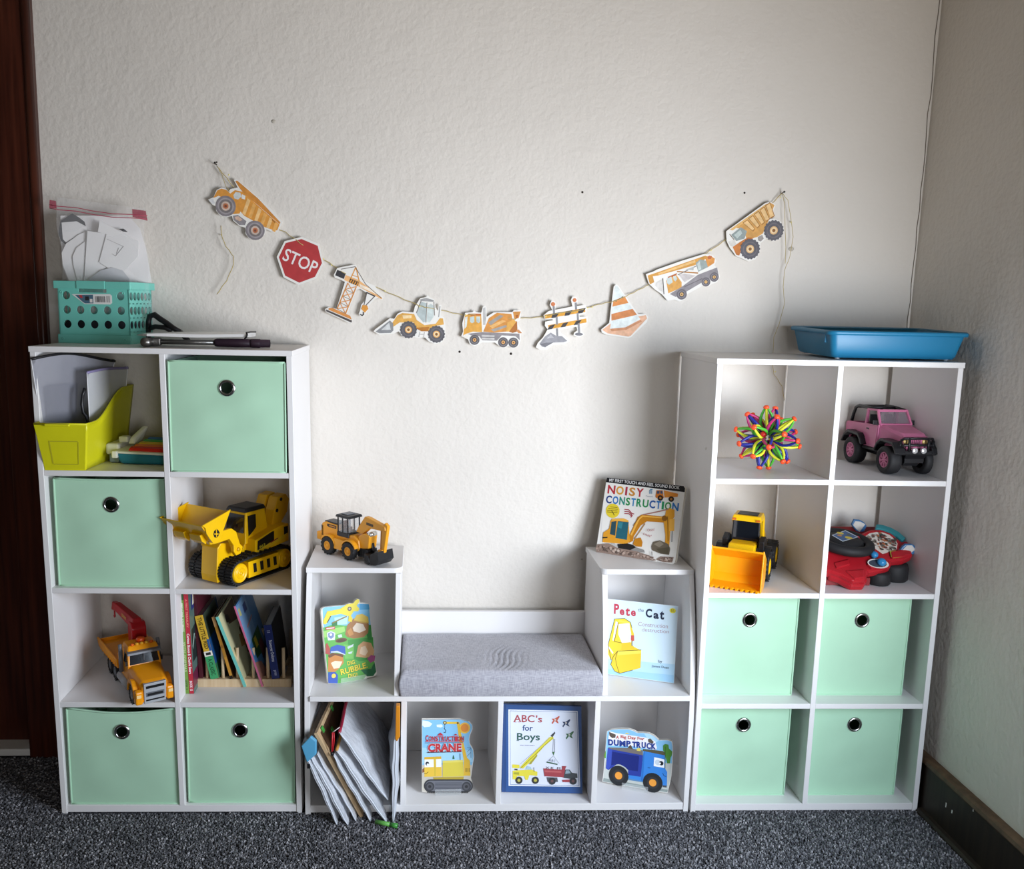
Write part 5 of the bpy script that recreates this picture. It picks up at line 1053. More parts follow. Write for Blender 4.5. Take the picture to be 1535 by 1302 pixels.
# ================= small excavator on the left tower
def small_excavator():
    AM = plastic('e09a20', .35); AMD = plastic('c88318', .4)
    r = toy('toy_excavator', 'small amber toy wheeled excavator with black cab roof, standing on the left book tower', (.842, -.139), -43, ZT)
    for x, rr in ((-9.0, 2.5), (-.9, 2.4)):
        for s in (1, -1): wheel(r, x, s*2.5, rr, rr, 1.9, s, RUB, AM, 14, .5)
    b = cm(); b.prism([(-13.2, 3.0), (-13.2, 5.6), (-12.6, 8.0), (-11.2, 8.5), (-6.6, 8.2), (-6.2, 6.4), (-2.0, 6.4), (0, 6.6), (1.8, 5.6), (2.2, 3.2), (1.0, 2.2), (-7, 1.8), (-11, 2.0)], 'y', -1.9, 1.9); b.build('body', AM, r, bevel=.003)
    for s in (1, -1):
        for x in (-9.0, -.9):
            ou = [(x+3.0*math.cos(a*PI/10), 2.6+2.9*math.sin(a*PI/10)) for a in range(1, 10)]; inn = [(x+2.6*math.cos(a*PI/10), 2.6+2.45*math.sin(a*PI/10)) for a in range(1, 10)][::-1]
            cm().prism(ou+inn, 'y', s*1.6, s*3.2).build('fender', AM, r, bevel=.001)
        cm().box((-7.0, s*2.3-.7, 2.0), (-3.0, s*2.3+.7, 4.9)).build('side_box', AM, r, bevel=.002)
        side_print(r, 'hood_vent', s*1.9, [(BLK, [(-6.8, 7.2), (-6.8, 8.0), (-10.4, 8.1), (-10.6, 7.5), (-9.8, 7.2)]), (AMD, [(-7.2, 7.45), (-7.2, 7.75), (-9.6, 7.8), (-9.6, 7.5)])], s)
        cm().box((-12.9, s*1.6-.3, 4.4), (-12.0, s*1.6+.36, 7.4)).build('rear_lamp', BLK, r, bevel=.001)
    cm().box((-15.0, -1.8, 2.9), (-13.0, 1.8, 5.2)).build('counterweight', AM, r, bevel=.003)
    cm().box((-11.8, -1.6, 8.3), (-6.8, 1.6, 8.7)).build('hood_top', BLK, r, bevel=.001)
    cm().box((-6.2, -2.3, 5.6), (-1.6, 2.3, 6.8)).build('cab_base', BLK, r, bevel=.002)
    c = cm()
    for x in (-5.8, -4.0, -2.0):
        for s in (1, -1): c.beam((x, s*2.1, 6.8), (x-.1, s*2.1, 10.9), .28, .28)
    c.build('cab_frame', BLK, r)
    q = cm(); q.box((-5.6, -2.1, 6.9), (-2.1, 2.1, 10.8)); q.build('cab_glass', CLEAR, r)
    q = cm(); q.box((-5, -.9, 6.8), (-3.4, .9, 8.0)); q.box((-5.3, -.9, 7.6), (-4.8, .9, 9.6)); q.build('driver_seat', plastic('7a5a4a'), r, bevel=.002)
    cm().hexa([(-6.6, -2.6, 10.8), (-6.6, 2.6, 10.8), (-1.2, 2.6, 10.8), (-1.2, -2.6, 10.8), (-6.3, -2.4, 11.5), (-6.3, 2.4, 11.5), (-1.5, 2.4, 11.5), (-1.5, -2.4, 11.5)]).build('roof', BLK, r, bevel=.002)
    cm().box((-5.4, -1.4, 11.5), (-3.0, 1.4, 11.75)).build('roof_vent', GRY, r, bevel=.001)
    # nose block, grille, boom, stick, bucket
    n = cm(); n.prism([(1.6, 3.2), (1.2, 6.6), (3.6, 7.8), (5.6, 7.4), (5.2, 3.9)], 'y', -1.5, 1.5); n.build('boom_mount', AM, r, bevel=.003)
    for i in range(9): cm().box((1.4+i*.43, -1.7, 1.6), (1.65+i*.43, 1.7, 3.6)).build('grille_bar', BLK, r)
    cm().box((1.2, -1.5, 1.2), (5.0, 1.5, 3.5)).build('grille_back', BLK, r)
    m = cm(); m.prism([(-.4, 7.4), (.4, 8.8), (3.0, 12.1), (4.2, 12.0), (10.4, 10.6), (10.6, 9.5), (9.6, 9.3), (4.6, 9.2), (2.2, 7.2)], 'y', -.75, .75); bo = m.build('boom', AM, r, bevel=.002)
    for s in (1, -1): side_print(bo, 'boom_sticker', s*.75, [(plastic('4a3510'), [(3.6, 10.0), (3.6, 10.7), (6.2, 10.5), (6.2, 9.8)])], s)
    m = cm(); m.beam((4.4, 0, 7.6), (5.6, 0, 3.0), .9, .7); m.build('boom_cylinder', BLK, r, bevel=.001); cm().lathe((5.0, -1.2, 7.6), (0, 1, 0), [(.7, 0), (.7, 2.4), (.01, 2.4)], 12).build('chrome_pin', mat('pin_chrome', 'd8d5cc', .2, metal=.7), r)
    m = cm(); m.prism([(9.2, 10.4), (10.2, 11.6), (11.2, 10.8), (10.9, 9.0), (9.9, 3.4), (8.9, 3.2), (8.9, 5.5)], 'y', -.55, .55); stk = m.build('stick', AM, r, bevel=.002)
    cm().beam((8.6, 0, 9.2), (8.4, 0, 4.2), .4, .4).build('stick_cylinder', AMD, stk); cm().prism([(8.2, 2.4), (8.0, 4.2), (9.6, 4.4), (9.9, 2.4)], 'y', -.9, .9).build('bucket_linkage', AM, stk, bevel=.001)
    W = 2.5; P = [(9.8, 4.2), (10.3, 1.8), (9.2, .5), (7.4, .3), (6.4, .9)]; In = [(9.4, 4.0), (9.8, 2.0), (9.0, 1.0), (7.6, .8), (6.7, 1.2)]
    u = cm()
    for i in range(4): u.hexa([(P[i][0], -W, P[i][1]), (P[i][0], W, P[i][1]), (In[i][0], W, In[i][1]), (In[i][0], -W, In[i][1]), (P[i+1][0], -W, P[i+1][1]), (P[i+1][0], W, P[i+1][1]), (In[i+1][0], W, In[i+1][1]), (In[i+1][0], -W, In[i+1][1])])
    for s in (1, -1): u.prism(P+[(7.4, 3.2)], 'y', s*W, s*(W+.25))
    u.build('bucket', BLK, r)
    f = cm(); f.prism([(5.0, .3), (5.0, 3.0), (6.2, 2.6), (7.0, 1.0), (6.6, .2)], 'y', -2.9, 2.0); f.build('front_blade', BLK, r, bevel=.002)
small_excavator()
# ---------------------------------------------------------------- things on and in the left shelf
TEAL = plastic('74c7b8', .4)
def holed_wall(mb, M, W, H, th, cells):
    """upright panel W x H in the x-z plane, thickness th along +y; cells = [(x0,z0,x1,z1,kind)] with kind solid / hole / slot"""
    old = mb.M; mb.M = old @ M
    for x0, z0, x1, z1, kind in cells:
        if kind == 'solid': mb.box((x0, 0, z0), (x1, th, z1))
        elif kind > 0:
            n = 16; cx, cz = (x0+x1)/2, (z0+z1)/2; a = []; b = []
            for i in range(n):
                t = 2*PI*i/n+PI/n; c, s = math.cos(t), math.sin(t); k = min((x1-x0)/2/abs(c), (z1-z0)/2/abs(s))
                rx = kind if kind < (x1-x0)/2 else (x1-x0)*.36
                a.append((cx+rx*c, cz+kind*s)); b.append((cx+c*k, cz+s*k))
            for q, (sx, sz) in enumerate(((1, 1), (-1, 1), (-1, -1), (1, -1))): b[q*4+1 if False else (2+q*4) % n] = b[(2+q*4) % n]
            for y in (0, th): mb.add([(x, y, z) for x, z in a]+[(x, y, z) for x, z in b], [(i, (i+1) % n, n+(i+1) % n, n+i) for i in range(n)])
            for q in range(4):   # fill the corners the ray-cut outline leaves open
                i0 = (1+q*4) % n; i1 = (2+q*4) % n; cxn = x1 if q in (0, 3) else x0; czn = z1 if q in (0, 1) else z0
                for y in (0, th): mb.add([(b[i0][0], y, b[i0][1]), (b[i1][0], y, b[i1][1]), (cxn, y, czn)], [(0, 1, 2)])
            mb.add([(x, 0, z) for x, z in a]+[(x, th, z) for x, z in a], [(i, (i+1) % n, n+(i+1) % n, n+i) for i in range(n)], None, True)
    mb.M = old
def crate():
    W, D, H = .186, .136, .155; rz = math.radians(-7)
    r = thing('storage_crate', 'teal plastic crate with round holes and a price label, on top of the left shelf', 'crate', (.0775, -.105, UH), (0, 0, rz))
    def wall(nm, M, w_, nc, x0, dx, slot):
        cells = []; th = .003; zs = (.030, .066, .102, .138)
        cells.append((0, 0, w_, zs[0], 'solid')); top = .139
        xs = [x0-dx/2+dx*i for i in range(nc+1)]
        for j in range(3):
            cells += [(0, zs[j], xs[0], zs[j+1], 'solid'), (xs[-1], zs[j], w_, zs[j+1], 'solid')]
            for i in range(nc):
                solid = slot and j == 2 and 0 < i < nc-1
                cells.append((xs[i], zs[j], xs[i+1], zs[j+1], 'solid' if solid else .0105))
        if slot:
            a, b = w_*.29, w_*.69; cells = [c for c in cells]; cells += [(0, .138, a, H, 'solid'), (b, .138, w_, H, 'solid'), (a, .148, b, H, 'solid')]
            cells = [c if not (c[4] == 'solid' and c[1] == .102 and c[0] >= xs[1]-1e-6 and c[2] <= xs[-2]+1e-6) else (c[0], c[1], c[2], .128, 'solid') for c in cells]
            cells += [(xs[1], .128, a, .138, 'solid'), (b, .128, xs[-2], .138, 'solid')]
        else: cells.append((0, .138, w_, H, 'solid'))
        mb = MB(); holed_wall(mb, M, w_, H, th, cells); mb.build(nm, TEAL, r)
    wall('front_wall', Matrix(), W, 5, .022, .0355, True); wall('back_wall', Matrix.Translation((0, D-.003, 0)), W, 5, .022, .0355, True)
    R = Matrix.Rotation(PI/2, 4, 'Z')
    wall('side_wall', Matrix.Translation((W, 0, 0)) @ R, D, 6, .014, .0216, False); wall('side_wall', Matrix.Translation((.003, 0, 0)) @ R, D, 6, .014, .0216, False)
    MB().box((0, 0, 0), (W, D, .003)).build('base', TEAL, r)
    b = MB()
    for a, c in (((-.007, -.007, .137), (W*.29, 0, H+.001)), ((W*.29, -.009, .137), (W*.69, 0, H+.002)), ((W*.69, -.007, .137), (W+.007, 0, H+.001)), ((W, 0, .137), (W+.007, D+.007, H+.001)), ((-.007, 0, .137), (0, D+.007, H+.001)), ((0, D, .137), (W, D+.007, H+.001))): b.box(a, c)
    b.build('rim', TEAL, r, bevel=.0012)
    b = MB()
    for a, c in (((-.003, -.004, 0), (W+.003, 0, .022)), ((W, 0, 0), (W+.004, D, .022))): b.box(a, c)
    b.build('foot_band', TEAL, r, bevel=.001)
    for x in (.010, W-.014):
        for z in (.011, .128): MB().lathe((x, -.004 if z < .03 else 0, z), (0, -1, 0), [(.0035, 0), (.0035, .0008), (.0018, .0008), (.0018, .0002), (.0001, .0002)], 12).build('rivet', TEAL, r)
    lb = MB(); lab = [(.037, .123), (.137, .125), (.142, .121), (.142, .103), (.137, .099), (.070, .099), (.063, .104)]
    lb.prism(lab, 'y', -.0006, -.0001); L = lb.build('price_label', ink('e4e2de'), r)
    p = MB(); cs_ = [ink('4d6a7d'), ink('b23a44'), ink('2d2c30'), ink('ddd9d4')]
    p.add([(.046, -.0008, .121), (.093, -.0008, .1225), (.093, -.0008, .101), (.071, -.0008, .1005), (.064, -.0008, .105)], [(0, 1, 2, 3, 4)], 0); p.add([(.055, -.00095, .121), (.064, -.00095, .121), (.066, -.00095, .114), (.060, -.00095, .114)], [(0, 1, 2, 3)], 1)
    p.add([(.084, -.00095, .112), (.091, -.00095, .112), (.091, -.00095, .103), (.084, -.00095, .103)], [(0, 1, 2, 3)], 3); p.add([(.072, -.00095, .118), (.082, -.00095, .118), (.082, -.00095, .108), (.072, -.00095, .108)], [(0, 1, 2, 3)], 2)
    rr = random.Random(2); x = .098
    while x < .124:
        w_ = rr.choice((.0006, .0009, .0013)); p.add([(x, -.0008, .104), (x+w_, -.0008, .104), (x+w_, -.0008, .119), (x, -.0008, .119)], [(0, 1, 2, 3)], 2); x += w_+rr.choice((.0006, .001))
    for i in range(4): p.add([(.128+i*.0026, -.0008, .104), (.1288+i*.0026, -.0008, .104), (.1288+i*.0026, -.0008, .12), (.128+i*.0026, -.0008, .12)], [(0, 1, 2, 3)], 2)
    p.build('label_print', cs_, L)
crate()
dk = thing('dark_filler', 'unidentified dark object added inside the teal crate, seen through its holes', 'filler', (.17, -.045, UH+.0035), (0, 0, math.radians(-7)))  # contents unknown; dark mass added so the crate holes look dark
b_ = MB(); b_.loft([[(x*k_, y*k_, z+.006*math.sin(x*70+y*50)) for x, y in ((-.085, -.055), (-.02, -.058), (.05, -.055), (.086, -.05), (.088, 0), (.084, .05), (0, .055), (-.085, .05))] for z, k_ in ((.0, .96), (.02, 1), (.045, .98), (.06, .85))], None, True, True); b_.build('filler_mass', mat('dark_filler', '232329', .9), dk)
FILM = mat('clear_film', 'f6f6f8', .12, alpha=.10, spec=.8, bump=.5, bscale=28, bdist=.006); ZIPR = mat('red_zip', 'c8506a', .35, alpha=.75)
def sheet(fn, nx=14, ny=14, th=0):
    vs = [fn(i/nx, j/ny) for j in range(ny+1) for i in range(nx+1)]; fs = [(j*(nx+1)+i, j*(nx+1)+i+1, (j+1)*(nx+1)+i+1, (j+1)*(nx+1)+i) for j in range(ny) for i in range(nx)]
    return vs, fs
def paper_bag():
    ZB = (60, 280, 7.675); P = lambda x, y, Y: aty(ZB[0]+x/ZB[2], ZB[1]+y/ZB[2], Y)
    o = P(760, 1000, -.035); o.z = 1.24
    r = thing('zip_bag', 'clear zip bag with red closure, full of white paper cut-outs, standing in the teal crate', 'bag', o)
    for nm, Y, bul in (('bag_front', -.056, -.006), ('bag_back', -.016, .006)):
        TL, TR = P(175, 118, -.036), P(1190, 250, -.036); BL, BR = P(300, 1080, Y), P(1290, 1090, Y); BL.z = BR.z = 1.235
        def fn(u, v):
            a = TL.lerp(TR, u); b = BL.lerp(BR, u); p = b.lerp(a, v); e = math.sin(PI*u)*math.sin(PI*min(1, v*1.1))
            p.y += bul*e+.0022*math.sin(u*23+v*9)*e+.0018*math.sin(v*31-u*7)*e; p.x += .004*math.sin(v*14)*(1-math.sin(PI*u)); return tuple(p-o)
        MB().add(*sheet(fn, 18, 18), None, True).build(nm, FILM, r)
    z = MB()
    for d in (0, 40): z.tube([P(x, y+d, -.041)-o for x, y in ((110, 205), (200, 222), (420, 240), (620, 280), (840, 310), (1060, 318), (1235, 330))], .0011, 6)
    z.build('red_zip_line', ZIPR, r)
    for q in ((110, 150, 180, 160, 190, 250, 105, 240), (1060, 255, 1215, 275, 1235, 390, 1065, 345)):
        pts = [P(q[i], q[i+1], -.04)-o for i in (0, 2, 4, 6)]; MB().loft([[tuple(p) for p in pts], [tuple(p+Vector((0, .0012, 0))) for p in pts]], None, True, False).build('zip_end', mat('red_zip_end', 'b5485f', .4, alpha=.6), r)
    PW = mat('paper_white', 'efecea', .75); PB = mat('paper_black', '2a2729', .75)
    def cut(Y, q, m, label, tilt=.1):
        pts = [P(q[i], q[i+1], Y) for i in range(0, len(q), 2)]; c = sum(pts, Vector())/len(pts); zmin = min(p.z for p in pts)
        t = thing('paper_cutout', label, 'paper', c, group='paper cut-outs in the zip bag')
        f = [tuple(p-c) for p in pts]; b = [tuple(p-c+Vector((0, .0007, 0))) for p in pts]; MB().loft([f, b], None, True, False).build('paper_sheet', m, t)
    cut(-.022, (235,330,1020,330,1150,480,1215,700,1285,1100,330,1120,250,900,245,760), PW, 'large plain white paper sheet at the back of the zip bag')
    cut(-.026, (240,385,300,350,370,305,445,350,510,400,530,465,420,470,395,560,300,665,240,620,215,540,220,470), PB, 'black paper piece peeking out behind the white ones in the zip bag')
    cut(-.030, (248,410,420,395,530,455,540,520,430,560,300,640,262,600), PW, 'white rounded paper piece at the upper left inside the zip bag')
    cut(-.0335, (248,760,300,650,390,590,440,550,545,505,535,1100,340,1100,262,900), PW, 'white scalloped paper piece at the left side of the zip bag')
    cut(-.037, (375,800,420,700,515,630,505,1100,430,1080,385,900), PW, 'narrow white curved paper piece left of the middle in the zip bag')
    cut(-.0375, (900,485,960,480,1010,520,960,515), PB, 'thin black paper sliver at the upper right of the zip bag')
    cut(-.0405, (545,505,765,540,745,700,690,860,760,925,560,1080,505,1100), PW, 'white folded paper strip in the middle of the zip bag')
    cut(-.0435, (685,385,1135,630,1125,800,960,980,770,925,680,865,720,715,765,545,665,520), PW, 'white angular paper piece at the right front of the zip bag')
    cut(-.046, (560,1060,700,960,830,925,950,960,1030,1060,1020,1120,560,1120), mat('paper_grey', 'c9c9cc', .75), 'pale grey round-topped paper piece low in the zip bag')
    ln = MB()
    for q in ((770, 600, 960, 685), (960, 685, 870, 795), (870, 795, 830, 770), (905, 700, 880, 770)):
        a, b = P(q[0], q[1], -.0442), P(q[2], q[3], -.0442); ln.beam(a-o, b-o, .0006, .0006)
    ln.build('pencil_line', ink('7d7878'), r)
paper_bag()
STEEL = mat('worn_steel', '8b8884', .35, metal=.85)
def hammer():
    ZH = (190, 460, 6.977); Y = -.2; P = lambda x, y: aty(ZH[0]+x/ZH[2], ZH[1]+y/ZH[2], Y)
    a, b = P(215, 350), P(1405, 350); L = (b-a).length; z = UH+.0115
    r = thing('claw_hammer', 'steel hammer with dark purple grip lying on top of the left shelf', 'hammer', (a.x, Y, UH), (0, 0, LU.al))
    c = .0115
    MB().cyl((.03, 0, c), (.175, 0, c), .0062, n=14).build('shank', STEEL, r)
    g = MB(); g.loft([[(x, h*math.cos(2*PI*i/14), c+h*math.sin(2*PI*i/14)*.98) for i in range(14)] for x, h in ((.165, .0085), (.17, .0105), (.22, .0112), (.30, .0102), (L-.03, .0104), (L-.02, .0114), (L-.003, .0114), (L, .009))]); g.build('grip', plastic('331f2d', .55), r)
    h = MB(); h.lathe((.008, -.045, c), (0, 1, 0), [(.0113, 0), (.0115, .003), (.0115, .018), (.0085, .022), (.0085, .03), (.0105, .034), (.0105, .058)], 16); h.build('head', STEEL, r)
    k = MB()
    for s in (-1, 1): k.hexa([(.008+s*.003-.004, .012, c-.008), (.008+s*.003+.004, .012, c-.008), (.008+s*.003+.004, .012, c+.009), (.008+s*.003-.004, .012, c+.009), (.008+s*.008-.002, .062, c-.0105), (.008+s*.008+.002, .062, c-.0105), (.008+s*.008+.002, .062, c-.006), (.008+s*.008-.002, .062, c-.006)])
    k.build('claw', STEEL, r); MB().box((-.003, -.009, c-.009), (.034, .009, c+.009)).build('neck', STEEL, r, bevel=.003)
    # white packet lying across it
    x0, x1 = P(105, 230).x, P(1290, 250).x; n = 16; vs = []
    p = thing('white_packet', 'flat white plastic packet with a black band at its right end, lying on the hammer', 'packet', (x0, Y, UH+.0235), (0, 0, LU.al))
    L2 = x1-x0
    def prof(u, v, s):
        t = .0105*(1-math.exp(-u*9))*(1-.25*u); y = -.045+v*.12; lift = .003*u+.001*math.sin(u*8+v*4)
        if u < .12: y = y if v > .35 else -.045+.12*(.35*(1-u/.12)+v*(u/.12))*1.0
        return (u*L2, y, lift+s*t*(math.sin(PI*(.08+.84*v)))**.35+.003)
    mb = MB(); va, fa = sheet(lambda u, v: prof(u, v, 1), 22, 10); vb, fb = sheet(lambda u, v: prof(u, v, -.35), 22, 10); mb.add(va, fa, None, True); mb.add(vb, fb, None, True)
    ed = [(i, 0) for i in range(23)]+[(22, j) for j in range(11)]+[(i, 10) for i in range(22, -1, -1)]+[(0, j) for j in range(10, -1, -1)]
    ia = [j*23+i for i, j in ed]; mb.add([va[i] for i in ia]+[vb[i] for i in ia], [(k, k+1, len(ia)+k+1, len(ia)+k) for k in range(len(ia)-1)])
    mb.build('packet_sleeve', mat('glossy_white_film', 'dddcda', .22, coat=.3), p)
    MB().tube([(L2-.004, -.047, .001), (L2+.001, -.048, .005), (L2+.003, -.048, .010), (L2+.001, -.046, .0155), (L2+.002, 0, .016), (L2, .072, .014)], .0022, 8).build('end_band', BLK, p)
    # black bent tool behind
    q = lambda x, y: aty(ZH[0]+x/ZH[2], ZH[1]+y/ZH[2], -.06)
    pts = [q(225, 225), q(228, 150), q(240, 95), q(290, 80), q(350, 125), q(420, 170), q(490, 222), q(560, 262)]; o = pts[0].copy(); o.z = UH
    t = thing('black_clamp', 'black bent clamp handle beside the teal crate, behind the white packet', 'tool', o)
    mb = MB(); mb.tube([p_-o for p_ in pts], [.007, .007, .0075, .008, .0078, .0075, .0072, .007], 10); mb.build('clamp_handle', BLK, t)
    lo = [q(225, 225), q(300, 205), q(400, 215), q(470, 250)]; lo = [Vector((v.x, v.y, max(v.z, UH+.008))) for v in lo]; MB().tube([v-o for v in lo], .0065, 8).tube([Vector((pts[0].x-o.x, 0, .006)), pts[0]-o], .007, 8).build('clamp_jaw', BLK, t)
    e = q(560, 262)-o; MB().tube([e, Vector((e.x+.02, e.y, .008))], .007, 8).build('handle_end', BLK, t)
hammer()

# ---- yellow book bin with two zip pouches
YB = mat('chartreuse_plastic', 'd6d21a', .4, vary=.03, vscale=20)
VIN = mat('grey_vinyl', 'a9aab4', .3, alpha=.5, bump=.5, bscale=40, bdist=.003, coat=.2); VW = mat('white_vinyl', 'd9dadd', .3, alpha=.6, bump=.6, bscale=45, bdist=.003, coat=.2)
def book_bin():
    zf = SZ[2]+.0005; ZY = (35, 520, 6.509); A = lambda x, y, Y: aty(ZY[0]+x/ZY[2], ZY[1]+y/ZY[2], Y)
    r = thing('book_bin', 'chartreuse plastic book bin with low front, in the top left cell of the left shelf', 'bin', (.14, -.15, zf))
    o = Vector((.14, -.15, zf)); rf = A(610, 755, -.313); rb = A(1065, 375, -.02); hf = rf.z-zf; hb = rb.z-zf
    fl, fr, bl, br = Vector((.0965, -.283, zf)), Vector((.190, -.283, zf)), Vector((.112, -.02, zf)), Vector((.204, -.02, zf))
    tfl, tfr = Vector((.0885, -.313, zf+hf)), Vector((rf.x, -.313, zf+hf)); tbl, tbr = Vector((.1, -.012, zf+hb)), Vector((rb.x, -.012, zf+hb))
    N = 24
    def hh(t): s = min(1, max(0, (t-.16)/.62)); return hf+(hb-hf)*(s*s*(3-2*s))
    def pt(side, t, k):   # side 0 left 1 right; t front-back; k 0 bottom 1 rim
        b = (fl.lerp(bl, t) if side == 0 else fr.lerp(br, t)); e = (tfl.lerp(tbl, t) if side == 0 else tfr.lerp(tbr, t)); e = Vector((e.x, e.y, zf+hh(t))); return b.lerp(e, k)-o
    mb = MB()
    for side in (0, 1): mb.add(*sheet(lambda u, v: tuple(pt(side, u, v)), N, 6), None, True)
    mb.add(*sheet(lambda u, v: tuple(pt(0, 0, v).lerp(pt(1, 0, v), u)), 4, 4)); mb.add(*sheet(lambda u, v: tuple(pt(0, 1, v).lerp(pt(1, 1, v), u)), 4, 4)); mb.add(*sheet(lambda u, v: tuple(pt(0, v, 0).lerp(pt(1, v, 0), u)), 4, 4))
    bo = mb.build('bin_shell', YB, r, weld=True); so = bo.modifiers.new('wall', 'SOLIDIFY'); so.thickness = .0022; so.offset = 0
    rim = [pt(0, t/N, 1) for t in range(N+1)][::-1]+[pt(1, t/N, 1) for t in range(N+1)]; mb = MB(); mb.tube(rim, .0028, 6, closed=True); mb.build('rim', YB, r)
    c = (pt(0, 0, 1)+pt(1, 0, 1))/2; MB().box((c.x-.034, c.y-.008, c.z-.005), (c.x+.024, c.y, c.z+.0015)).build('finger_lip', YB, r, bevel=.002)
    f = MB()
    def fp(u, v): p = pt(0, 0, v).lerp(pt(1, 0, v), u); return (p.x, p.y-.0018, p.z)
    for a, b in (((.25, .12), (.85, .14)), ((.22, .62), (.84, .64)), ((.22, .14), (.25, .62)), ((.84, .14), (.86, .62))): f.add([fp(a[0], a[1]), fp(b[0], a[1]), fp(b[0], b[1]), fp(a[0], b[1])], [(0, 1, 2, 3)])
    f.build('label_frame', mat('chartreuse_dark', 'b8b326', .5), r)
    def pouch(name, label, TL, TR, BL, BR, m, zc, wav, content=None):
        oo = (BL+BR)/2; q = thing(name, label, 'zip pouch', oo)
        def fn(s):
            def g(u, v):
                p = BL.lerp(BR, u).lerp(TL.lerp(TR, u), v); e = math.sin(PI*u)*math.sin(PI*v)
                n = Vector((TR.y-TL.y, TL.x-TR.x, 0)).normalized(); p = p+n*(s*.007*e+.002*math.sin(9*u+7*v)*e+wav*math.sin(u*PI*2.2)*v*.4); p.z += wav*math.sin(u*PI*1.3)*v; return tuple(p-oo)
            return g
        for nm, s in (('pouch_front', 1), ('pouch_back', -1)): MB().add(*sheet(fn(s), 16, 14), None, True).build(nm, m, q)
        MB().tube([Vector(fn(0)(i/20, 1)) for i in range(21)], .0034, 8).build('zip_edge', zc, q)
        MB().box(tuple(Vector(fn(0)(.97, 1))-Vector((.004, .003, .003))), tuple(Vector(fn(0)(.97, 1))+Vector((.004, .003, .004)))).build('zip_slider', zc, q)
        for e_ in (0, 1): MB().tube([Vector(fn(0)(e_, i/10)) for i in range(11)], .0012, 6).build('piping', mat('pale_piping', 'e4e4e6', .35), q)
        if content:
            MB().add(*sheet(lambda u, v: tuple(Vector(fn(0)(.1+.5*u, .05+.68*v))), 6, 6)).build('grey_content', content, q)
        return q
    B = lambda x, y, Y, z: Vector((A(x, y, Y).x, Y, z))
    pouch('zip_pouch', 'large grey see-through pouch with black zip, standing in the chartreuse bin', A(75, 118, -.30), A(885, 100, -.09), B(215, 745, -.26, zf+.006), B(600, 745, -.10, zf+.006), VIN, BLK, .012, mat('grey_sheet', '50525e', .6))
    pouch('zip_pouch', 'smaller white pouch with lilac zip, standing in the chartreuse bin', A(620, 250, -.215), A(1015, 195, -.05), B(650, 735, -.22, zf+.006), B(930, 640, -.06, zf+.006), VW, plastic('8d84ad', .4), .003)
    t = [A(x, y, -.222) for x, y in ((600, 400), (578, 470), (570, 560), (585, 640), (615, 675), (640, 760), (650, 860))]; o3 = t[-1].copy(); o3.z = zf+.004; t.append(Vector((t[-1].x, -.222, zf+.008)))
    s = thing('black_strap', 'curved black strap beside the white pouch in the chartreuse bin', 'strap', o3); MB().tube([p-o3 for p in t], .0042, 8).build('strap_band', BLK, s)
book_bin()
# ---- rainbow keyboard toy behind the divider
def keyboard_toy():
    zf = SZ[2]; r = thing('toy_keyboard', 'teal and white toy with rainbow keys, right of the chartreuse book bin', 'toy', (.305, -.165, zf), (0, 0, math.radians(-4)))
    TB = plastic('1f6f83', .4); TW = plastic('dcdcd2', .4)
    b = cm(); b.hexa([(-5.6, -3.6, .1), (7, -3.6, .1), (7, 6, .1), (-5.6, 6, .1), (-6.6, -4.2, 3.0), (7.4, -4.2, 2.6), (7.4, 7, 3.4), (-6.6, 7, 3.4)]); b.build('base', TB, r, bevel=.006)
    t = cm(); t.hexa([(-7.0, -4.5, 2.9), (7.4, -4.5, 2.5), (7.4, 7, 3.3), (-7.0, 7, 3.3), (-7.0, -4.5, 3.5), (7.4, -4.5, 3.1), (7.4, 7, 3.9), (-7.0, 7, 3.9)]); t.build('top_plate', TW, r, bevel=.003)
    cm().box((-7.4, -4.7, 1.7), (-5.9, -3.4, 3.5)).build('corner_clip', TW, r, bevel=.003)
    for i, c in enumerate(('c5281c', 'd8741e', 'd6b020', '2f9a3c', '2468a8')):
        y = -3.4+i*1.7; cm().hexa([(-3.6+i*.5, y, 3.4), (7, y, 3.1), (7, y+1.5, 3.3), (-3.6+i*.5, y+1.5, 3.6), (-3.2+i*.5, y+.1, 4.2+i*.35), (7, y+.1, 4.0+i*.35), (7, y+1.5, 4.3+i*.35), (-3.2+i*.5, y+1.5, 4.5+i*.35)]).build('rainbow_key', plastic(c, .35), r, bevel=.001)
    h = cm(); h.box((-10.2, -1.5, 2.0), (-6.6, 6, 4.9)); h.build('side_handle', TW, r, bevel=.006)
    cm().box((-9.0, -2.2, .2), (-6.5, 6, 2.4)).build('side_foot', plastic('6c7a86', .5), r, bevel=.003)
    h = cm(); h.box((-7.8, 1.0, 4.8), (-5.4, 3.6, 6.4)); h.hexa([(-5.6, 1.4, 4.4), (-3.6, 1.4, 4.4), (-3.6, 6, 4.4), (-5.6, 6, 4.4), (-5.2, 2, 6.0), (-4, 2, 6.0), (-1.6, 6.4, 8.6), (-3.4, 6.4, 8.6)]); h.build('handle_grip', TW, r, bevel=.004)
keyboard_toy()

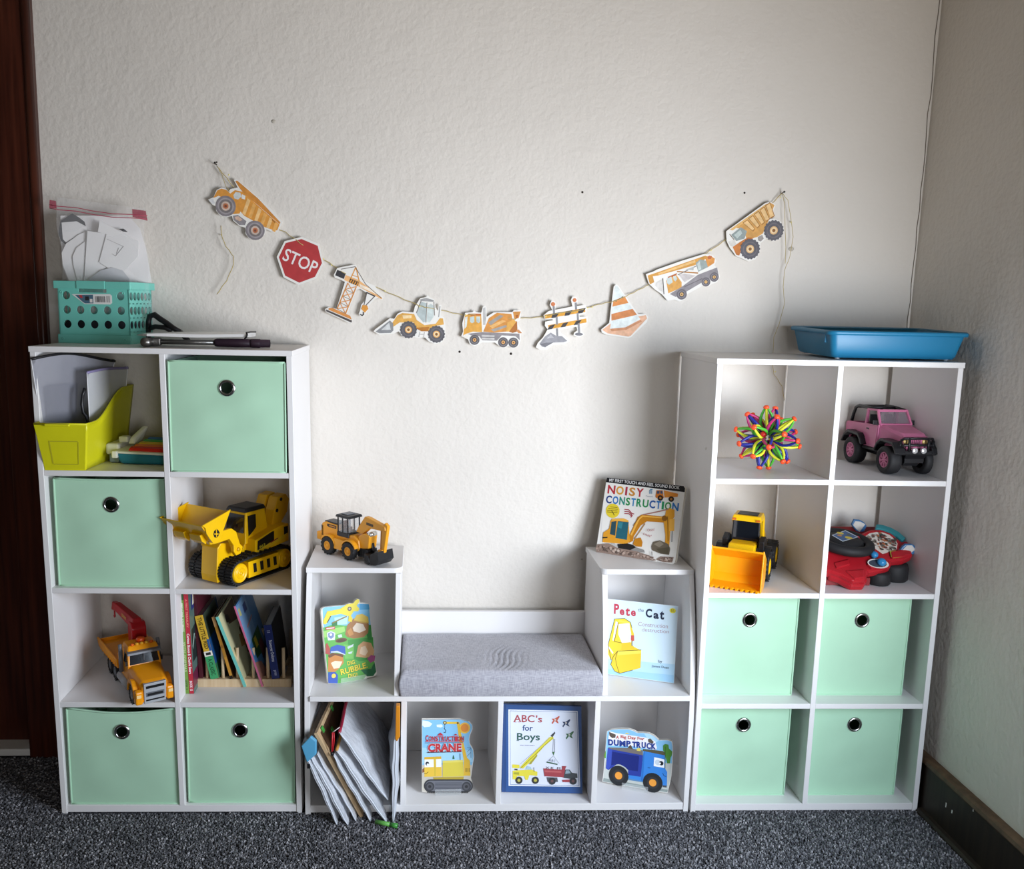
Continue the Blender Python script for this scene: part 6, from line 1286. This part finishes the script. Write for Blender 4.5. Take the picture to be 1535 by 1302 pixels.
# ---- books in a wooden rack, third row right
PINE = wood_material('pine_wood', 'c9ad86', 'e0cba8', .55)
def rack():
    z = SZ[0]; y0 = -.197; zz = (90, 890, 4.264); X = lambda px: aty(zz[0]+px/zz[2], 1010, y0).x
    x0, x1 = X(872), X(1478); r = thing('book_rack', 'pale pine book rack with upright dowels, third row of the left shelf', 'book rack', (x0, y0, z))
    L = x1-x0
    MB().box((0, 0, 0), (L, .022, .022)).build('front_rail', PINE, r, bevel=.001); MB().box((0, .14, 0), (L, .162, .022)).build('back_rail', PINE, r, bevel=.001)
    for x in (.012, L/2, L-.012): MB().box((x-.01, .022, .002), (x+.01, .14, .018)).build('cross_bar', PINE, r)
    for px in (935, 1036, 1130, 1232, 1325, 1425):
        x = X(px)-x0
        for y in (.011, .151): MB().cyl((x, y, .02), (x, y, .105), .0045, n=10).build('dowel', PINE, r)
rack()
def spine_book(label, bx, by, y, tilt, th, h, d, spine, cover, zoom=None, z=None, prints=(), edge='e6dfce', face=()):
    """closed book standing spine-out: bx,by = pixel of the spine's bottom centre on the plane y"""
    o = aty(bx, by, y)
    if z is not None: o.z = z
    r = thing('shelf_book', label, 'book', o, (0, -math.radians(tilt), 0), 'books in the pine rack')
    ct = min(.0018, th*.22); cv = ink(cover, .35); sp = ink(spine, .35)
    m = MB(); m.box((-th/2, 0, 0), (-th/2+ct, d, h)); m.box((th/2-ct, 0, 0), (th/2, d, h)); m.build('cover', cv, r)
    MB().box((-th/2, -.0006, 0), (th/2, ct, h)).build('spine', sp, r, bevel=.0006)
    MB().box((-th/2+ct, ct, .002), (th/2-ct, d-.002, h-.002)).build('page_block', mat('pages_'+edge, edge, .85), r)
    if prints or face:
        p = MB(); ms = []
        def mi(c):
            if c not in ms: ms.append(c)
            return ms.index(c)
        k = 0
        for q in prints:
            k += 1; yy = -.0007-.00004*k
            if q[0] == 'r': _, c, a, b, c0, c1 = q; p.add([((c0-.5)*th, yy, a*h), ((c1-.5)*th, yy, a*h), ((c1-.5)*th, yy, b*h), ((c0-.5)*th, yy, b*h)], [(0, 1, 2, 3)], mi(c))
            else:   # lettering down the spine
                _, c, txt, a, b, ht = q; mm = Matrix.Translation((0, yy, (a+b)/2*h)) @ Matrix(((0, 1, 0, 0), (0, 0, -1, 0), (-1, 0, 0, 0), (0, 0, 0, 1))); text_on(p, mm, txt, abs(b-a)*h, ht*th, mi(c))
        for c, pts in face:   # print on the right-hand cover: (depth share, height share)
            k += 1; xx = th/2+.00005*k; p.add([(xx, a*d, b*h) for a, b in pts], [list(range(len(pts)))], mi(c))
        p.build('cover_print', [ink(c, .4) for c in ms], r)
    return r
ZR = lambda x, y: (90+x/4.264, 890+y/4.264)
spine_book('tall thin green book standing at the left end beside the rack', *ZR(814, 640), -.238, 1.6, .0098, .272, .205, '6f9440', '6f9440', z=SZ[0]+.0006, prints=(('r', '39562c', .93, 1, 0, 1), ('t', 'dfe8cf', 'BEDTIME STORIES', .90, .62, .5), ('t', 'c3d19c', 'WITH ANIMALS', .52, .22, .5), ('t', '33482a', 'LEVEL 2', .14, .04, .5)))
spine_book('tall red book with white lettering, second from the left', *ZR(842, 638), -.238, 1.6, .0115, .272, .205, 'b3293a', '3b4a48', z=SZ[0]+.0006, prints=(('t', 'e88a7a', 'A FIRST TREASURY', .94, .66, .45), ('t', 'f4e6e6', 'Curious Bones & Charlie Bears', .60, .20, .6), ('t', 'f2dfe2', 'BOOK 15', .13, .03, .6)),
    face=(('57706a', [(0, 0), (.9, 0), (.9, 1), (0, 1)]), ('2d3a78', [(.1, .8), (.5, .8), (.6, .99), (.12, .99)]), ('e6e0c8', [(.16, .84), (.36, .84), (.42, .97), (.2, .97)]), ('20302f', [(.05, .3), (.8, .32), (.8, .7), (.05, .62)]), ('9fb5ad', [(.08, .42), (.2, .55), (.16, .56), (.06, .46)]), ('9fb5ad', [(.24, .46), (.4, .6), (.34, .62), (.22, .5)]), ('6a2340', [(0, .05), (.7, .05), (.7, .24), (0, .2)])))
spine_book('dark maroon book standing behind the red one, deeper in the cell', *ZR(905, 640), -.19, 3, .010, .262, .15, '4a1d26', '561f2b', z=SZ[0]+.022)
spine_book('thick yellow and green book leaning left', *ZR(990, 556), -.1955, 12.2, .0215, .178, .15, 'd3a935', '24466e', prints=(('r', '3f9c63', 0, .38, 0, 1), ('r', 'e9e4d8', .36, .44, 0, 1), ('r', '2c2c2c', .38, .42, .2, .8), ('r', '2b5a96', .44, .62, .72, 1), ('t', '4a3a12', 'THE LITTLE RED', .97, .48, .5), ('t', '1d4a2e', 'A CLASSIC', .32, .06, .5)), edge='9a938c', z=SZ[0]+.023,
    face=(('3a4438', [(0, .45), (.9, .45), (.9, 1), (0, 1)]), ('1f4f86', [(0, .2), (.9, .2), (.9, .62), (0, .62)]), ('2f6a4a', [(0, 0), (.9, 0), (.9, .22), (0, .22)])))
spine_book('thin brown book leaning left, worn black at its lower corner', *ZR(1098, 552), -.1955, 14.6, .008, .176, .15, 'a8772c', '4a3018', prints=(('r', 'c08a34', .05, .35, .1, .9), ('r', '1d1712', 0, .05, 0, 1), ('r', '8a5a2a', .5, .55, .2, .8), ('r', 'b58a58', .85, 1, 0, 1)), z=SZ[0]+.023)
spine_book('thin teal book with cream cover, leaning far left', *ZR(1183, 585), -.2035, 19.7, .008, .205, .165, '6fc0b4', 'ddd3a4', edge='7ec8ba', z=SZ[0]+.0035, face=(('6b4a2a', [(.35, .78), (.9, .70), (.98, .98), (.3, .97)]), ('8a4f22', [(.7, .25), (1, .2), (1, .62), (.72, .6)]), ('3d2a1c', [(.25, .83), (.5, .78), (.45, .9), (.3, .92)]), ('b9823a', [(.5, .4), (.8, .35), (.8, .5), (.6, .55)])))
spine_book('thin pink-edged book with blue picture cover, leaning left', *ZR(1294, 570), -.2035, 17.2, .0052, .232, .18, 'c96a8a', '5a8fc4', z=SZ[0]+.004, face=(('86aed6', [(.0, .5), (.55, .55), (.6, .98), (.0, .98)]), ('d9d28a', [(.04, .86), (.16, .84), (.14, .94), (.05, .94)]), ('3a4f8a', [(.3, .82), (.5, .82), (.5, .92), (.32, .92)]), ('c08a90', [(.2, .66), (.62, .70), (.62, .72), (.2, .69)]), ('2f5a34', [(.15, .3), (.7, .25), (.75, .55), (.2, .52)]), ('d6c23a', [(.3, .38), (.45, .38), (.45, .5), (.3, .5)]), ('7a3a4a', [(.45, .2), (.75, .22), (.7, .4), (.5, .4)]), ('c08a7a', [(0, 0), (.5, 0), (.3, .22), (0, .3)])))
spine_book('small thick navy blue book standing at the right end of the rack', *ZR(1380, 552), -.1955, 7.6, .0205, .15, .15, '22306f', '26262a', prints=(('t', 'dfe4f2', 'Scavenger Dolores', .72, .32, .55), ('r', 'b9c0dd', .86, .87, .3, .7), ('r', 'b9c0dd', .89, .90, .3, .7), ('t', 'b9c0dd', 'press', .16, .06, .4)), edge='bdb9b2', z=SZ[0]+.023)
# ---------------------------------------------------------------- zip pouches stuffed into the bench's left cell
ZQ = (440, 1030, 5.92)
QY = lambda x, y, Y: aty(ZQ[0]+x/ZQ[2], ZQ[1]+y/ZQ[2], Y)
QZ = lambda x, y, Z: atz(ZQ[0]+x/ZQ[2], ZQ[1]+y/ZQ[2], Z)
VC = mat('cloudy_vinyl', 'dfe2e8', .25, alpha=.9, bump=.8, bscale=35, bdist=.006, coat=.5)
def big_pouch(label, FB, FT, BT, BB, zc, th=.012, m=None, seed=0, zip_=True):
    """document pouch standing on its edge: corners front-bottom, front-top, back-top, back-bottom"""
    rnd = random.Random(seed); o = FB.copy(); r = thing('document_pouch', label, 'zip pouch', o, group='zip pouches in the bench cell'); ph = rnd.random()*6
    n = (BT-FT).cross(FB-FT).normalized()
    def fn(s):
        def g(u, v):   # u front to back, v bottom to top
            p = FB.lerp(BB, u).lerp(FT.lerp(BT, u), v); e = math.sin(PI*u)*math.sin(PI*v); e2 = (max(0, math.sin(PI*(.14+.80*u)))**.7*max(0, math.sin(PI*(.06+.88*v)))**.8)
            p = p+n*(s*th*.5*e2+.0035*math.sin(v*9+ph+u*3)*(.3+e)+.002*math.sin(v*23+u*11+ph)*(.4+e)); return tuple(p-o)
        return g
    m = m or VC
    for nm, s in (('pouch_side', 1), ('pouch_side', -1)): MB().add(*sheet(fn(s), 12, 20), None, True).build(nm, m, r)
    MB().add(*sheet(lambda u, v: tuple(Vector(fn(-1)(0, v)).lerp(Vector(fn(1)(0, v)), u)), 2, 20), None, True).tube([Vector(fn(0)(0, i/16)) for i in range(17)], .0016, 6).build('seam', mat('vinyl_seam', 'd3d8e0', .3), r)
    MB().add(*sheet(lambda u, v: tuple(Vector(fn(0)(.05+.9*u, .04+.86*v))), 6, 8)).build('paper_content', mat('pouch_paper', 'e4e2e0', .8), r)
    if zip_:
        MB().tube([Vector(fn(0)(i/14, 1)) for i in range(15)], .0042, 8).build('zip_edge', zc, r)
    return r
WZ = plastic('aeb6bf', .4)
def V3(x, y, z): return Vector((x, y, z))
fz = .0275
g1 = big_pouch('white pouch with a light blue corner strip, outermost at the left of the bench cell', QZ(392, 1222, .001), QY(78, 520, -.345), V3(.738, -.04, .215), V3(.80, -.04, fz+.003), plastic('8e96a0', .4), .018, seed=1)
q = [QY(x, y, -.347) for x, y in ((70, 515), (150, 430), (200, 470), (200, 590), (120, 660), (95, 590))]; c = QZ(392, 1222, .001)
MB().loft([[tuple(p-c+V3(0, -.004, 0)) for p in q], [tuple(p-c+V3(.002, .006, 0)) for p in q]], None, True, False).build('blue_corner_strip', mat('light_blue_vinyl', '58a3c9', .25, coat=.4), g1, bevel=.002)
MB().box(tuple(QY(120, 720, -.349)-c), tuple(QY(150, 672, -.343)-c)).build('zip_slider', BLK, g1)
big_pouch('white pouch second from the left in the bench cell', QZ(482, 1225, .001), QY(160, 620, -.342), V3(.755, -.04, .2), V3(.825, -.04, fz+.003), WZ, .02, seed=2, zip_=False)
big_pouch('short curled white pouch just left of the wooden board', QZ(560, 1185, .004), QY(205, 590, -.335), V3(.762, -.05, .19), V3(.84, -.05, fz+.003), WZ, .010, seed=3, zip_=False)
# wooden board
def slab(name, label, cat, FB, FT, BT, BB, th, m, part):
    o = FB.copy(); r = thing(name, label, cat, o); n = (BT-FT).cross(FB-FT).normalized()
    pts = [FB, BB, BT, FT]; a = [tuple(p-o-n*th/2) for p in pts]; b = [tuple(p-o+n*th/2) for p in pts]
    MB().loft([a, b], None, True, False).build(part, m, r, bevel=.001); return r, n, o
PLY = wood_material('plywood', 'b99a73', 'd6ba92', .6); DKB = wood_material('brown_board_face', '4a3324', '6a4a33', .5)
FB, FT, BT, BB = QZ(605, 1150, .004), QY(195, 405, -.34), V3(.772, -.05, .235), V3(.862, -.05, fz+.004)
bd, n, o = slab('puzzle_board', 'pale wooden puzzle board with brown face, leaning among the pouches', 'board', FB, FT, BT, BB, .0095, PLY, 'board')
sg = n if n.x > 0 else -n
ip = lambda u, v: FB.lerp(BB, u).lerp(FT.lerp(BT, u), v)
MB().loft([[tuple(ip(u, v)-o+sg*.0052) for u, v in ((.06, .06), (.95, .06), (.95, .96), (.06, .96))], [tuple(ip(u, v)-o+sg*.0066) for u, v in ((.06, .06), (.95, .06), (.95, .96), (.06, .96))]], None, True, False).build('brown_face', DKB, bd)
for u, v in ((.1, .93), (.55, .93), (.3, .8)): MB().loft([[tuple(ip(u+a, v+b)-o+sg*.0068) for a, b in ((0, 0), (.05, 0), (.05, .06), (0, .06))], [tuple(ip(u+a, v+b)-o+sg*.009) for a, b in ((0, 0), (.05, 0), (.05, .06), (0, .06))]], None, True, False).build('green_piece', plastic('4fa84a', .4), bd)
big_pouch('white pouch with a red zip pull, right of the wooden board', QZ(690, 1190, .002), QY(352, 605, -.342), V3(.80, -.04, .2), V3(.885, -.04, fz+.003), WZ, .017, seed=4, zip_=False)
big_pouch('white pouch with an ochre corner, in front of the big red-zip pouch', QZ(822, 1200, .002), QY(385, 560, -.338), V3(.815, -.04, .215), V3(.90, -.04, fz+.003), plastic('b98a42', .5), .022, seed=5)
g3 = big_pouch('largest white pouch with a dark red zip, leaning across the bench cell', QY(832, 1000, -.325), QY(412, 395, -.335), V3(.812, -.035, .245), V3(.935, -.035, .075), plastic('9c1f3a', .45), .02, seed=6)
pl = [QY(x, y, -.338) for x, y in ((410, 352), (365, 385), (345, 400))]; c3 = QY(832, 1000, -.325)
MB().tube([p-c3 for p in pl], .0011, 6).build('zip_cord', plastic('d9c9c9', .4), g3)
k = MB()
for q in (((345, 400), (342, 500), (340, 570)), ((358, 400), (360, 470), (348, 560))): k.tube([QY(x, y, -.341)-c3 for x, y in q], .0018, 7)
k.build('red_pull_tag', plastic('c2222e', .4), g3); MB().ball(tuple(QY(342, 590, -.341)-c3), (.004, .003, .005), 10).build('pull_bead', BLK, g3)
g4 = big_pouch('upright narrow white pouch with an orange strip, at the right side of the bench cell', QZ(888, 1198, .002), QY(922, 300, -.325), V3(.943, -.04, .28), V3(.94, -.04, fz+.003), plastic('d98a1e', .45), .028, seed=7, zip_=False)
g4['label'] = 'upright narrow white pouch with an orange strip, at the right side of the bench cell'
c4_ = QZ(888, 1198, .002); q = [QY(x, y, -.331) for x, y in ((908, 165), (944, 165), (944, 440), (918, 482), (902, 462))]
MB().loft([[tuple(p-c4_) for p in q], [tuple(p-c4_+V3(0, .02, 0)) for p in q]], None, True, False).build('orange_strip', plastic('d98a1e', .45), g4, bevel=.002)
a, b = QZ(728, 1200, .006), QZ(922, 1238, .006); mk = thing('marker_pen', 'green marker pen on the carpet below the pouches', 'marker', a); d = b-a; a0 = V3(0, 0, .003); dn = d.normalized()
MB().cyl(a0, a0+d*.68, .0055, n=12).build('barrel', plastic('62a84c', .4), mk); MB().cyl(a0+d*.68, a0+d, .0062, n=12).build('cap', plastic('3f8a3a', .4), mk)

# ---------------------------------------------------------------- expanding ball toy
def expanding_ball():
    R = .087; c = Vector((1.905, -.19, SZ[2]+R+.001)); r = thing('expanding_ball', 'spiky multicoloured expanding ball toy in the top left cell of the right shelf', 'toy ball', c, (.3, .2, .5))
    dirs = []
    for x in (-1, 0, 1):
        for y in (-1, 0, 1):
            for z in (-1, 0, 1):
                if x or y or z: dirs.append((Vector((x, y, z)).normalized(), abs(x)+abs(y)+abs(z)))
    BLU, MAG, LIM, GRN, OJ = plastic('232a8c', .35), plastic('c02f72', .35), plastic('d8dc3a', .35), plastic('4fae3a', .35), plastic('f2552a', .4)
    rot = Matrix.Rotation(.4, 3, 'X') @ Matrix.Rotation(.3, 3, 'Y')
    for i, (d, k) in enumerate(dirs):
        d = rot @ d; u = d.orthogonal().normalized(); v = d.cross(u)
        if k == 2: u, v = (u+v).normalized(), (v-u).normalized()
        ca, cb = {1: (LIM, GRN), 2: (BLU, MAG), 3: (LIM, GRN)}[k] if i % 3 else {1: (LIM, MAG), 2: (BLU, BLU), 3: (LIM, GRN)}[k]
        L = R*.95
        for s, col in ((u, ca), (-u, ca), (v, cb), (-v, cb)):
            mb = MB(); pts = []
            for t in range(8):
                q = t/7; pts.append(d*(L*(.2+.8*q))+s*(.0155*math.sin(PI*min(1, .12+q*.86))))
            mb.tube(pts, [.0022, .003, .0036, .004, .004, .0036, .003, .0024], 6); mb.build('strut', col, r)
        MB().lathe(d*(L-.004), d, [(.0055, 0), (.0076, .002), (.0076, .0055), (.005, .008), (.0005, .0085)], 9).build('joint', OJ, r)
    for i, (d, k) in enumerate(dirs):
        if k == 1: MB().ball(rot @ d*.026, .0085, 8).build('inner_joint', plastic('d8302a', .4), r)
expanding_ball()

# ---------------------------------------------------------------- red steering-wheel toy
def wheel_toy():
    a = math.radians(30); M = frame((2.2, -.245, SZ[1]+.05), (1, 0, 0), (0, math.cos(a), math.sin(a))); Z = (1235, 770, 10.233)
    r = thing('toy_dashboard', 'red toy dashboard with black steering wheel and two mirrors, on the right shelf', 'toy'); r.matrix_world = M
    P = Print(M, Z, .00012, .0002); RED = plastic('a81c26', .28)
    cl = lambda p: (max(p[0], -.148), p[1])
    def slabp(nm, m, z0, z1, *xy, bevel=.003, parent=None):
        pl = [cl(P.p(xy[i], xy[i+1])) for i in range(0, len(xy), 2)]; return MB().prism(pl, 'z', z0, z1).build(nm, m, parent or r, bevel=bevel)
    body = slabp('dashboard_body', RED, -.026, 0, -80,520,250,430,480,335,700,238,860,225,1040,290,1190,420,1285,405,1372,630,1240,690,1020,715,1040,790,900,850,690,880,640,1010,450,1035,260,930,100,880,-80,860, bevel=.006)
    slabp('front_lip', RED, -.034, -.012, 100,890,260,940,450,1050,640,1050,700,960,640,800,300,800,100,820, bevel=.006)
    slabp('raised_lobe', RED, 0, .006, 650,790,820,735,980,735,1025,775,1000,820,880,850,720,850, bevel=.003); slabp('raised_panel', RED, 0, .007, 1010,600,1200,560,1330,590,1340,640,1230,680,1030,700, bevel=.004)
    for q in ((330, 880, 620, 860, 620, 990, 470, 1010), (150, 760, 380, 700, 400, 790, 190, 850)): slabp('moulded_step', RED, -.002, .004, *q, bevel=.003)
    # stand below, so the tilted face has something to rest on
    mi = M.inverted(); w3 = lambda x, y, z: tuple(mi @ Vector((x, y, z)))
    f = SZ[1]+.0008; MB().hexa([w3(2.07, -.20, f), w3(2.30, -.20, f), w3(2.30, -.045, f), w3(2.07, -.045, f), w3(2.07, -.20, f+.035), w3(2.30, -.20, f+.035), w3(2.30, -.055, f+.115), w3(2.07, -.055, f+.115)]).build('under_body', plastic('7d141b', .4), r, bevel=.004)
    MB().hexa([w3(2.07, -.235, f), w3(2.19, -.238, f), w3(2.19, -.19, f), w3(2.07, -.19, f), w3(2.07, -.235, f+.02), w3(2.19, -.238, f+.02), w3(2.19, -.19, f+.04), w3(2.07, -.19, f+.04)]).build('front_foot', plastic('7d141b', .4), r)
    for x, y, rr, h in ((2.222, -.218, .031, .034), (2.283, -.183, .036, .046)):
        MB().lathe(w3(x, y, f), (mi.to_3x3() @ Vector((0, 0, 1))), [(rr*.9, 0), (rr, .004), (rr, h*.8), (rr*.9, h)], 20).build('toy_wheel', RUB, r)
    slabp('teal_arc', plastic('2f7f86', .4), -.012, .004, 790,235,800,165,900,178,1030,222,1150,290,1250,380,1195,425,1110,345,1000,285,900,250)
    pp = Print(M, Z, .00005, .0003); W_, GC = ink('d9cfc4'), ink('5a4a44')
    dial = [(640,340),(700,300),(800,280),(900,285),(1000,320),(1090,390),(1130,460),(1115,545),(1040,560),(960,600),(900,615),(800,545),(700,470),(650,400)]
    pp.poly(W_, *[c for p in dial for c in p]); rr = random.Random(11)
    for _ in range(120):
        x, y = 670+rr.random()*440, 300+rr.random()*270
        if 300+abs(x-860)*.35 < y < 560: pp.disc(ink(rr.choice(('4a3f3a', '6f3a36', '8d8378', '3a4038', 'a8643f', '5d5a52'))), x, y, 12+rr.random()*20, 12+rr.random()*16, 7)
    pp.poly(ink('a59a3a'), 1000,590,1100,580,1235,665,1180,685,1060,700,1020,680); pp.poly(W_, 550,585,620,535,690,540,700,565,640,590); pp.poly(ink('6a4a44'), 575,580,625,548,680,552,640,580)
    pp.build('printed_sticker', r)
    # steering wheel, nearly level, held above the tilted face
    cw_ = aty(Z[0]+318/Z[2], Z[1]+412/Z[2], -.165); t_ = math.radians(9); MW = frame(cw_, (1, 0, -.05), (0, math.cos(t_), math.sin(t_))); ML = mi @ MW
    rad = .064; xm = 2.052-cw_.x; st = MB(ML.copy()); st.tube([(max(rad*math.cos(t*2*PI/36), xm), rad*math.sin(t*2*PI/36), -.004) for t in range(36)], .0135, 10, closed=True)
    sw = st.build('steering_wheel', RUB, r); MB(ML.copy()).lathe((0, 0, -.06), (0, 0, 1), [(.03, 0), (.032, .05), (.026, .06)], 18).build('column', RUB, sw)
    hub = MB(ML.copy()); hub.lathe((0, 0, 0), (0, 0, 1), [(.046, -.016), (.05, -.002), (.044, .007), (.0005, .009)], 22); hub.build('hub_pad', RUB, sw)
    for t in (0, 2.1, 4.2): MB(ML.copy()).beam((0, 0, -.002), (max(rad*math.cos(t), xm), rad*math.sin(t), -.004), .024, .012, (0, 0, 1)).build('wheel_spoke', RUB, sw)
    dp = Print(MW @ Matrix.Translation((0, 0, .0093)), Z, .00005, 0); dp.poly(ink('c9d3da'), 118,325,330,250,535,355,290,425); dp.poly(ink('2f5a8c'), 140,325,330,262,510,354,290,412)
    for q in ((250, 295, 48, 'd9c23a'), (240, 330, 34, 'c9843a'), (380, 365, 52, 'd9c23a'), (390, 320, 34, '4d5a4a')): dp.disc(ink(q[3]), q[0], q[1], q[2], q[2]*.9, 12)
    d = dp.build('wheel_sticker', sw); d.matrix_local = ML @ Matrix.Translation((0, 0, .0093))
    # gear knobs
    BK = plastic('2f7fb2', .25); e = Print(M, Z, .0001, .0062); e.disc(ink('e3d8d0'), 822, 785, 160, 62*1.6); e.disc(ink('3d4450'), 815, 785, 135, 48*1.6); e.build('gear_plate', r)
    for x, y, z, rr in ((735, 655, .014, .0098), (848, 765, .013, .0118)):
        q = P.p(x, y); MB().ball((q[0], q[1]-.006, z), (rr, rr, rr*.85), 16, None, 10).build('knob', BK, r); MB().cyl((q[0], q[1]-.006, 0), (q[0], q[1]-.006, z), .004, n=8).build('knob_stem', BK, r)
    # mirrors, upright
    for Y, fr, pane in ((-.075, (428,170,470,88,560,98,625,135,662,190,620,272,560,300,500,268), (445,170,480,110,560,118,632,158,545,275,500,235)), (-.195, (1158,590,1210,510,1262,468,1370,470,1440,540,1380,622,1270,636,1190,612), (1172,585,1270,482,1350,480,1400,545,1330,596,1240,602))):
        g = lambda x, y: aty(Z[0]+x/Z[2], Z[1]+y/Z[2], Y)
        m = MB(); pts = [g(fr[i], fr[i+1]) for i in range(0, len(fr), 2)]; m.loft([[w3(*p) for p in pts], [w3(*(p+Vector((0, .009, .001)))) for p in pts]], None, True, False); mo = m.build('mirror_frame', plastic('3f6f9c', .3), r, bevel=.002)
        pts = [g(pane[i], pane[i+1])+Vector((0, -.0012, 0)) for i in range(0, len(pane), 2)]; MB().loft([[w3(*p) for p in pts], [w3(*(p+Vector((0, .004, 0)))) for p in pts]], None, True, False).build('mirror_face', plastic('c9c5bd', .25), mo)
        b = pts[0].lerp(pts[3], .5); MB().cyl(w3(b.x, Y+.006, b.z-.01), w3(b.x-.01, Y+.02, b.z-.05), .006, n=8).build('mirror_stalk', plastic('3f6f9c', .3), mo)
wheel_toy()

# ---------------------------------------------------------------- blue tray on the right shelf
def tray():
    BL = mat('blue_tray_plastic', '20779f', .38, vary=.02, vscale=10)
    W, D, H = .318, .222, .072; r = thing('plastic_tray', 'shallow blue plastic tray on top of the right shelf, by the wall corner', 'tray', (2.0245, -.262, UH+.0005), (math.radians(1.2), 0, -.015))
    def ring(x0, y0, x1, y1, z, rad, n=5):
        pts = []
        for cx, cy, a0 in ((x1-rad, y0+rad, -PI/2), (x1-rad, y1-rad, 0), (x0+rad, y1-rad, PI/2), (x0+rad, y0+rad, PI)):
            for i in range(n+1): t = a0+PI/2*i/n; pts.append((cx+rad*math.cos(t), cy+rad*math.sin(t), z))
        return pts
    t = .012
    m = MB(); m.loft([ring(.004, .004, W-.004, D-.004, .004, .012), ring(0, 0, W, D, .010, .014), ring(-t, -t, W+t, D+t, H-.010, .018), ring(-t+.002, -t+.002, W+t-.002, D+t-.002, H-.004, .018), ring(.004, .004, W-.004, D-.004, .014, .012)], None, False, True)
    for z, k in ((.004, .004), (.014, .004)): m.add(ring(k, k, W-k, D-k, z, .012), [list(range(24))])
    m.build('tray_body', BL, r)
    e = .020; f = MB(); f.loft([ring(-t, -t, W+t, D+t, H-.010, .018), ring(-e, -e, W+e, D+e, H-.011, .024), ring(-e-.001, -e-.001, W+e+.001, D+e+.001, H-.003, .025), ring(-e+.003, -e+.003, W+e-.003, D+e-.003, H, .022), ring(-t+.002, -t+.002, W+t-.002, D+t-.002, H-.003, .018)], None, False, True); f.build('rim', BL, r)
    MB().box((-.0125, .022, H-.032), (-.006, .027, H-.008)).build('side_rib', BL, r, bevel=.001)
    for x, y in ((.02, .016), (W-.02, .016), (.02, D-.016), (W-.02, D-.016)): MB().lathe((x, y, 0), (0, 0, 1), [(.006, 0), (.006, .005)], 10).build('foot', plastic('c9cdd0', .4), r)
tray()
